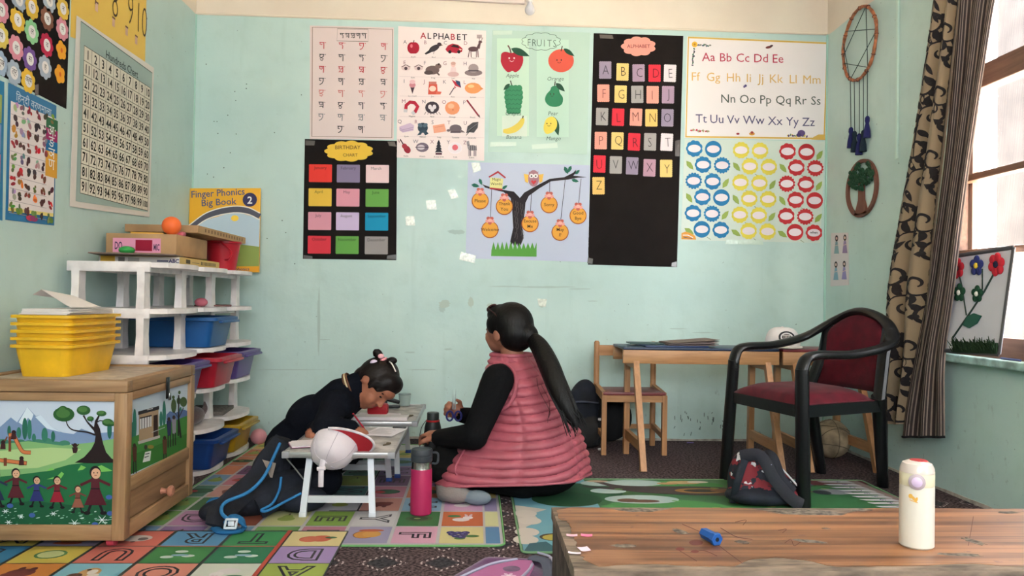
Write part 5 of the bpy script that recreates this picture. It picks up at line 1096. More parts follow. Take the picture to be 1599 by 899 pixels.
for j in range(3): k.line([(AX1 - .006 - PA * 2.99, AY1 - .012 - PB * 1), (AX1 - .01 - PA, AY1 - .012 - PB * 1)], .008, (206, 96, 80), 6)
k.rect(-1.01, -2.42, -.86, -2.37, (40, 72, 110), 7); k.text('Pow', -.935, -2.395, .05, (226, 228, 232), 8, .0, pi, mid=True)
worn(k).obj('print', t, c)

# ---- garden mat behind the low desk
t, c, k = mat_sheet('garden_mat', 'green garden picture mat with a fallen tree print behind the low desk', .17, -2.08, 1.86, -1.035, .005, (46, 96, 52), (112, 152, 112), .02)
random.seed(31)
k.rect(.175, -2.075, .52, -1.04, (118, 178, 196), 0)
k.poly([(.175, -2.0), (.22, -1.9), (.2, -1.8), (.26, -1.72), (.24, -1.62), (.3, -1.56), (.175, -1.5)], (214, 206, 196), 1)
for x, y in ((.2, -1.86), (.22, -1.72), (.21, -1.62), (.19, -1.95)): k.ell(x, y, .045, .05, (222, 214, 204), 2)
k.ell(.3, -1.92, .06, .045, (70, 60, 40), 2); k.ell(.3, -1.925, .05, .036, (196, 180, 80), 3)
k.poly([(.175, -2.075), (.2, -1.99), (.26, -1.97), (.3, -2.075)], (60, 110, 120), 2)
for a, b_, r1, r2, col in ((.46, -1.28, .2, .16, (36, 96, 56)), (.4, -1.4, .15, .12, (30, 84, 50)), (.95, -1.15, .2, .09, (70, 150, 76)), (1.5, -1.4, .35, .25, (44, 110, 60)), (1.2, -1.7, .5, .2, (66, 140, 70)), (.8, -1.6, .3, .2, (80, 150, 80))): k.ell(a, b_, r1, r2, col, 1, 0, 24)
for a, b_, r1, r2 in ((.58, -1.12, .085, .05), (.6, -1.26, .08, .045), (.75, -1.11, .13, .06), (.72, -1.4, .16, .07)): k.ell(a, b_, r1, r2, (186, 208, 204), 3, 0, 20)
k.poly(curve2([(.58, -1.06), (.66, -1.15), (.8, -1.17), (.98, -1.17), (1.16, -1.2), (1.16, -1.32), (1.0, -1.33), (.8, -1.3), (.66, -1.25), (.52, -1.2), (.5, -1.17), (.62, -1.19), (.54, -1.07)], 60), (72, 58, 56), 4)
k.ell(1.02, -1.25, .12, .045, (176, 128, 66), 5); k.ell(1.03, -1.25, .09, .028, (40, 30, 30), 6)
k.ell(1.16, -1.25, .1, .035, (134, 84, 62), 7); k.ell(1.24, -1.24, .04, .04, (140, 90, 66), 8); k.ell(.98, -1.1, .08, .03, (216, 180, 130), 6); k.ell(1.05, -1.09, .05, .02, (236, 226, 210), 7); k.ell(.9, -1.12, .05, .02, (206, 160, 110), 6)
k.ell(.66, -1.42, .05, .03, (120, 84, 66), 6); k.ell(.72, -1.43, .07, .025, (110, 76, 60), 6); k.ell(.58, -1.08, .05, .02, (206, 176, 150), 6)
k.ell(1.36, -1.22, .13, .05, (70, 92, 140), 5); k.ell(1.36, -1.22, .05, .045, (226, 226, 226), 6); k.ell(1.47, -1.23, .07, .03, (52, 130, 66), 6)
k.ell(1.62, -1.26, .08, .05, (130, 134, 140), 5); k.ell(1.56, -1.27, .04, .04, (50, 56, 60), 6)
for i in range(26): x, y = random.uniform(.6, 1.8), random.uniform(-1.75, -1.2); k.ell(x, y, .02, .008, random.choice([(150, 176, 90), (150, 96, 66), (110, 170, 90)]), 4, random.uniform(-.4, .4), 8)
k.poly([(1.52, -1.04), (1.855, -1.04), (1.855, -1.12), (1.58, -1.14)], (104, 40, 46), 4); k.poly([(1.46, -1.04), (1.54, -1.04), (1.58, -1.14), (1.5, -1.12)], (76, 120, 190), 5)
a, b_ = Vector((1.78, -1.05)), Vector((1.85, -1.62))
for i in range(11):
    p = a + (b_ - a) * (i / 10.5); k.poly([(p.x, p.y), (p.x + .02, p.y - .045), (p.x - .13, p.y - .035), (p.x - .15, p.y - .012)], (206, 206, 210), 7)
    k.text('ABCDEFGHIJK'[i], p.x - .05, p.y - .02, .036, (90, 60, 130), 8, .01, -pi / 2, mid=True)
k.line([tuple(a + Vector((.02, 0))), tuple(b_ + Vector((.0, 0)))], .06, (150, 128, 124), 6)
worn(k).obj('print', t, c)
# litter on the carpet
o = MB().box((-.02, -.005, 0), (.02, .005, .004), .001).obj('sweet_wrapper', plastic((96, 70, 150))); o.location = (1.3, -.08, .001); tag(o, 'tiny purple wrapper on carpet by the back wall', 'wrapper')
# ================================================================== wooden children's tables and chair
PINE = wood('pale_pine_x', (158, 112, 72), (190, 142, 96), 0, .9, .45); PINEZ = wood('pale_pine_z', (156, 110, 72), (188, 138, 94), 2, .9, .45); PINEY = wood('pale_pine_y', (156, 110, 72), (188, 138, 94), 1, .9, .45)
def bar(a, b_, w_, t_, up=(1, 0, 0)):
    """square bar from a to b: w_ along up, t_ across"""
    mb = MB(); a, b_ = Vector(a), Vector(b_); d = (b_ - a).normalized(); u = Vector(up) - d * d.dot(Vector(up)); u.normalize(); v = d.cross(u)
    ring = lambda p: [p + u * (sx * w_ / 2) + v * (sy * t_ / 2) for sx, sy in ((-1, -1), (1, -1), (1, 1), (-1, 1))]
    return mb.add(ring(a) + ring(b_), [(3, 2, 1, 0), (4, 5, 6, 7), (0, 1, 5, 4), (1, 2, 6, 5), (2, 3, 7, 6), (3, 0, 4, 7)])
def kid_table(label, x0, x1, trestles, topcol):
    H = .605; c = Vector(((x0 + x1) / 2, -.6, 0)); t = thing('trestle_table', label, 'table', c, 0, 'trestle tables by the back wall')
    yF, yR = -.66, -.36
    MB().box((x0 - c.x, yF - c.y, H - .014), (x1 - c.x, yR - c.y, H), .003).obj('tabletop', mat('laminate_%d_%d_%d' % topcol, topcol, .35), t)
    for y in (yF, yR - .022): MB().box((x0 - c.x, y - c.y, H - .085), (x1 - c.x, y + .022 - c.y, H - .0145), .003).obj('apron', PINE, t)
    for x in trestles:
        fF, fR = (x, -.86, 0), (x + .002, -.40, 0); tF, tR = (x, -.625, H - .03), (x, -.42, H - .03)
        bar(Vector(fF) - c, Vector(tF) - c, .03, .034).obj('leg', PINEZ, t); bar(Vector(fR) - c, Vector(tR) - c, .03, .034).obj('leg', PINEZ, t)
        q = lambda a, b_, u: Vector(a) + (Vector(b_) - Vector(a)) * u
        bar(q(fF, tF, .2) - c, q(fR, tR, .2) - c, .022, .05).obj('stretcher', PINEY, t); bar(q(fF, tF, .9) - c, q(fR, tR, .9) - c, .022, .05).obj('stretcher', PINEY, t)
    return t
kid_table('blue topped pine trestle table beside the small wooden chair', .775, 1.605, (.845, 1.545), (34, 50, 76))
kid_table('red topped pine trestle table behind the black armchair', 1.625, 2.1, (1.69, 2.035), (128, 34, 44))
# things on the tables
ZTB = .6055
p = B(1092, 536, -.5)
def flat(name, label, cat, cx, cy, z, sx, sy, h, rot, m, r=.001):
    o = MB().box((-sx / 2, -sy / 2, 0), (sx / 2, sy / 2, h), r, rot=(0, 0, rot)).obj(name, m); o.location = (cx, cy, z); return tag(o, label, cat)
flat('blue_folder', 'dark blue folder lying flat on the trestle table', 'folder', 1.06, -.53, ZTB, .34, .22, .008, .05, mat('folder_blue', (34, 52, 92), .4))
flat('green_board', 'dark green edged slate at the left end of the trestle table', 'slate', .95, -.46, ZTB + .0085, .22, .15, .006, -.05, mat('slate_green', (40, 70, 66), .4))
bt = thing('picture_magazine', 'fanned grey picture magazine on top of the blue folder', 'magazine', (1.16, -.53, ZTB + .0085))
for i in range(5):
    mb = MB(); a = -.02 + i * .05
    mb.add([(-.14, -.1, .001 + i * .003), (.13, -.1 + .0, .002 + i * .0075), (.13, .1, .002 + i * .0075), (-.14, .1, .001 + i * .003), (-.14, -.1, .0022 + i * .003), (.13, -.1, .0038 + i * .0075), (.13, .1, .0038 + i * .0075), (-.14, .1, .0022 + i * .003)], [(3, 2, 1, 0), (4, 5, 6, 7), (0, 1, 5, 4), (1, 2, 6, 5), (2, 3, 7, 6), (3, 0, 4, 7)])
    q = mb.obj('page', paper([(150, 130, 128), (96, 84, 84), (190, 170, 172), (110, 96, 88), (132, 116, 108)][i]), bt, smooth=0); q.rotation_euler.z = a * .6
# white cap with round emblem
def cap(name, label, loc, rz, s=1.0, crown=(228, 220, 222), brim=(232, 224, 224), emblem=True):
    t = thing(name, label, 'cap', loc, rz)
    def cr(u, v):
        a = 2 * pi * u; r = cos(v * pi / 2) ** .55; z = .088 * sin(v * pi / 2) ** .9
        return Vector(((.082 * r * cos(a)) - .006 * v, .074 * r * sin(a), z)) * s
    MB().grid(cr, 32, 12, True).add([(0, 0, .001 * s)], []).obj('crown', mat('cap_cloth_%d' % crown[0], crown, .85, bump=.25, bscale=60), t, smooth=60)
    def br(u, v):
        a = -pi / 2 * .95 + pi * .95 * u; r0 = .08; r1 = .08 + .065 * cos(a) ** .7 * v
        return Vector((r1 * cos(a), .078 * sin(a) * (1 + .04 * v), .006 - .012 * v * cos(a) + .008 * (1 - sin(a) ** 2) * v)) * s
    MB().grid(br, 20, 6).grid(lambda u, v: br(u, v) + Vector((0, 0, .003)), 20, 6).obj('brim', mat('cap_brim_%d' % brim[0], brim, .8), t, smooth=60)
    MB().lathe([(.002, 0), (.007, .001), (.006, .004), (.001, .006)], Vector((-.006, 0, .087)) * s, 12).obj('button', mat('cap_cloth_%d' % crown[0], crown), t)
    if emblem:
        mp = lambda x, y: Vector((.066 + .014 * cos(x * 14) * cos(y * 9) - .0 - max(0, y) * .35, x, .046 + y)) * s
        k = Ink(mp, (.9, 0, .35), True, .0006, .005)
        k.ell(0, 0, .034, .026, (40, 38, 42), 0, 0, 24); k.ell(0, 0, .026, .019, (222, 214, 214), 1, 0, 24); k.ell(0, 0, .02, .014, (60, 44, 42), 2, 0, 20)
        for i in range(-2, 3): k.rect(i * .006 - .001, -.012, i * .006 + .001, .008, (206, 196, 190), 3)
        k.line([(-.016, .008), (.016, .008)], .003, (206, 196, 190), 3); k.obj('emblem', t)
    return t
cp = B(1238, 540, -.52)
cap('emblem_cap', 'white cap with a round dark emblem on the trestle table', (1.66, -.5, ZTB), radians(-100), 1.25)
for o in [x for x in bpy.data.objects if x.name == 'emblem_cap']: o.location = (1.685, -.5, ZTB + .0005)

# ---- small wooden chair with red seat
c = Vector((.88, -.3, 0)); t = thing('wooden_chair', 'small pine chair with a dull red seat against the back wall', 'chair', c)
xl, xr, yf, yr, hs, hb = .715, 1.05, -.44, -.16, .34, .61
for x, s_ in ((xl, 1), (xr, -1)):
    bar(Vector((x, yf, 0)) - c, Vector((x, yf, hs - .012)) - c, .026, .03).obj('leg', PINEZ, t)
    MB().tube([Vector((x + s_ * .0, yr, 0)) - c, Vector((x, yr, hb - .01)) - c, Vector((x, yr, hb)) - c], [.0165, .0165, .01], 12).obj('leg', PINEZ, t)
    bar(Vector((x, yf, hs - .02)) - c, Vector((x, yr, hs + .0)) - c, .022, .045).obj('side_rail', PINEY, t)
    bar(Vector((x, yf, .1)) - c, Vector((x, yr, .12)) - c, .02, .03).obj('stretcher', PINEY, t)
bar(Vector((xl, yr, .555)) - c, Vector((xr, yr, .555)) - c, .018, .06, (0, 1, 0)).obj('backrest', PINE, t)
bar(Vector((xl, yf, hs - .032)) - c, Vector((xr, yf, hs - .032)) - c, .022, .036, (0, 1, 0)).obj('front_rail', PINE, t)
bar(Vector((xl + .01, yr + .0, .112)) - c, Vector((xr - .01, yr, .112)) - c, .016, .026, (0, 1, 0)).obj('stretcher', PINE, t)
MB().box((xl - .006 - c.x, yf - .008 - c.y, hs - .014), (xr + .006 - c.x, yr - .02 - c.y, hs + .004), .004).obj('seat', mat('seat_red', (128, 62, 62), .35, var=.1, scale=12), t)

# ================================================================== black armchair with red cushions
BP = mat('black_moulded_plastic', (15, 16, 18), .3, spec=.35, var=.15, scale=6)
RV = mat('red_velour', (82, 13, 27), .8, sheen=.06, bump=.35, bscale=420, spec=.15, var=.15, scale=20)
A_, B_, C_, D_ = Vector((1.225, -1.06, 0)), Vector((1.355, -1.52, 0)), Vector((1.79, -1.32, 0)), Vector((1.655, -.9, 0))
c = (A_ + B_ + C_ + D_) / 4; t = thing('armchair', 'black plastic armchair with dark red velour seat and back', 'chair', c)
Z = lambda p, z: Vector((p.x, p.y, z)) - c
def ribbed_leg(a, b_, w0, w1, d): return MB().tube([a, a + (b_ - a) * .5, b_], [w0, (w0 + w1) / 2, w1], 12, flat=(1.0, .8, d))
fwd = ((A_ + B_) / 2 - (C_ + D_) / 2).normalized()
ribbed_leg(Z(A_ + Vector((-.02, .05, 0)), 0), Z(A_, .575), .033, .03, fwd).obj('leg', BP, t); ribbed_leg(Z(B_ + Vector((.01, -.005, 0)), 0), Z(B_, .575), .034, .031, fwd).obj('leg', BP, t)
ribbed_leg(Z(Vector((1.91, -1.14, 0)), 0), Z(C_, .44), .026, .036, fwd).obj('leg', BP, t); ribbed_leg(Z(Vector((1.745, -.86, 0)), 0), Z(D_, .44), .026, .036, fwd).obj('leg', BP, t)
bk = -fwd; lat = Vector((-bk.y, bk.x, 0))
Cb, Db = C_ + bk * .07, D_ + bk * .07
loop = [Z(A_, .53), Z(A_ + bk * .004, .585), Z(A_ + bk * .05, .635), Z(A_ + bk * .25, .645), Z(D_ + lat * .02, .685), Z(Db * .82 + Cb * .18 + bk * .045, .775), Z((Cb + Db) / 2 + bk * .06, .815), Z(Db * .14 + Cb * .86 + bk * .045, .765), Z(C_ - lat * .015 + bk * .05, .675), Z(B_ + bk * .3, .632), Z(B_ + bk * .06, .63), Z(B_ + bk * .004, .585), Z(B_, .53)]
MB().tube(curve3(loop, 60), .031, 12, flat=(1.0, .62, (0, 0, 1))).obj('arm_and_top_rail', BP, t)
for a, b_, w_ in ((C_, Cb * .92 + Db * .08, .03), (D_, Db * .92 + Cb * .08, .03)): MB().tube([Z(a, .42), Z(b_, .62), Z(b_ + bk * .03, .74)], .03, 10, flat=(1, .7, bk)).obj('back_post', BP, t)
def quad(u, v, z, k=1.0):
    m = (A_ + B_ + C_ + D_) / 4; p = (A_ * (1 - u) + B_ * u) * (1 - v) + (D_ * (1 - u) + C_ * u) * v; return Z(m + (p - m) * k, z)
fr = MB(); n_ = 24
edge = [(0, 0), (1, 0), (1, 1), (0, 1)]
fr.prism([quad(u, v, 0, 1.04) for u, v in edge], (0, 0, .375), (0, 0, .425)); fr.obj('seat_frame', BP, t)
def cush(u, v):
    s_ = min(1, 4.5 * u) * min(1, 4.5 * (1 - u)); s2 = min(1, 4.5 * v) * min(1, 4.5 * (1 - v)); e = (s_ * s2) ** .35
    return quad(.02 + .96 * u, -.02 + .96 * v, .425 + .055 * e)
MB().grid(cush, 20, 20).prism([quad(u, v, 0, .99) for u, v in edge], (0, 0, .42), (0, 0, .427)).obj('seat_cushion', RV, t, smooth=60)
bl = Db * .97 + Cb * .03 + fwd * .025; br_ = Cb * .97 + Db * .03 + fwd * .025
def backf(u, v):
    p = bl * (1 - u) + br_ * u; w_ = 1 - .2 * v ** 3; m = (bl + br_) / 2; p = m + (p - m) * w_
    e = (min(1, 5 * u) * min(1, 5 * (1 - u)) * min(1, 6 * v) * min(1, 6 * (1 - v))) ** .4
    z = .45 + .35 * v - .05 * v ** 3 * (2 * u - 1) ** 2 * 1.4
    return Z(p + bk * (.05 * v) + bk * (.025 * (1 - (2 * u - 1) ** 2)) + fwd * (.025 * e), z)
MB().grid(backf, 20, 24).obj('back_cushion', RV, t, smooth=60)
MB().grid(lambda u, v: backf(u, v) + bk * (.028 if 0 < u < 1 and 0 < v < 1 else .012), 12, 16).obj('back_shell', BP, t, smooth=60)

# ---- worn volleyball
o_ = thing('volleyball', 'worn cream volleyball under the table behind the armchair', 'ball', (1.97, -.48, .0))
MB().ball((0, 0, .105), .105, 32, 20).obj('ball_skin', mat('worn_leather', (168, 150, 124), .7, var=.3, scale=12, bump=.2, bscale=120), o_, smooth=60)
for ax, dz in (((1, 0, 0), 0), ((0, 1, .4), .03), ((.2, .3, 1), .05), ((.2, .3, 1), -.05), ((0, 1, .4), -.05)):
    n_ = Vector(ax).normalized(); u = n_.orthogonal().normalized(); v = n_.cross(u); r = math.sqrt(.1053 ** 2 - dz * dz)
    MB().tube([Vector((0, 0, .105)) + n_ * dz + (u * cos(a * pi / 16) + v * sin(a * pi / 16)) * r for a in range(32)], .0016, 5, closed=True).obj('seam', mat('seam_dark', (84, 72, 60), .8), o_)

# ================================================================== folding floor tables
LG = mat('white_tube', (206, 210, 218), .35, .2); ALU = mat('aluminium_edge', (176, 174, 174), .35, .7); TOPM = mat('worn_grey_board', (176, 170, 168), .5, var=.2, scale=18, bump=.1)
def fold_table(label, x0, x1, y0, y1, h):
    c = Vector(((x0 + x1) / 2, (y0 + y1) / 2, 0)); hx, hy = (x1 - x0) / 2, (y1 - y0) / 2; t = thing('folding_table', label, 'table', c, 0, 'low folding tables')
    MB().box((-hx + .008, -hy + .008, h - .014), (hx - .008, hy - .008, h), .001).obj('tabletop', TOPM, t)
    for lo, hi in (((-hx, -hy, h - .02), (hx, -hy + .01, h + .0015)), ((-hx, hy - .01, h - .02), (hx, hy, h + .0015)), ((-hx, -hy + .01, h - .02), (-hx + .01, hy - .01, h + .0015)), ((hx - .01, -hy + .01, h - .02), (hx, hy - .01, h + .0015))): MB().box(lo, hi, .002).obj('edge_strip', ALU, t)
    for sx in (-1, 1):
        for sy in (-1, 1): MB().box((sx * hx - .026 if sx > 0 else sx * hx - .002, sy * hy - .026 if sy > 0 else sy * hy - .002, h - .022), (sx * hx + .002 if sx > 0 else sx * hx + .026, sy * hy + .002 if sy > 0 else sy * hy + .026, h + .003), .003).obj('corner_cap', mat('grey_cap', (150, 150, 154), .4), t)
    for sy in (-1, 1):
        yb_, yt = sy * (hy - .01), sy * (hy - .05); lx = hx * .62
        for sx in (-1, 1):
            bar((sx * lx * 1.0, yb_, .012), (sx * lx * .88, yt, h - .014), .024, .018).obj('leg', LG, t)
            MB().box((sx * lx - .014, yb_ - .012, 0), (sx * lx + .014, yb_ + .012, .024), .003).obj('foot_cap', mat('foot_cap_blue', (36, 66, 140), .4) if (sy > 0 or y0 > -1.5) else LG, t)
        bar((-lx * .97, yb_ - sy * .01, .07), (lx * .97, yb_ - sy * .01, .07), .026, .012, (0, 0, 1)).obj('crossbar', LG, t)
    MB().tube([(hx - .06, -hy * .5, h + .002), (hx - .035, -hy * .42, h + .006), (hx - .05, -hy * .36, h + .003)], .004, 6).obj('latch', mat('brass_latch', (120, 108, 90), .4, .8), t)
    return t
fold_table('low folding table nearest camera, under the white cap', -.725, -.30, -1.68, -1.085, .25)
fold_table('low folding table behind the other, under the red pencil case', -.725, -.262, -1.035, -.44, .265)
# papers and small things on them
def onf(px, py, z): return F(px, py, z)
T1, T2 = .2535, .2685
def sheet(name, label, px, py, z, sx, sy, rot, col=(228, 222, 228), th=.0012, cat='paper', lines=0, par=None):
    p = onf(px, py, z); t = thing(name, label, cat, (p.x, p.y, z), rot)
    MB().box((-sx / 2, -sy / 2, 0), (sx / 2, sy / 2, th)).obj('page', paper(col), t, smooth=0)
    if lines:
        k = Ink(lambda x, y: Vector((x, y, th)), UP, True, .0001, .0004); random.seed(px)
        for i in range(lines): y = sy * (.38 - .76 * i / lines); k.line([(-sx * .38, y), (sx * random.uniform(-.05, .38), y)], .004, (120, 120, 130), 0)
        k.obj('writing', t)
    return t
sheet('worksheet', 'printed white worksheet being written on, on nearest folding table', 601, 674, T1, .14, .2, -.25, lines=8)
nb = sheet('notebook', 'open notebook with a mauve cover under the white cap', 487, 693, T1, .17, .13, .35, (222, 214, 222), .004, 'notebook'); MB().box((-.088, -.068, -.0015), (.088, .068, .0), .0005).obj('cover', paper((150, 92, 122)), nb); nb.location.z += .0016
sheet('exercise_book', 'white exercise book on the far folding table by the red pencil case', 590, 650, T2, .2, .14, -.06, (218, 208, 214), .006, 'notebook')
wb = flat('white_board', 'thick pale board on the near edge of the far folding table', 'board', -.47, -.975, T2, .32, .09, .016, -.01, mat('pale_board', (206, 196, 196), .5))
o = MB().box((-.05, -.033, 0), (.05, .033, .055), .014).obj('pencil_case', mat('red_case', (176, 26, 42), .5, bump=.2)); p = onf(588, 643, T2); o.location = (-.47, -.83, T2); tag(o, 'red pencil case under the bent girl\'s face', 'pencil case')
p = B(612, 618, -.6); t = thing('stapler', 'black stapler standing at the far folding table edge', 'stapler', (-.43, -.6, T2), .1)
MB().box((-.045, -.014, 0), (.045, .014, .014), .004).obj('base', plastic((30, 30, 32)), t); MB().box((-.045, -.012, .03), (.045, .012, .05), .006, rot=(0, .25, 0)).obj('arm', plastic((26, 26, 28)), t); MB().box((-.045, -.01, .012), (-.02, .01, .038), .003).obj('hinge', plastic((26, 26, 28)), t)
t = thing('glass_tumbler', 'small clear tumbler beyond the black stapler', 'tumbler', (-.37, -.5, T2))
MB().lathe([(.028, 0), (.033, .06), (.031, .06), (.026, .004)], (0, 0, 0), 22).obj('cup', GLASS if False else mat('frosted_plastic', (170, 190, 188), .15, spec=.7), t)
MB().tube([(.0335 * cos(a * pi / 10), .0335 * sin(a * pi / 10), .06) for a in range(20)], .0015, 5, closed=True).obj('rim', mat('rim_dark', (90, 104, 104), .3), t)
o = MB().box((-.03, -.012, 0), (.03, .012, .008), .003).obj('spiral_binding', plastic((34, 34, 36))); p = onf(637, 671, T1); o.location = (-.335, -1.13, T1); tag(o, 'black ring binding strip at the right of the worksheet', 'binding')
# ---- white cap with red brim hanging over the near table edge
CW = mat('white_cotton', (214, 205, 212), .85, bump=.3, bscale=50, var=.05)
t = cap('red_brim_cap', 'white cap with red brim slumped over the near table edge', (-.53, -1.625, .278), 0, 1.0, (214, 205, 212), (178, 32, 46), False)
zx_ = Vector((-.22, -.74, -.62)).normalized(); xx_ = Vector((.95, .34, .62)); xx_ = (xx_ - zx_ * zx_.dot(xx_)).normalized(); yy_ = zx_.cross(xx_)
Mc = Matrix((xx_, yy_, zx_)).transposed(); t.rotation_euler = Mc.to_euler(); t.scale = (1.12, 1.12, 1.12)
inv = Mc.transposed(); wl = lambda x, y, z: (1 / 1.12) * (inv @ (Vector((x, y, z)) - Vector((-.53, -1.625, .278))))
eb = []
for i in range(21): a = -pi / 2 * .95 + pi * .95 * i / 20; r1 = .08 + .065 * max(0, cos(a)) ** .7; eb.append((r1 * cos(a), .078 * sin(a) * 1.04, .006 - .012 * cos(a) + .008 * (1 - sin(a) ** 2) + .0015))
MB().tube(eb, .0045, 8).obj('brim_piping', CW, t)
for a in (0, 1.05, 2.09, 3.14, 4.19, 5.24): MB().tube([Vector((.082 * cos(v * pi / 2) ** .55 * cos(a) - .006 * v, .074 * cos(v * pi / 2) ** .55 * sin(a), .0885 * sin(v * pi / 2) ** .9)) for v in [j / 14 for j in range(14)]], .0013, 5).obj('seam', mat('seam_white', (182, 172, 182), .9), t)
s0 = wl(-.585, -1.695, .19)
MB().tube([wl(-.565, -1.7, .235), wl(-.57, -1.715, .19), wl(-.571, -1.71, .128)], .009, 8, flat=(1, .35, inv @ Vector((0, 1, 0)))).obj('strap', CW, t)
MB().tube([wl(-.585, -1.712, .196), wl(-.555, -1.712, .199)], .007, 8).obj('strap_slider', CW, t)
# ================================================================== bottles
p = F(657, 804); t = thing('pink_flask', 'hot pink insulated flask with dark lid and loop handle', 'flask', (p.x, p.y, .0065))
MB().lathe([(.038, 0), (.0415, .004), (.0415, .17), (.04, .176)], n=36).obj('body', mat('pink_powdercoat', (166, 34, 84), .45, spec=.4), t)
MB().lathe([(.04, .1755), (.039, .18), (.0385, .203), (.036, .205)], n=36).obj('steel_neck', mat('brushed_steel', (190, 184, 178), .25, 1.0), t)
ld = MB().lathe([(.041, .2045), (.042, .207), (.042, .226), (.04, .228), (.042, .23), (.042, .247), (.039, .252), (.036, .252), (.035, .249)], n=36).obj('lid', mat('lid_charcoal', (52, 56, 62), .5), t)
MB().tube(curve3([(.04, -.004, .238), (.058, -.008, .238), (.064, -.009, .228), (.063, -.009, .204), (.055, -.008, .196), (.041, -.005, .196)], 18), .0045, 8).obj('loop_handle', mat('lid_charcoal', (52, 56, 62)), ld)
t = thing('black_flask', 'black flask with a thin red ring behind the seated woman\'s knee', 'flask', (-.2, -.83, .0055))
MB().lathe([(.038, 0), (.041, .004), (.041, .2), (.036, .224), (.033, .232)], n=32).obj('body', mat('black_powdercoat', (32, 33, 34), .5), t)
MB().lathe([(.0335, .2315), (.0345, .233), (.0345, .239), (.033, .24)], n=32).obj('red_ring', plastic((176, 40, 44)), t)
MB().lathe([(.03, .239), (.03, .272), (.028, .276), (.004, .277)], n=32).obj('lid', mat('lid_dark_green', (44, 52, 50), .45), t)
MB().tube(curve3([(-.034, -.01, .236), (-.055, -.014, .2), (-.064, -.016, .14), (-.058, -.016, .1), (-.045, -.014, .095), (-.046, -.014, .15), (-.036, -.01, .2)], 24), .006, 8, flat=(1, .3, (1, 0, 0))).obj('carry_strap', mat('strap_black', (24, 24, 26), .8), t)

# ================================================================== low worn desk in the foreground
HD = .33; dl = [F(860, 788, HD), F(1599, 796, HD), F(1599, 893, HD), F(876, 882, HD)]
DX0, DX1, DYF, DYN = dl[0].x, 1.72, (dl[0].y + dl[1].y) / 2, (dl[2].y + dl[3].y) / 2
c = Vector(((DX0 + DX1) / 2, (DYF + DYN) / 2, 0)); t = thing('low_desk', 'low wooden desk with worn striped laminate top in the foreground', 'desk', c)
def desk_top():
    m = bpy.data.materials.new('worn_laminate'); m.use_nodes = True; nt = m.node_tree; b = nt.nodes['Principled BSDF']; tc = nt.nodes.new('ShaderNodeTexCoord')
    def nz(sc, st, det=4, dist=0.0):
        mp = nt.nodes.new('ShaderNodeMapping'); mp.inputs['Scale'].default_value = st; nt.links.new(tc.outputs['Object'], mp.inputs[0])
        n = nt.nodes.new('ShaderNodeTexNoise'); n.inputs['Scale'].default_value = sc; n.inputs['Detail'].default_value = det; n.inputs['Distortion'].default_value = dist; nt.links.new(mp.outputs[0], n.inputs['Vector']); return n.outputs['Fac']
    def mr(v, a, c_, d=0.0, e=1.0):
        r = nt.nodes.new('ShaderNodeMapRange'); r.inputs[1].default_value = a; r.inputs[2].default_value = c_; r.inputs[3].default_value = d; r.inputs[4].default_value = e; nt.links.new(v, r.inputs[0]); return r.outputs[0]
    def mix(f, a, c_):
        x = nt.nodes.new('ShaderNodeMix'); x.data_type = 'RGBA'; nt.links.new(f, x.inputs[0])
        for s_, v in ((6, a), (7, c_)):
            if isinstance(v, tuple): x.inputs[s_].default_value = lin(v)
            else: nt.links.new(v, x.inputs[s_])
        return x.outputs[2]
    stripes = mr(nz(9, (.12, 3.2, 1), 5, .3), .36, .62)
    base = mix(stripes, (98, 62, 40), (160, 110, 74)); base = mix(mr(nz(22, (.1, 4, 1), 3), .55, .7, 0, .6), base, (74, 46, 32))
    base = mix(mr(nz(2.4, (1, 1, 1), 3), .56, .7, 0, .5), base, (178, 134, 108))
    base = mix(mr(nz(30, (1, 1, 1), 6), .66, .72, 0, .7), base, (104, 70, 66))
    nt.links.new(base, b.inputs['Base Color']); b.inputs['Roughness'].default_value = .42
    return m
BARE = mat('bare_weathered_wood', (124, 108, 94), .85, var=.3, scale=26, bump=.4, bscale=60, stretch=(.4, 2, 1))
tp = MB().box((DX0 - c.x, DYN - c.y, HD - .03), (DX1 - c.x, DYF - c.y, HD - .001), .002).obj('desk_board', BARE, t)
# laminate veneer with ragged, chipped edges
random.seed(12); pts = []
def rag(a, b_, n_, amp, inward, prof):
    a, b_ = Vector(a), Vector(b_); out = []
    for i in range(n_):
        u = i / n_; d = prof(u) + amp * abs(noise.noise(Vector((u * 23, inward[0] * 7 + inward[1] * 3, 1)))) + amp * .5 * random.random(); out.append(a + (b_ - a) * u + Vector(inward) * d)
    return out
xq = lambda px, py: (F(px, py, HD).x - DX0) / (DX1 - DX0)
hump = lambda u, a, b_, h: h * max(0, sin(pi * (u - a) / (b_ - a))) ** .6 if a < u < b_ else 0
near = lambda u: .012 + hump(u, xq(1150, 880), xq(1290, 880), .05) + hump(u, xq(940, 880), xq(1080, 880), .012) + hump(u, xq(1440, 880), xq(1560, 880), .014)
far = lambda u: .002 + hump(u, xq(940, 792), xq(1050, 792), .03) + hump(u, xq(1170, 792), xq(1345, 792), .06)
pts += rag((DX0, DYN), (DX1, DYN), 90, .008, (0, 1), near) + rag((DX1, DYN), (DX1, DYF), 20, .002, (-1, 0), lambda u: 0) + [p for p in rag((DX0, DYF), (DX1, DYF), 90, .006, (0, -1), far)][::-1] + [p for p in rag((DX0, DYN), (DX0, DYF), 40, .012, (1, 0), lambda u: .004 + (.016 if u < .75 else 0))][::-1]
nA, nB, nC, nD = pts[:90], pts[90:110], pts[110:200], pts[200:]
pts = [p for p in nA if p.x > DX0 + .035] + nB + [p for p in nC if p.x > DX0 + .035] + [p for p in nD if DYN + .045 < p.y < DYF - .03]
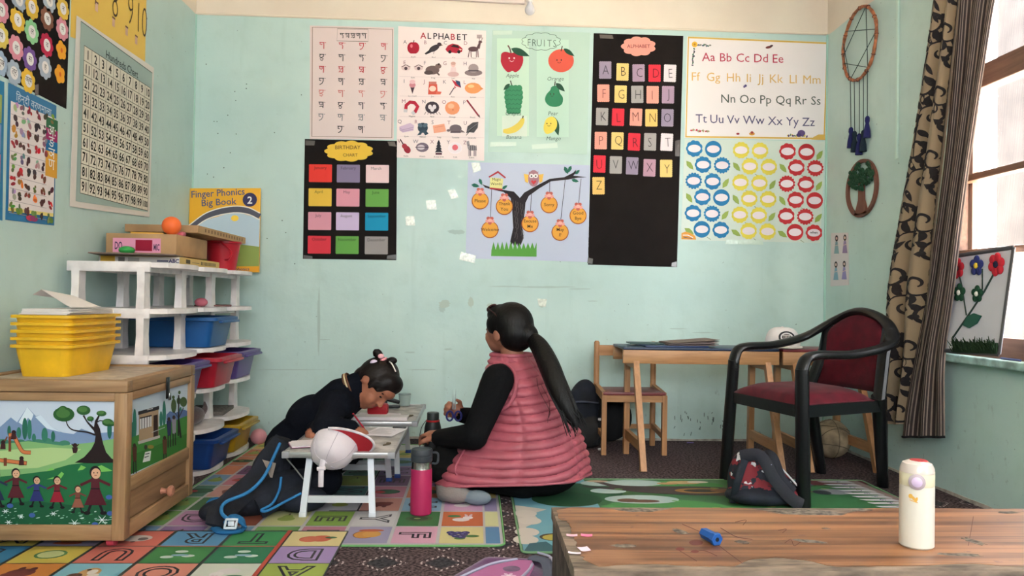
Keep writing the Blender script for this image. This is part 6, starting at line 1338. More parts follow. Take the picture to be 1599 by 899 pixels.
MB().prism([Vector((p.x - c.x, p.y - c.y, 0)) for p in pts], (0, 0, HD - .001), (0, 0, HD)).obj('laminate', desk_top(), t, smooth=0)
for px, py, a, b_, r in ((975, 852, .028, .012, -.05), (1063, 830, .012, .026, .5), (1158, 846, .02, .012, -.3), (1265, 845, .035, .012, -.3), (1500, 866, .05, .012, -.15), (1520, 845, .016, .03, .3), (1575, 800, .03, .012, 0), (1290, 825, .01, .006, 0), (1262, 800, .1, .03, -.06), (996, 796, .062, .018, 0), (1345, 796, .03, .012, .2)):
    p = F(px, py, HD); random.seed(px); q = [Vector((p.x - c.x + (a * cos(u) * cos(r) - b_ * sin(u) * sin(r)) * random.uniform(.6, 1.15), p.y - c.y + (a * cos(u) * sin(r) + b_ * sin(u) * cos(r)) * random.uniform(.6, 1.15), 0)) for u in [i * pi / 9 for i in range(18)]]
    MB().prism(q, (0, 0, HD - .0006), (0, 0, HD + .0004)).obj('chipped_patch', mat('chip_grey', (112, 102, 92), .9, var=.35, scale=70), t, smooth=0)
k = Ink(lambda x, y: F(x, y, HD), UP, False, .0001, .0003)                    # pen scribbles
for pts_ in ([(1065, 818), (1100, 834), (1128, 856), (1160, 880)], [(1055, 856), (1075, 868), (1088, 876)], [(1078, 862), (1100, 860), (1120, 868)], [(1225, 848), (1235, 842), (1240, 852), (1250, 846)], [(1148, 815), (1165, 812), (1160, 820)], [(1215, 828), (1228, 826), (1222, 832)], [(1125, 824), (1150, 838), (1175, 842)], [(1520, 806), (1516, 830), (1512, 852)]): k.line(curve2(pts_, 14), .9, (92, 56, 58), 0)
k.ell(1087, 847, 11, 4.4, (110, 64, 60), 0); k.ell(1062, 857, 7, 2.6, (118, 66, 62), 0); k.ell(1085, 861, 6, 2.4, (118, 66, 62), 0)
k.obj('pen_marks', t, c)
for lo, hi, nm in (((DX0 + .002, DYN + .02, 0), (DX0 + .03, DYF - .02, HD - .03), 'end_panel'), ((DX1 - .03, DYN + .02, 0), (DX1, DYF - .02, HD - .03), 'end_panel'), ((DX0 + .03, DYN + .006, HD - .1), (DX1 - .03, DYN + .024, HD - .03), 'front_apron')):
    MB().box([a - b_ for a, b_ in zip(lo, c)], [a - b_ for a, b_ in zip(hi, c)], .002).obj(nm, mat('dark_weathered_wood', (86, 74, 66), .85, var=.3, scale=18, bump=.4, bscale=50), t)
MB().box((DX0 - c.x, DYN - .004 - c.y, HD - .026), (DX1 - c.x, DYN - c.y, HD - .004), .001).obj('edge_strip', BARE, t)
# white bottle, blue sharpener, paper scraps on it
p = F(1431, 852, HD); t = thing('white_bottle', 'cream white bottle with lilac button and red topped lid on desk', 'bottle', (p.x, p.y, HD + .0005)); S_ = .94
pr = [(.031, 0), (.0345, .004), (.0345, .135), (.034, .14)]
MB().lathe([(a, b_ * S_) for a, b_ in pr], n=40).obj('body', mat('cream_enamel', (214, 209, 198), .3, spec=.5), t)
ld = MB().lathe([(.0343, .1405 * S_), (.0345, .144 * S_), (.0345, .166 * S_), (.033, .17 * S_)], n=40).obj('lid', mat('cream_lid', (212, 204, 176), .35), t)
MB().lathe([(.0345, .1695 * S_), (.0335, .18 * S_), (.029, .19 * S_), (.018, .195 * S_), (.002, .196 * S_)], n=40).obj('lid_cover', mat('greyish_clear_plastic', (206, 192, 184), .2, spec=.6), ld)
MB().lathe([(.02, 0), (.017, .003), (.002, .004)], (0.004, .002, .1955 * S_ - .0025), 24).obj('lid_inlay', plastic((188, 54, 62)), ld)
dirv = (Vector((CAM.x, CAM.y, 0)) - Vector((p.x, p.y, 0))).normalized(); Mx = dirv.to_track_quat('Z', 'Y').to_matrix(); q0 = dirv * .0335 + Vector((0, 0, .153 * S_))
MB().lathe([(.0165, -.004), (.0165, .003), (.014, .0045)], q0, 26, Mx).obj('button_ring', mat('ring_grey', (176, 160, 168), .35), ld); MB().lathe([(.0105, .003), (.0105, .0065), (.008, .0078), (.001, .008)], q0, 24, Mx).obj('button', mat('button_lilac', (206, 184, 214), .35), ld)
lat_ = Vector((-dirv.y, dirv.x, 0))
def bw(x, y): a = x / .0345; return (dirv * cos(a) + lat_ * sin(a)) * .0345 + Vector((0, 0, y))
k = Ink(bw, dirv, True, .0001, .0005)
k.ell(-.012, .112, .0045, .005, (226, 178, 84), 0); k.ell(-.006, .108, .003, .006, (222, 172, 84), 0, .6); k.ell(-.001, .106, .0025, .006, (222, 172, 84), 0, -.3); k.line([(-.014, .104), (-.006, .102), (.002, .1)], .0016, (222, 172, 84), 1); k.obj('gold_flower', t)
p = F(1116, 850, HD); o = MB(); M_ = Matrix.Rotation(radians(70), 3, 'X'); ax = Vector((.3, -1, .0)).normalized(); Mq = ax.to_track_quat('Z', 'Y').to_matrix()
t = thing('pencil_sharpener', 'small blue hexagonal pencil sharpener lying on desk', 'sharpener', (p.x, p.y, HD)); t.scale = (1.25, 1.25, 1.25)
MB().lathe([(.0085, -.022), (.0095, -.02), (.0095, .012), (.0115, .013), (.0115, .02), (.0105, .021), (.0042, .021), (.0036, .012)], (-.004, .012, .0107), 6, Mq).obj('shell', mat('sharpener_blue', (28, 84, 158), .4), t, smooth=20)
MB().lathe([(.0036, 0), (.0036, .0095), (.001, .0096)], Vector((-.004, .012, .0107)) + ax * .011, 14, Mq).obj('bore', mat('bore_dark', (14, 26, 46), .6), t)
for i, (px, py, sx, sy, r, col, lb) in enumerate(((893, 836.5, .024, .014, -.1, (232, 190, 206), 'slim pale pink paper strip on desk, left of the upper pair'), (916, 836.5, .025, .016, -.15, (240, 130, 168), 'bright pink curled paper scrap on desk, right of the upper pair'), (912, 858, .022, .026, .2, (236, 206, 222), 'pale paper square scrap on desk, above the lowest strip'), (897, 864, .026, .01, -.2, (236, 214, 224), 'thin white paper sliver on desk, lowest of the scraps'))):
    p = F(px, py, HD); o = MB().grid(lambda u, v: Vector(((u - .5) * sx, (v - .5) * sy, .0008 + .0012 * (u - .5) ** 2 * 4)), 6, 2).grid(lambda u, v: Vector(((u - .5) * sx, (v - .5) * sy, .0014 + .0012 * (u - .5) ** 2 * 4)), 6, 2).obj('paper_scrap', paper(col), smooth=60); o.location = (p.x, p.y, HD); o.rotation_euler.z = r; tag(o, lb, 'paper scrap', 'paper scraps on the desk')
# ================================================================== hangings on the right wall
NR = (-1, 0, 0)
def rp(px, py): p = R(px, py); return (p.y, p.z)
def RZ(zx, zy): return (1270 + zx / 3.745, zy / 3.745)
ya, yb_ = rp(1322, 70)[0], rp(1374, 70)[0]; za, zb_ = rp(1349, 12)[1], rp(1346, 124)[1]
cy, cz, rr = (ya + yb_) / 2, (za + zb_) / 2, (za - zb_) / 2
t = thing('string_hoop', 'wound orange-brown hoop with a string star and navy tassels', 'wall hanging', (XR, cy, cz))
W3 = lambda y, z, d=.02: Vector((-d, y - cy, z - cz))
ry = (ya - yb_) / 2
MB().tube([(-.02, ry * cos(a) * (1 + .02 * sin(5 * a)), rr * sin(a)) for a in [i * pi / 30 for i in range(60)]], [.009 + .0012 * sin(i * 1.7) for i in range(60)], 8, closed=True).obj('hoop', mat('bamboo_wrap', (176, 106, 70), .6, var=.3, scale=40), t)
STR = mat('dark_green_yarn', (30, 58, 60), .9)
def onr(zx, zy): y, z = rp(*RZ(zx, zy)); v = Vector((y - cy, z - cz)); a = math.atan2(v.y / rr, v.x / ry); return Vector((-.024, ry * cos(a), rr * sin(a)))
for a, b_ in (((330, 50), (205, 330)), ((330, 50), (345, 400)), ((215, 185), (385, 175)), ((385, 190), (245, 445)), ((205, 360), (345, 400)), ((205, 255), (240, 450))): MB().tube([onr(*a), onr(*b_)], .0022, 6).obj('string', STR, t)
for i in range(12): a = i * .53; MB().tube([(-.02 + .0105 * cos(b_), (ry + .0105 * sin(b_)) * cos(a), (rr + .0105 * sin(b_)) * sin(a)) for b_ in [j * pi / 4 for j in range(8)]], .0022, 5, closed=True).obj('binding', mat('binding_dark', (92, 40, 36), .8), t)
for i, (zx, y1) in enumerate(((246, 752), (267, 775), (293, 790), (318, 770), (341, 688))):
    top = onr(zx, 440 if i < 4 else 400); y, z = rp(*RZ(zx - 4, y1)); bot = Vector((-.02, y - cy, z - cz)); bot.y = top.y * .3 + bot.y * .7
    MB().tube([top, bot], .002, 6).obj('string', STR, t)
    col = (34, 36, 92) if i in (0, 2, 4) else (22, 40, 52); ln = .11
    MB().tube([bot + Vector((0, 0, .008)), bot, bot + Vector((0, .002, -.018)), bot + Vector((0, .002, -.03)), bot + Vector((0, .003, -.07)), bot + Vector((0, .004, -ln))], [.006, .012, .013, .009, .017, .02], 12).obj('tassel', mat('tassel_%d' % col[2], col, .95, bump=.8, bscale=260, stretch=(1, 1, .05)), t)
# ---- tree plaque
q = [rp(*p) for p in ((1324, 295), (1373, 295), (1350, 248), (1348, 339))]
cy, cz, ry, rr = (q[0][0] + q[1][0]) / 2, (q[2][1] + q[3][1]) / 2, (q[0][0] - q[1][0]) / 2, (q[2][1] - q[3][1]) / 2
t = thing('tree_plaque', 'oval brown wooden plaque of a tree with green curled crown', 'wall plaque', (XR, cy, cz)); BRN = mat('plaque_brown', (112, 68, 54), .6)
n_ = 40; mb = MB(); vs = []
for d in (-.014, -.001):
    for k_ in (1.0, .84):
        for i in range(n_): a = 2 * pi * i / n_; vs.append((d, ry * k_ * cos(a), rr * (k_ if k_ == 1 else .88) * sin(a)))
fs = []
for i in range(n_):
    j = (i + 1) % n_; fs += [(i, j, n_ + j, n_ + i), (2 * n_ + i, 3 * n_ + i, 3 * n_ + j, 2 * n_ + j), (i, 2 * n_ + i, 2 * n_ + j, j), (n_ + i, n_ + j, 3 * n_ + j, 3 * n_ + i)]
mb.add(vs, fs).obj('oval_frame', BRN, t)
MB().prism([Vector((0, y * ry, z * rr)) for y, z in ((.14, .2), (-.14, .2), (-.17, -.4), (-.4, -.9), (.4, -.9), (.17, -.4))], (-.014, 0, 0), (-.001, 0, 0)).obj('trunk', BRN, t)
random.seed(2)
for i in range(70):
    a, u = random.uniform(0, 2 * pi), math.sqrt(random.random()); y, z = ry * .78 * u * cos(a), rr * (.4 + .46 * u * sin(a))
    if (y / ry) ** 2 + (z / rr) ** 2 > .86: continue
    MB().tube([(-.015 - .003 * math.sin(b_), y + .014 * cos(b_) * (1 - b_ / 16), z + .014 * sin(b_) * (1 - b_ / 16)) for b_ in [j * .7 for j in range(14)]], .0045, 5).obj('leaf_curl', mat('quill_green', (28, 72, 44), .7), t)
# ---- sticker sheet
q4 = [R(*p) for p in ((1298, 364), (1325, 363), (1326, 445), (1297, 447))]; c = sum(q4, Vector()) / 4
t = thing('sticker_sheet', 'small white sheet of pale doll stickers on right wall', 'paper', c); nn = Vector(NR)
MB().prism([p - c for p in q4], nn * .0005, nn * .0018).obj('sheet', paper((216, 208, 210)), t, smooth=0)
k = Ink(lambda x, y: R(x, y), NR, False, .0002, .0024)
for x, y, cl in ((1307, 380, (130, 160, 170)), (1320, 379, (150, 130, 170)), (1306, 421, (130, 170, 190)), (1319, 420, (150, 140, 190))):
    k.ell(x, y - 8, 2.4, 5, (52, 42, 46), 1); k.ell(x, y - 8, 1.3, 2.2, (226, 196, 184), 2); k.poly([(x - 1.6, y - 3), (x + 1.6, y - 3), (x + 4, y + 16), (x - 4, y + 16)], cl, 2); k.line([(x - 3, y + 4), (x + 3, y + 2)], .8, (226, 196, 184), 3)
k.obj('print', t, c)

# ================================================================== curtains
def interp(tab, y):
    for (a, *p), (b_, *q) in zip(tab, tab[1:]):
        if y <= b_: u = (y - a) / (b_ - a); return [x + (w_ - x) * u for x, w_ in zip(p, q)]
    return list(tab[-1][1:])
PT = [(-90, 1467, 1502), (0, 1453, 1495), (240, 1418, 1478), (460, 1383, 1455), (520, 1385, 1447), (560, 1393, 1436), (662, 1379, 1416)]
ST = [(-90, 1502, 1572), (0, 1494, 1552), (240, 1476, 1520), (460, 1453, 1492), (560, 1434, 1475), (682, 1412, 1475)]
def smoothtab(tab, y): return [sum(interp(tab, min(tab[-1][0], max(tab[0][0], y + d)))[i] for d in (-36, -18, 0, 18, 36)) / 5 for i in (0, 1)]
XC = 2.05
def curtain(tab, folds, amp, x_off, ph):
    def S(u, v, off=0.0):
        y = tab[0][0] + (tab[-1][0] - tab[0][0]) * v; a, b_ = smoothtab(tab, y); p = R(a + (b_ - a) * u, y, XC + x_off)
        w_ = amp * (.6 + .4 * v); fx = w_ * cos(2 * pi * folds * u + ph + .6 * sin(3 * v)) + .012 * sin(5 * v + 2 * u)
        return Vector((p.x + fx - off, p.y + .3 * amp * sin(4 * pi * folds * u + ph), p.z))
    return S
S1 = curtain(PT, 2.2, .022, 0.0, .4); S2 = curtain(ST, 2.5, .018, .03, 1.4)
t = thing('patterned_curtain', 'beige curtain with black scroll pattern gathered beside the window', 'curtain', S1(.5, 1))
c = t.location
CB = mat('beige_curtain_cloth', (146, 125, 100), .8, bump=.15, bscale=300, sheen=.1)
MB().grid(lambda u, v: S1(u, v) - c, 44, 90).grid(lambda u, v: S1(u, v, -.003) - c, 44, 90).obj('cloth', CB, t, smooth=60)
# woven scrolls, laid on the folds
class Scroll:
    def __init__(s): s.mb = MB()
    def stroke(s, pts, ws):
        n_ = len(pts); vs = []
        for i, (x, y) in enumerate(pts):
            a, b_ = pts[max(0, i - 1)], pts[min(n_ - 1, i + 1)]; d = Vector((b_[0] - a[0], b_[1] - a[1])); d = d.normalized() if d.length > 1e-9 else Vector((1, 0)); q = Vector((-d.y, d.x)) * ws[i] / 2
            for sg in (1, -1): vs.append((x + sg * q.x, y + sg * q.y))
        if any(v[0] < .01 or v[0] > .99 or v[1] < 0 or v[1] > 1 / AR for v in vs):
            keep = [i for i in range(n_ - 1) if all(.01 < vs[2 * i + j][0] < .99 and 0 < vs[2 * i + j][1] < 1 / AR for j in range(4))]
        else: keep = range(n_ - 1)
        s.mb.add([S1(min(.995, max(.005, u)), min(1, max(0, v * AR)), .0022) - c for u, v in vs], [(2 * i, 2 * i + 1, 2 * i + 3, 2 * i + 2) for i in keep])
AR = .125                                   # cloth width / height, keeps motifs round
sc_ = Scroll()
def motif(cx, cy, s, rot, flip):
    def T_(x, y): x *= flip; a, b_ = x * cos(rot) - y * sin(rot), x * sin(rot) + y * cos(rot); return (cx + a * s, cy / AR + b_ * s)
    sp = [T_(.5 * (1 - a / 9) * cos(a), .5 * (1 - a / 9) * sin(a)) for a in [i * .3 for i in range(24)]]; sc_.stroke(sp, [.085 * s * (1.5 - abs(i / 12 - 1)) for i in range(24)])
    tail = [T_(.5 + .12 * i / 6 + .1 * sin(i / 4), -.15 * i) for i in range(11)]; sc_.stroke(tail, [.13 * s * (1 - i / 11) + .008 for i in range(11)])
    for a0 in (.2, .9, 1.6, 2.4, 3.2): 
        b0 = (.5 * (1 - a0 / 9) * cos(a0), .5 * (1 - a0 / 9) * sin(a0)); e = (b0[0] * 1.85, b0[1] * 1.75 + .1)
        lf_ = [T_(b0[0] + (e[0] - b0[0]) * q + .1 * sin(pi * q), b0[1] + (e[1] - b0[1]) * q) for q in [j / 7 for j in range(8)]]; sc_.stroke(lf_, [.24 * s * sin(pi * min(1, .12 + j / 7 * .9)) + .004 for j in range(8)])
    for y in (-.5, -.95): lf_ = [T_(.55 - .06 * j, y - .02 * j * j * .5) for j in range(7)]; sc_.stroke(lf_, [.22 * s * sin(pi * min(1, .1 + j / 6 * .88)) for j in range(7)])
random.seed(6)
for r in range(15):
    for q in range(2): motif(.24 + .5 * q + (.14 if r % 2 else -.04), .03 + r * .066 + .02 * q, .43, random.uniform(-.5, .5) + (pi if r % 2 else 0), 1 if (r + q) % 2 else -1)
sc_.mb.obj('woven_scrolls', mat('black_flock', (34, 28, 30), .9), t, smooth=0)
t = thing('striped_curtain', 'dark brown striped curtain hanging in front of the window edge', 'curtain', S2(.5, 1)); c = t.location
mb = MB(); NS = 22
def stripe(mb, m, u0, u1):
    mb.use(m).grid(lambda u, v: S2(u0 + (u1 - u0) * u, v) - c, 3, 80)
for i in range(NS): stripe(mb, mat('curtain_dark', (58, 46, 44), .8, bump=.1, bscale=200), i / NS, (i + .66) / NS); stripe(mb, mat('curtain_pale_thread', (142, 124, 114), .7), (i + .66) / NS, (i + 1) / NS)
mb.obj('cloth', None, t, smooth=60)
hem = [S2(i / 30, 1) - c for i in range(31)]; MB().tube(hem, .006, 6).obj('hem', mat('hem_black', (24, 22, 24), .9), t)
tp_ = S1(.5, 0).z
t = thing('curtain_rod', 'steel curtain rod above the window', 'curtain rod', (XC + .02, -1.9, tp_ - .0)); MB().tube([(0, -1.1, 0), (0, 1.05, 0)], .011, 12).obj('rod', mat('rod_steel', (150, 146, 140), .35, .9), t)
for y in (-1.0, .95): MB().tube([(0, y, 0), (.08, y, 0)], .008, 8).obj('bracket', mat('rod_steel', (150, 146, 140)), t)

# ================================================================== quilled flower board on the sill
def BD(px, py): return R(px, py, 2.078 + .05 * (553 - py) / 166)
nb_ = Vector((-1, 0, .06)).normalized()
q4 = [BD(*p) for p in ((1484, 401), (1583, 386), (1560, 553), (1476, 547))]; c = sum(q4, Vector()) / 4
t = thing('quilled_flower_board', 'grey edged board of felt flowers and grass propped on the window sill', 'picture', c)
MB().prism([p - c for p in q4], nb_ * -.008, nb_ * 0).obj('board', paper((196, 196, 206)), t, smooth=0)
EG = mat('board_tape', (84, 82, 84), .6)
for a, b_ in ((0, 1), (1, 2), (2, 3)): MB().tube([q4[a] - c + nb_ * .001, q4[b_] - c + nb_ * .001], .009, 8, flat=(1, .4, nb_)).obj('edge_tape', EG, t)
def bflower(px, py, col, mid, r):
    p0 = BD(px, py); du = (BD(px + 1, py) - p0).normalized(); dv = Vector((0, 0, 1)); f_ = MB()
    for i in range(6 if col[0] > 150 else 5):
        n6 = 6 if col[0] > 150 else 5; a = 2 * pi * i / n6 + .3; q = p0 + (du * cos(a) + dv * sin(a)) * r * .62 - c + nb_ * .006
        f_.ball(q, (.006, r * .42, r * .42), 12, 8)
    o = f_.obj('flower', mat('felt_%d_%d_%d' % col, col, .9, bump=.4, bscale=200), t); MB().ball(p0 - c + nb_ * .01, (.006, r * .28, r * .3), 12, 8).obj('flower_centre', mat('felt_%d_%d_%d' % mid, mid, .9), o)
def stem(pts, w_): MB().tube([BD(*p) - c + nb_ * .003 for p in pts], w_, 6).obj('stem', mat('stem_green', (44, 62, 56), .8), t)
stem([(1558, 418), (1538, 455), (1520, 482), (1489, 527)], .004); stem([(1535, 420), (1535, 452)], .003); stem([(1497, 422), (1503, 446), (1510, 492)], .003)
bflower(1497, 419, (190, 36, 52), (60, 30, 40), .045); bflower(1527, 415, (44, 52, 116), (226, 188, 60), .043); bflower(1558, 413, (196, 34, 52), (40, 34, 60), .048); bflower(1500, 457, (26, 72, 48), (226, 222, 214), .04); bflower(1528, 459, (26, 72, 48), (226, 222, 214), .036)
lf_ = [BD(*p) - c for p in ((1505, 508), (1512, 494), (1522, 489), (1534, 493), (1527, 505), (1515, 512))]; MB().prism(lf_, nb_ * .001, nb_ * .006).obj('leaf', mat('felt_leaf', (28, 82, 68), .9), t)
g0, g1 = BD(1491, 545), BD(1559, 547); gb = MB()
random.seed(9)
for i in range(160):
    p = g0 + (g1 - g0) * random.random() - c + Vector((-.004 - random.random() * .014, 0, random.uniform(-.012, .03))); d = Vector((-random.uniform(.004, .014), random.uniform(-.012, .012), random.uniform(.012, .03)))
    gb.tube([p, p + d], [.0035, .001], 4)
gb.prism([g0 - c + Vector((0, 0, -.014)), g1 - c + Vector((0, 0, -.014)), g1 - c + Vector((0, 0, .03)), g0 - c + Vector((0, 0, .03))], nb_ * .001, nb_ * .01)
o = gb.obj('felt_grass', mat('grass_felt', (30, 52, 28), .95), t, smooth=0); o['kind'] = 'stuff'
o = MB().tube([(0, -.06, 0), (0, .05, 0), (0, .06, 0)], [.0045, .0045, .001], 8).obj('pen', plastic((50, 60, 110))); p = R(1592, 556, 2.12); o.location = (2.13, -1.68, SILL + .0092); tag(o, 'dark blue pen lying on the window sill', 'pen')
# ================================================================== school bags
NV = mat('navy_bag_cloth', (24, 28, 40), .85, bump=.3, bscale=160, var=.3, scale=10); BLK2 = mat('black_webbing', (17, 17, 20), .9, bump=.3, bscale=220); BLU = mat('bright_blue_piping', (40, 116, 172), .7); BLW = mat('blue_webbing', (26, 96, 146), .85, bump=.5, bscale=180)
t = thing('open_backpack', 'navy backpack with bright blue piping slumped open beside the folding table', 'backpack', (-.8, -1.58, 0)); c = Vector((-.8, -1.58, 0))
w3 = lambda px, py, Y: B(px, py, Y) - c
bm_ = blob([('e', (.03, .0, .075), (.2, .085, .07), (.15, -.2, .55), NV), ('e', (-.02, .06, .13), (.07, .06, .125), (0, .25, 0), NV), ('e', (.14, -.03, .055), (.1, .06, .05), (0, 0, .3), NV), ('e', (-.13, -.14, .045), (.07, .1, .04), (0, 0, -.5), NV)], .009, 10, 'bag_body')
link('bag_body', bm_, t)
# back panel strap: wide padded band from the top loop down to the near left
s1 = curve3([w3(445, 688, -1.5), w3(425, 712, -1.55), w3(405, 745, -1.62), w3(368, 778, -1.72), w3(345, 802, -1.82), w3(340, 822, -1.87)], 26)
MB().tube(s1, .045, 10, flat=(1, .16, (.5, -.5, .7))).obj('shoulder_strap', NV, t)
MB().tube(curve3([w3(437, 692, -1.52), w3(428, 712, -1.57), w3(412, 744, -1.66), w3(388, 768, -1.74), w3(352, 784, -1.8), w3(346, 800, -1.86), w3(358, 812, -1.9)], 30), .0065, 8).obj('piping', BLU, t)
s2 = curve3([w3(446, 688, -1.5), w3(440, 720, -1.53), w3(437, 750, -1.58), w3(428, 778, -1.66), w3(404, 794, -1.72)], 22)
MB().tube(s2, .04, 10, flat=(1, .16, (.6, -.7, .3))).obj('shoulder_strap', NV, t)
MB().tube(curve3([w3(439, 745, -1.62), w3(436, 765, -1.66), w3(425, 786, -1.72), w3(408, 796, -1.76), w3(418, 797, -1.75), w3(445, 783, -1.7), w3(470, 770, -1.66)], 30), .005, 8).obj('piping', BLU, t)
MB().tube(curve3([w3(437, 762, -1.6), w3(452, 763, -1.6), w3(470, 769, -1.62)], 12), .005, 8).obj('piping', BLU, t)
MB().tube(curve3([w3(418, 694, -1.5), w3(430, 684, -1.5), w3(452, 690, -1.5), w3(440, 700, -1.5)], 14), .011, 8).obj('grab_loop', BLK2, t)
MB().tube(curve3([w3(336, 824, -1.86), w3(345, 830, -1.9), w3(370, 829, -1.9), w3(381, 824, -1.9), w3(376, 812, -1.9), w3(362, 806, -1.88), w3(352, 816, -1.88)], 26), .017, 8, flat=(1, .5, (0, 0, 1))).obj('adjuster_web', BLW, t)
MB().tube(curve3([w3(322, 800, -1.75), w3(330, 782, -1.7), w3(342, 780, -1.68), w3(335, 796, -1.72)], 14), .015, 8, flat=(1, .5, (0, 0, 1))).obj('adjuster_web', BLW, t)
bp_ = w3(361, 817, -1.91); bk_ = MB()
bk_.tube([bp_ + Vector((.019 * max(-1, min(1, 1.5 * cos(a))) + .004 * sin(a), -.004, .015 * max(-1, min(1, 1.5 * sin(a))))) for a in [i * pi / 8 for i in range(16)]], .0045, 6, closed=True).box(bp_ + Vector((-.011, -.004, -.008)), bp_ + Vector((.011, .004, .008)), .002); bk_.obj('buckle', plastic((216, 222, 232)), t)
MB().tube([w3(447, 715, -1.6), w3(460, 730, -1.62), w3(474, 748, -1.63)], .003, 6).obj('zip_cord', mat('grey_cord', (120, 120, 120), .8), t)
MB().grid(lambda u, v: w3(395 + 22 * u + 14 * v, 772 - 55 * v + 6 * u, -1.58 - .03 * u), 6, 6).grid(lambda u, v: w3(395 + 22 * u + 14 * v, 772 - 55 * v + 6 * u, -1.576 - .03 * u), 6, 6).obj('mesh_lining', mat('beige_lining', (150, 136, 126), .9, bump=.4, bscale=60), t, smooth=60)

t = thing('wall_backpack', 'dark navy backpack slumped against the wall behind the small chair', 'backpack', (.66, -.2, 0))
link('bag_body', blob([('e', (-.03, .02, .19), (.1, .09, .2), (0, .12, 0), NV), ('e', (.13, .04, .16), (.14, .08, .14), (0, .5, 0), BLK2), ('e', (-.0, -.05, .09), (.1, .07, .09), (0, 0, 0), mat('grey_black_pocket', (40, 38, 38), .9))], .01, 8, 'bag_body'), t)
MB().tube(curve3([(-.11, -.06, .26), (-.04, -.095, .27), (.05, -.07, .26)], 12), .006, 8).obj('zip', mat('zip_grey', (66, 70, 84), .5), t)
MB().tube(curve3([(.06, -.06, .31), (.08, -.09, .22), (.06, -.1, .12), (.03, -.1, .03)], 16), .018, 8, flat=(1, .3, (0, -1, 0))).obj('shoulder_strap', BLK2, t)
MB().box((.045, -.108, .165), (.065, -.098, .18), .003).obj('buckle', plastic((190, 190, 190)), t); MB().box((.045, -.12, .0), (.08, -.105, .012), .003).obj('buckle', plastic((190, 190, 190)), t)

def camo():
    m = bpy.data.materials.new('red_printed_cloth'); m.use_nodes = True; nt = m.node_tree; b = nt.nodes['Principled BSDF']; tc = nt.nodes.new('ShaderNodeTexCoord')
    def nz(s_, off):
        mp = nt.nodes.new('ShaderNodeMapping'); mp.inputs['Location'].default_value = (off, off, 0); nt.links.new(tc.outputs['Object'], mp.inputs[0])
        n = nt.nodes.new('ShaderNodeTexNoise'); n.inputs['Scale'].default_value = s_; n.inputs['Detail'].default_value = 2; nt.links.new(mp.outputs[0], n.inputs['Vector']); return n.outputs['Fac']
    def mix(f, lo, hi, a, c_):
        r = nt.nodes.new('ShaderNodeMapRange'); r.inputs[1].default_value = lo; r.inputs[2].default_value = hi; nt.links.new(f, r.inputs[0])
        x = nt.nodes.new('ShaderNodeMix'); x.data_type = 'RGBA'; nt.links.new(r.outputs[0], x.inputs[0])
        for s_, v in ((6, a), (7, c_)):
            if isinstance(v, tuple): x.inputs[s_].default_value = lin(v)
            else: nt.links.new(v, x.inputs[s_])
        return x.outputs[2]
    cc = mix(nz(22, 0), .5, .52, (24, 28, 42), (122, 28, 40)); cc = mix(nz(26, 3), .65, .665, cc, (206, 204, 210)); nt.links.new(cc, b.inputs['Base Color']); b.inputs['Roughness'].default_value = .8
    return m
RB = camo()
p = F(1192, 790); t = thing('red_print_backpack', 'navy and red printed school bag leaning by the armchair leg', 'backpack', (p.x, p.y + .02, .0065))
link('bag_body', blob([('e', (-.06, .03, .1), (.075, .07, .125), (0, .12, 0), RB), ('e', (.05, .02, .07), (.12, .08, .075), (0, .5, .1), RB), ('e', (.0, .0, .035), (.16, .095, .04), (0, 0, 0), NV), ('e', (.1, .01, .04), (.1, .09, .045), (0, 0, 0), RB)], .008, 8, 'bag_body'), t)
MB().tube(curve3([(-.1, -.02, .2), (-.03, -.06, .21), (.02, -.085, .12), (.08, -.1, .05), (.13, -.1, .02)], 20), .026, 8, flat=(1, .3, (0, -1, .3))).obj('shoulder_strap', mat('strap_charcoal', (34, 34, 42), .9, bump=.3, bscale=150), t)
MB().tube(curve3([(.02, .03, .2), (.035, -.03, .2), (.06, -.06, .12), (.1, -.08, .07)], 16), .02, 8, flat=(1, .35, (0, -1, .2))).obj('shoulder_strap', mat('strap_charcoal', (34, 34, 42)), t)
MB().tube(curve3([(-.13, -.02, .01), (-.125, -.06, .1), (-.09, -.045, .19)], 14), .016, 8, flat=(1, .35, (0, -1, 0))).obj('side_band', NV, t)
MB().tube(curve3([(.06, .0, .17), (.1, -.05, .12), (.15, -.07, .06)], 12), .004, 6).obj('zip', mat('zip_white', (190, 190, 196), .5), t)
MB().box((-.012, -.078, .155), (.012, -.068, .18), .002).obj('care_label', paper((176, 176, 214)), t)

PUR = mat('purple_padded_cloth', (84, 36, 86), .75, sheen=.3, bump=.2, bscale=120); PNK = mat('mauve_pink_panel', (164, 96, 142), .7, bump=.15, bscale=120); GRY = mat('slate_grey_webbing', (84, 88, 104), .8, bump=.3, bscale=160)
t = thing('purple_backpack', 'purple and pink backpack lying at the bottom edge of the photo', 'backpack', (.07, -2.5, 0)); c = Vector((.07, -2.5, 0))
link('bag_body', blob([('e', (0, -.06, .04), (.17, .16, .07), (0, -.15, .3), PUR), ('c', (-.19, -.09, .03), (-.02, .06, .075), .03, .034, PUR), ('c', (-.02, .06, .075), (.12, .06, .07), .034, .034, PUR), ('c', (.12, .06, .07), (.15, -.06, .05), .034, .03, PUR)], .008, 6, 'bag_body'), t)
pk_ = [(-.13, -.16), (-.02, -.02), (.06, .025), (.1, .02), (.105, -.02), (.07, -.16)]
def pz(x, y): return Vector((x, y, .108 + .1 * (x) * .1))
MB().prism([pz(x, y) for x, y in pk_], (0, 0, -.02), (0, 0, .004)).obj('front_panel', PNK, t, smooth=0)
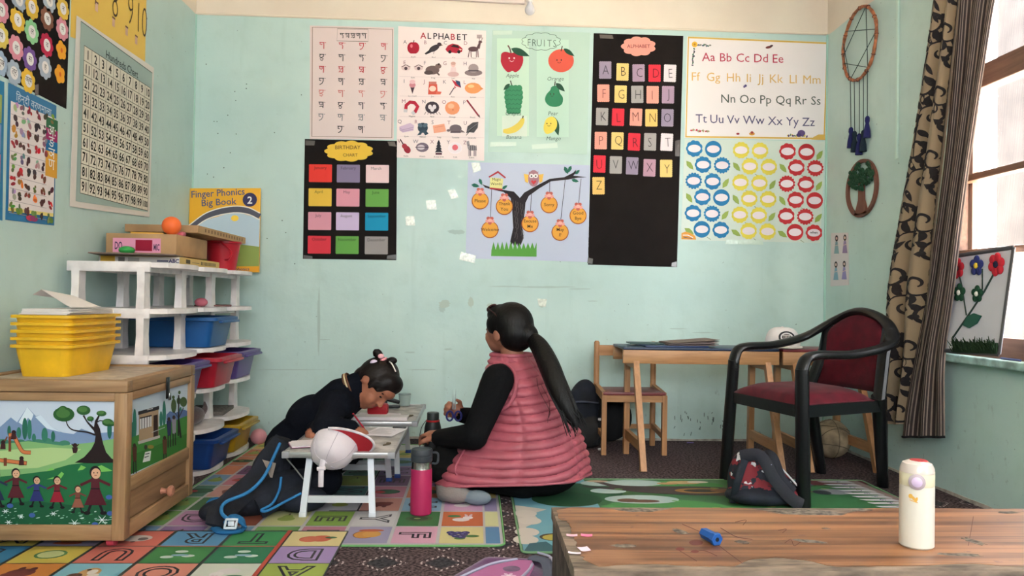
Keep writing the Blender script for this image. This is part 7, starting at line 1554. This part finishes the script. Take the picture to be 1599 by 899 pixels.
MB().tube(curve3([pz(-.14, -.16) + Vector((0, 0, .004)), pz(-.02, -.015) + Vector((0, 0, .005)), pz(.06, .03) + Vector((0, 0, .004))], 16), .004, 6).obj('reflective_piping', mat('silver_piping', (160, 160, 186), .4), t)
MB().tube(curve3([(.105, .05, .11), (.14, .0, .115), (.145, -.06, .105), (.13, -.14, .1)], 18), .02, 8, flat=(1, .35, (0, 0, 1))).obj('shoulder_strap', GRY, t)
MB().tube(curve3([(.12, .05, .125), (.152, .0, .128), (.158, -.06, .116), (.145, -.14, .11)], 18), .0035, 6).obj('strap_edge', mat('silver_piping', (160, 160, 186)), t)
MB().tube(curve3([(.1, -.01, .113), (.085, -.07, .116), (.05, -.15, .116)], 12), .004, 6).obj('reflective_piping', mat('silver_piping', (160, 160, 186)), t)
k = Ink(lambda x, y: Vector((x, y, .1125)), UP, True, .0003, .0004)
for a in range(6): k.ell(.03 + .012 * cos(a * 1.05), -.1 + .012 * sin(a * 1.05), .009, .005, (206, 176, 200), 0, a * 1.05, 8)
k.ell(.03, -.1, .006, .006, (224, 206, 216), 1); k.obj('flower_print', t)
# pink ball by the wall
o = MB().ball((0, 0, .045), .045, 28, 18).obj('pink_ball', mat('pink_rubber', (206, 142, 152), .55)); p = F(411, 689); o.location = (p.x, -.22, 0); tag(o, 'plain pink ball on the carpet against the back wall', 'ball')
# ================================================================== people
def hand(w_, d, pn, side, s, m, curls=(.5, .5, .5, .5), spread=.0):
    """palm and five bent fingers: w_ wrist, d finger direction, pn palm side, side = thumb side"""
    w_, d, pn = Vector(w_), Vector(d).normalized(), Vector(pn); pn = (pn - d * d.dot(pn)).normalized(); ac = d.cross(pn).normalized(); ac = ac if ac.dot(Vector(side)) > 0 else -ac; P = []
    Mx = Matrix((d, ac, pn)).transposed(); Mx = Mx if Mx.determinant() > 0 else Matrix((d, -ac, pn)).transposed()
    P.append(('e', tuple(w_ + d * .045 * s), (.05 * s, .038 * s, .018 * s), Mx.to_euler()[:], m)); P.append(('c', tuple(w_ - d * .03 * s), tuple(w_ + d * .03 * s), .026 * s, .027 * s, m))
    for i in range(4):
        p = w_ + d * (.082 - .006 * abs(i - 1.2)) * s + ac * (.029 - .0195 * i) * s; a = 0.0
        for L_, r1, r2 in ((.036, .0098, .009), (.025, .009, .0082), (.02, .0082, .007)):
            a += curls[i]; k = (.9, 1.0, .95, .8)[i]; dr = d * cos(a) + pn * sin(a) + ac * spread * (1.5 - i); q = p + dr * L_ * k * s; P.append(('c', tuple(p), tuple(q), r1 * s, r2 * s, m)); p = q
    p = w_ + d * .022 * s + ac * .03 * s
    for dr, L_, r1, r2 in ((d * .6 + ac * .65 + pn * .35, .038, .0135, .0115), (d * .85 + ac * .1 + pn * .6, .03, .011, .0088)): dr.normalize(); q = p + dr * L_ * s; P.append(('c', tuple(p), tuple(q), r1 * s, r2 * s, m)); p = q
    return P
SKW = mat('skin_warm_brown', (158, 104, 82), .55, spec=.3, var=.06, scale=30); SKG = mat('skin_child_brown', (160, 102, 78), .55, spec=.3, var=.06, scale=30)
BKW = mat('black_knit', (13, 13, 15), .95, bump=.25, bscale=260, spec=.15); TRW = mat('black_trouser_cloth', (13, 13, 14), .9, spec=.15, bump=.1); SOC = mat('grey_sock', (132, 124, 120), .95, bump=.5, bscale=200); NVG = mat('navy_jumper', (12, 15, 24), .95, bump=.3, bscale=240, spec=.15)
HAIR = mat('black_hair', (11, 9, 9), .5, spec=.22, bump=.5, bscale=120, stretch=(1, 1, .15)); HAIRG = mat('brown_black_hair', (22, 15, 14), .5, spec=.25, bump=.5, bscale=110, stretch=(.3, 1, 1))

# ---- woman seated on the floor, seen from behind
fd = Vector((-.87, .49, 0)).normalized(); lt = Vector((-fd.y, fd.x, 0)); O = Vector((.27, -1.28, 0)); th = math.atan2(fd.y, fd.x)
def w(f_, l_, z): return tuple(fd * f_ + lt * l_ + Vector((0, 0, z)))          # relative to the person's base
def W_(x, y, z): return tuple(Vector((x, y, z)) - O)
E_ = lambda f_, l_, z, r, m, rx=0.0, ry=0.0: ('e', w(f_, l_, z), r, (rx, ry, th), m)
Cc = lambda a, b_, r1, r2, m: ('c', a, b_, r1, r2, m)
fh = Vector((-.74, .67, 0)).normalized(); lh = Vector((-fh.y, fh.x, 0)); thh = math.atan2(fh.y, fh.x); hc0 = Vector(w(.148, 0, 0))
def wh(f_, l_, z): return tuple(hc0 + fh * (f_ - .128) + lh * l_ + Vector((0, 0, z)))
Eh = lambda f_, l_, z, r, m, rx=0.0, ry=0.0: ('e', wh(f_, l_, z), r, (rx, ry, thh), m)
per = thing('person', 'woman in pink quilted vest and black sleeves sitting on the floor, back turned', 'person', O)
el_l, wr_l = W_(.005, -1.5, .285), W_(-.14, -1.36, .252); el_r, wr_r = W_(.06, -.97, .27), W_(-.055, -1.06, .305)
pr = [E_(0, 0, .115, (.17, .2, .11), TRW), E_(-.03, 0, .1, (.17, .19, .1), TRW), E_(.03, 0, .26, (.13, .16, .15), BKW), E_(.07, 0, .43, (.115, .165, .15), BKW),
      Cc(w(.09, -.15, .52), w(.09, .15, .52), .055, .055, BKW), Cc(w(.1, 0, .54), w(.128, 0, .64), .055, .05, SKW),
      Eh(.128, 0, .715, (.098, .08, .1), SKW), Eh(.165, 0, .665, (.062, .06, .058), SKW, 0, .2), Cc(wh(.212, 0, .7), wh(.236, 0, .682), .012, .015, SKW), Eh(.185, 0, .63, (.03, .036, .024), SKW), Eh(.19, .03, .672, (.03, .028, .03), SKW), Eh(.19, -.03, .672, (.03, .028, .03), SKW), Eh(.222, 0, .655, (.012, .022, .008), mat('lips', (140, 72, 66), .5)), Eh(.218, 0, .643, (.012, .02, .008), mat('lips', (140, 72, 66))),
      Eh(.116, .082, .688, (.02, .009, .03), SKW), Eh(.116, -.082, .688, (.02, .009, .03), SKW),
      Cc(w(.085, .195, .505), el_l, .07, .055, BKW), Cc(el_l, wr_l, .056, .038, BKW), Cc(w(.085, -.195, .505), el_r, .066, .055, BKW), Cc(el_r, wr_r, .054, .036, BKW),
      Cc(w(.0, .1, .1), W_(-.13, -1.37, .14), .1, .078, TRW), Cc(W_(-.13, -1.37, .14), W_(.04, -1.12, .06), .075, .05, TRW), Cc(w(.0, -.1, .1), W_(-.1, -.96, .13), .1, .078, TRW), Cc(W_(-.1, -.96, .13), W_(-.11, -1.38, .065), .072, .05, TRW),
      ('e', W_(-.075, -1.475, .045), (.075, .042, .038), (0, 0, -.35), SOC), ('e', W_(.02, -1.5, .036), (.06, .038, .03), (0, 0, -.2), mat('sock_toe', (110, 122, 132), .95)), Cc(W_(-.11, -1.4, .055), W_(-.11, -1.45, .045), .045, .04, SOC)]
pr += hand(wr_l, (-.55, .75, .1), (0, .2, -1), (-.6, -.3, .6), 1.0, SKW, (.45, .5, .55, .6)) + hand(wr_r, (-.8, -.25, .42), (.25, -.9, -.1), (-.2, -.3, 1), .92, SKW, (.75, .8, .85, .9))
link('body', blob(pr, .0055, 4, 'body'), per)
eye = MB(); eye.ball(wh(.214, .03, .708), (.008, .012, .006), 12, 8).ball(wh(.214, -.03, .708), (.008, .012, .006), 12, 8).obj('eyes', mat('eye_dark', (30, 20, 18), .2), per)
# hair: cap, ponytail of many locks, tie
hp = [Eh(.1, 0, .735, (.105, .094, .1), HAIR), Eh(.07, 0, .7, (.082, .088, .088), HAIR), Eh(.15, 0, .775, (.07, .075, .05), HAIR), Eh(.14, .05, .735, (.055, .042, .055), HAIR), Eh(.14, -.05, .735, (.055, .042, .055), HAIR), Eh(.01, .0, .69, (.05, .05, .05), HAIR)]
hr = link('hair', blob(hp, .0055, 4, 'hair'), per)
q0 = B(822, 522, -1.27) - O; path = [q0, B(840, 538, -1.34) - O, B(856, 568, -1.43) - O, B(871, 605, -1.5) - O, B(886, 638, -1.54) - O, B(900, 664, -1.56) - O]
MB().tube(curve3(path, 26), [.026 + .02 * sin(pi * min(.8, i / 24)) - (.0 if i < 20 else (i - 20) * .003) for i in range(27)], 14).obj('ponytail', HAIR, per)
random.seed(14); lk = MB()
for i in range(46):
    a = random.uniform(0, 2 * pi); off = [Vector((cos(a) * r_, -abs(sin(a)) * r_ * .7, sin(a) * r_ * .5)) for r_ in (.016, .034, .042, .045, .04, random.uniform(.01, .04))]
    e_ = Vector((random.uniform(-.02, .015), 0, random.uniform(-.04, .03))); pts = [p + o_ for p, o_ in zip(path, off)]; pts[-1] = pts[-1] + e_
    lk.tube(curve3(pts, 16), [.0042 * (1 - .6 * j / 16) for j in range(17)], 5)
for pts in ([(842, 548), (862, 580), (880, 610), (886, 622)], [(846, 560), (868, 572), (884, 596)], [(838, 590), (842, 610), (858, 640), (857, 652)], [(845, 600), (858, 628), (855, 660)]): lk.tube(curve3([B(x, y, -1.47) - O for x, y in pts], 12), .0011, 4)
o = lk.obj('loose_locks', HAIR, per); o['kind'] = 'stuff'
tn = (Vector(path[1]) - Vector(path[0])).normalized(); tu = tn.orthogonal().normalized(); tv = tn.cross(tu)
MB().tube([q0 + tn * .006 + (tu * cos(a) + tv * sin(a)) * (.034 + .003 * sin(6 * a)) for a in [i * pi / 12 for i in range(24)]], .009, 8, closed=True).obj('hair_tie', mat('navy_scrunchie', (40, 44, 72), .9, bump=.5, bscale=150), per)
# sunglasses pushed up on the hair
sg = MB(); gl = B(786, 489, -1.27) - O
sgp = thing('sunglasses', 'brown sunglasses pushed up on the woman\'s hair', 'sunglasses', O + Vector(wh(.185, 0, .805)))
for s_ in (-1, 1):
    cc_ = lh * (.036 * s_); ux = lh; uz = (Vector((0, 0, 1)) * .75 + fh * -.65).normalized()
    MB().tube([cc_ + ux * (.028 * cos(a)) + uz * (.021 * sin(a)) for a in [i * pi / 10 for i in range(20)]], .0038, 6, closed=True).obj('rim', mat('tortoise_frame', (66, 36, 34), .3), sgp)
    MB().prism([cc_ + ux * (.026 * cos(a)) + uz * (.019 * sin(a)) for a in [i * pi / 10 for i in range(20)]], (0, 0, -.001), (0, 0, .001)).obj('lens', mat('dark_lens', (44, 28, 34), .08, spec=.7), sgp, smooth=0)
    MB().tube([cc_ + ux * (.028 * s_), cc_ + ux * (.045 * s_) + fh * -.05 + Vector((0, 0, -.02)), cc_ + ux * (.05 * s_) + fh * -.1 + Vector((0, 0, -.055))], .003, 6).obj('temple', mat('tortoise_frame', (66, 36, 34)), sgp)
MB().tube([lh * -.01 + Vector((0, 0, .004)), lh * .01 + Vector((0, 0, .004))], .003, 6).obj('bridge', mat('tortoise_frame', (66, 36, 34)), sgp)
# quilted vest
VS = [(.0, .103, .335, .235), (.10, .08, .31, .225), (.25, .046, .238, .212), (.35, .05, .2, .203), (.45, .07, .158, .196), (.52, .09, .126, .182), (.562, .108, .098, .135), (.6, .122, .08, .088), (.645, .135, .072, .077)]
def vs(z):
    for p, q in zip(VS, VS[1:]):
        if z <= q[0]: u = (z - p[0]) / (q[0] - p[0]); u = u * u * (3 - 2 * u) if False else u; return [a + (b_ - a) * u for a, b_ in zip(p[1:], q[1:])]
    return VS[-1][1:]
def vsm(z): zz = [max(0, min(.645, z + d)) for d in (-.03, -.015, 0, .015, .03)]; q = [vs(x) for x in zz]; return [sum(x[i] for x in q) / 5 for i in range(3)]
def vest(u, v, puff=1.0):
    a = 2 * pi * u; zh = .075 - .022 * cos(a) + .012 * sin(a); z = zh + (.6 - zh) * v; fc, af, bl_ = vsm(z)
    q_ = max(0, min(1, (.34 - z) / .22)); q_ = q_ * q_ * (3 - 2 * q_); bl_ += .145 * q_ * max(0, sin(a)) ** .7 * max(0, min(1, .6 + .9 * cos(a))); ex = 2.3 + .8 * q_
    row = (z - .02 * sin(2 * a + 1) * (1 - v) + .012 * cos(a)) / .0335; bul = abs(sin(pi * row)) ** .55
    vseam = min(1.0, min(abs(((a - s_ + pi) % (2 * pi)) - pi) for s_ in (pi * .62, pi * .95, pi * 1.3, .45, 5.9)) / .05)
    pf = (.013 * bul * (.05 + .95 * vseam) * (1 if z < .58 else .5) - .004) * puff
    wr = .0035 * noise.noise(Vector((a * 7, z * 30, 2))) + .006 * noise.noise(Vector((a * 2.5, z * 9, 5)))
    ca, sa = cos(a), sin(a); k = (abs(ca) ** ex + abs(sa) ** ex) ** (-1 / ex)
    return Vector(w(fc + (af + pf + wr) * ca * k, (bl_ + pf + wr) * sa * k, z))
VM = mat('dusty_pink_quilt', (164, 82, 95), .45, spec=.4, bump=.25, bscale=70, var=.08, scale=12)
vest_o = MB().grid(vest, 150, 190, True).grid(lambda u, v: vest(u, v, 0) + Vector((0, 0, 0)) - (vest(u, v, 0) - Vector(w(.08, 0, .3))).normalized() * .012, 60, 30, True).obj('quilted_vest', VM, per, smooth=70)
MB().tube([vest(i / 60, 0) for i in range(60)], .006, 8, closed=True).obj('vest_hem', VM, vest_o)
MB().tube([vest(i / 40, 1) for i in range(40)], .009, 8, closed=True).obj('vest_collar', VM, vest_o)
for s_ in (1, -1): MB().tube([w(.083 + .083 * cos(a), s_ * (.2 - .02 * sin(a) - (.03 * max(0, sin(a)))), .475 + .095 * sin(a)) for a in [i * pi / 16 for i in range(32)]], .009, 8, closed=True).obj('armhole_binding', VM, vest_o)
pk = [vest(u, v) + (vest(u, v) - Vector(w(.08, 0, .2))).normalized() * .004 for u, v in ((.17, .28), (.175, .22), (.18, .15), (.19, .09))]
MB().tube(curve3(pk, 12), .006, 6).obj('pocket_zip', mat('vest_welt', (168, 82, 96), .5), vest_o)
# scissors in her raised hand
hq = B(709, 640, -1.14); t = thing('scissors', 'small blue handled scissors held up in the woman\'s hand', 'scissors', hq); t.scale = (1.35, 1.35, 1.35)
for s_ in (-1, 1):
    MB().add([(s_ * .001, -.001, .0), (s_ * .006, -.001, .004), (s_ * .0035, 0, .075), (s_ * .001, .0015, 0), (s_ * .006, .0015, .004)], [(0, 1, 2), (3, 2, 4), (0, 3, 4, 1), (0, 2, 3), (1, 4, 2)]).obj('blade', mat('blade_steel', (176, 178, 182), .25, 1.0), t, smooth=0)
    MB().tube([(s_ * .014 + .011 * cos(a), 0, -.02 + .016 * sin(a)) for a in [i * pi / 9 for i in range(18)]], .0035, 6, closed=True).obj('handle', plastic((44, 48, 110)), t)

# ---- girl bent over the folding table, writing
O = Vector((-.86, -1.06, 0)); per = thing('person', 'girl in a navy jumper with tied-up hair bending over a worksheet, writing', 'person', O)
def g(x, y, z): return tuple(Vector((x, y, z)) - O)
H = Vector((-.445, -1.1, .452)); uu = Vector((.82, -.06, .5)).normalized(); nn_ = Vector((.5, -.42, -.8)); nn_ = (nn_ - uu * uu.dot(nn_)).normalized(); ll = uu.cross(nn_); ll = ll if ll.y < 0 else -ll     # ll points to the camera side
Mh = Matrix((nn_, ll, uu)).transposed(); Mh = Mh if Mh.determinant() > 0 else Matrix((nn_, -ll, uu)).transposed(); eh = Mh.to_euler()[:]
def hd(a, b_, c_): return tuple(H + nn_ * a + ll * b_ + uu * c_ - O)
HE = lambda a, b_, c_, r, m: ('e', hd(a, b_, c_), r, eh, m)
HC_ = lambda p, q, r1, r2, m: ('c', hd(*p), hd(*q), r1, r2, m)
LIP = mat('child_lips', (150, 74, 70), .5)
wrR = g(-.53, -1.295, .278); wrL = g(-.68, -1.31, .276)
pr = [('c', g(-.83, -1.06, .15), g(-.6, -1.12, .385), .125, .092, NVG), ('e', g(-.83, -1.05, .11), (.13, .15, .11), (0, 0, 0), NVG), ('c', g(-.6, -1.21, .365), g(-.57, -1.02, .365), .068, .065, NVG), ('e', g(-.745, -1.09, .29), (.12, .11, .1), (0, -.7, 0), NVG),
      ('c', g(-.56, -1.11, .41), g(-.5, -1.1, .435), .046, .042, SKG), ('c', g(-.59, -1.115, .405), g(-.535, -1.108, .44), .07, .062, NVG),
      HE(0, 0, 0, (.09, .078, .1), SKG), HE(.03, 0, -.058, (.062, .058, .052), SKG), HE(.052, .032, -.045, (.034, .03, .036), SKG), HE(.052, -.032, -.045, (.034, .03, .036), SKG), HE(.058, 0, -.094, (.022, .026, .02), SKG), HC_((.088, 0, .0), (.1, 0, -.028), .009, .0125, SKG), HE(.094, .01, -.03, (.008, .008, .007), SKG), HE(.094, -.01, -.03, (.008, .008, .007), SKG), HE(.084, 0, -.056, (.011, .019, .006), LIP), HE(.08, 0, -.066, (.011, .017, .006), LIP), HE(.07, 0, .03, (.03, .05, .03), SKG),
      HE(-.012, .08, -.012, (.02, .008, .028), SKG), HE(-.012, -.08, -.012, (.02, .008, .028), SKG),
      ('c', g(-.61, -1.215, .37), g(-.635, -1.335, .29), .062, .052, NVG), ('c', g(-.635, -1.335, .29), wrR, .052, .038, NVG), ('c', g(-.57, -1.01, .36), g(-.62, -1.15, .285), .058, .048, NVG), ('c', g(-.62, -1.15, .285), wrL, .046, .036, NVG),
      ('c', g(-.86, -1.16, .1), g(-.6, -1.47, .1), .088, .07, NVG), ('c', g(-.6, -1.47, .1), g(-.72, -1.3, .05), .066, .05, NVG), ('c', g(-.86, -.97, .1), g(-.58, -.98, .11), .088, .07, NVG), ('c', g(-.58, -.98, .11), g(-.7, -1.2, .05), .066, .05, NVG)]
pr += hand(wrR, (.86, -.12, -.08), (.05, .1, -1), (.2, 1, .1), .66, SKG, (.5, .55, .6, .7)) + hand(wrL, (-.15, -.95, -.05), (.1, .0, -1), (1, 0, 0), .62, SKG, (.8, .9, .95, 1.0))
link('body', blob(pr, .005, 4, 'body'), per)
for b_ in (.03, -.03):
    MB().ball(hd(.079, b_, -.002), (.006, .012, .0045), 12, 8, Mh).obj('eye', mat('eye_dark', (30, 20, 18), .2), per)
    MB().tube(curve3([hd(.082, b_ * .5, .016), hd(.083, b_, .02), hd(.075, b_ * 1.6, .014)], 8), .0026, 5).obj('eyebrow', HAIRG, per)
hp = [HE(-.022, 0, .018, (.094, .09, .1), HAIRG), HE(.04, 0, .06, (.048, .075, .05), HAIRG), HE(.03, .052, .035, (.042, .03, .05), HAIRG), HE(.03, -.052, .035, (.042, .03, .05), HAIRG), HE(-.06, 0, -.035, (.045, .066, .055), HAIRG), HC_((.06, .045, .045), (.058, .066, .005), .016, .008, HAIRG), HC_((.02, .076, .02), (.03, .078, -.02), .014, .007, HAIRG)]
hr = link('hair', blob(hp, .005, 3, 'hair'), per)
tk = [B(598, 566, -1.1) - O, B(594, 558, -1.1) - O, B(588, 550, -1.1) - O, B(584, 556, -1.1) - O]
MB().tube(curve3(tk, 14), [.014, .015, .015, .015, .016, .018, .019, .02, .02, .019, .017, .015, .012, .008, .004], 10).obj('top_tuft', HAIRG, per)
MB().ball(B(612, 563, -1.13) - O, (.024, .02, .017), 14, 10).obj('side_bun', HAIRG, per)
sc0 = B(597, 562, -1.12) - O
MB().tube([sc0 + Vector((.016 * cos(a), .012 * sin(a), .008 * cos(a))) for a in [i * pi / 8 for i in range(16)]], .006, 8, closed=True).obj('hair_tie', mat('pink_tie', (226, 150, 160), .8), per)
for dx, s_, cl in ((-8, 1, (226, 206, 226)), (3, .8, (236, 176, 184))): MB().ball(B(592 + dx, 566 + (0 if dx < 0 else -10), -1.14) - O, (.018 * s_, .008, .014 * s_), 12, 8).obj('bow', mat('bow_%d' % cl[1], cl, .8), per)
MB().tube(curve3([B(606, 563, -1.13) - O, B(612, 568, -1.17) - O, B(618, 580, -1.18) - O], 10), .003, 6).obj('hair_clip', mat('clip_white', (226, 216, 210), .4), per)
for d, cl in ((0, (96, 62, 44)), (.008, (206, 186, 150)), (.015, (90, 60, 46))):
    MB().tube([Vector(g(-.552 - d, -1.11, .43 - d * .4)) + Vector((-.03 * cos(a) * 1.0, .07 * sin(a), .066 * cos(a))) for a in [i * pi / 14 for i in range(28)]], .0046, 6, closed=True).obj('collar_stripe', mat('stripe_%d' % cl[0], cl, .9), per)
# pencil in her writing hand
a_, b_ = B(551, 645, -1.27), F(571, 672, .254); t = thing('red_pencil', 'red pencil in the writing girl\'s hand', 'pencil', b_); d_ = Vector(a_) - Vector(b_)
MB().tube([d_ * .1, d_ * .98], .0038, 6).obj('shaft', plastic((186, 34, 58)), t); MB().tube([(0, 0, 0), d_ * .1], [.0006, .0036], 6).obj('tip', mat('pencil_wood', (206, 170, 130), .6), t); MB().tube([d_ * .9, d_ * .96], .0042, 8).obj('ferrule', mat('brushed_steel', (190, 184, 178)), t)
bpy.context.view_layer.update()
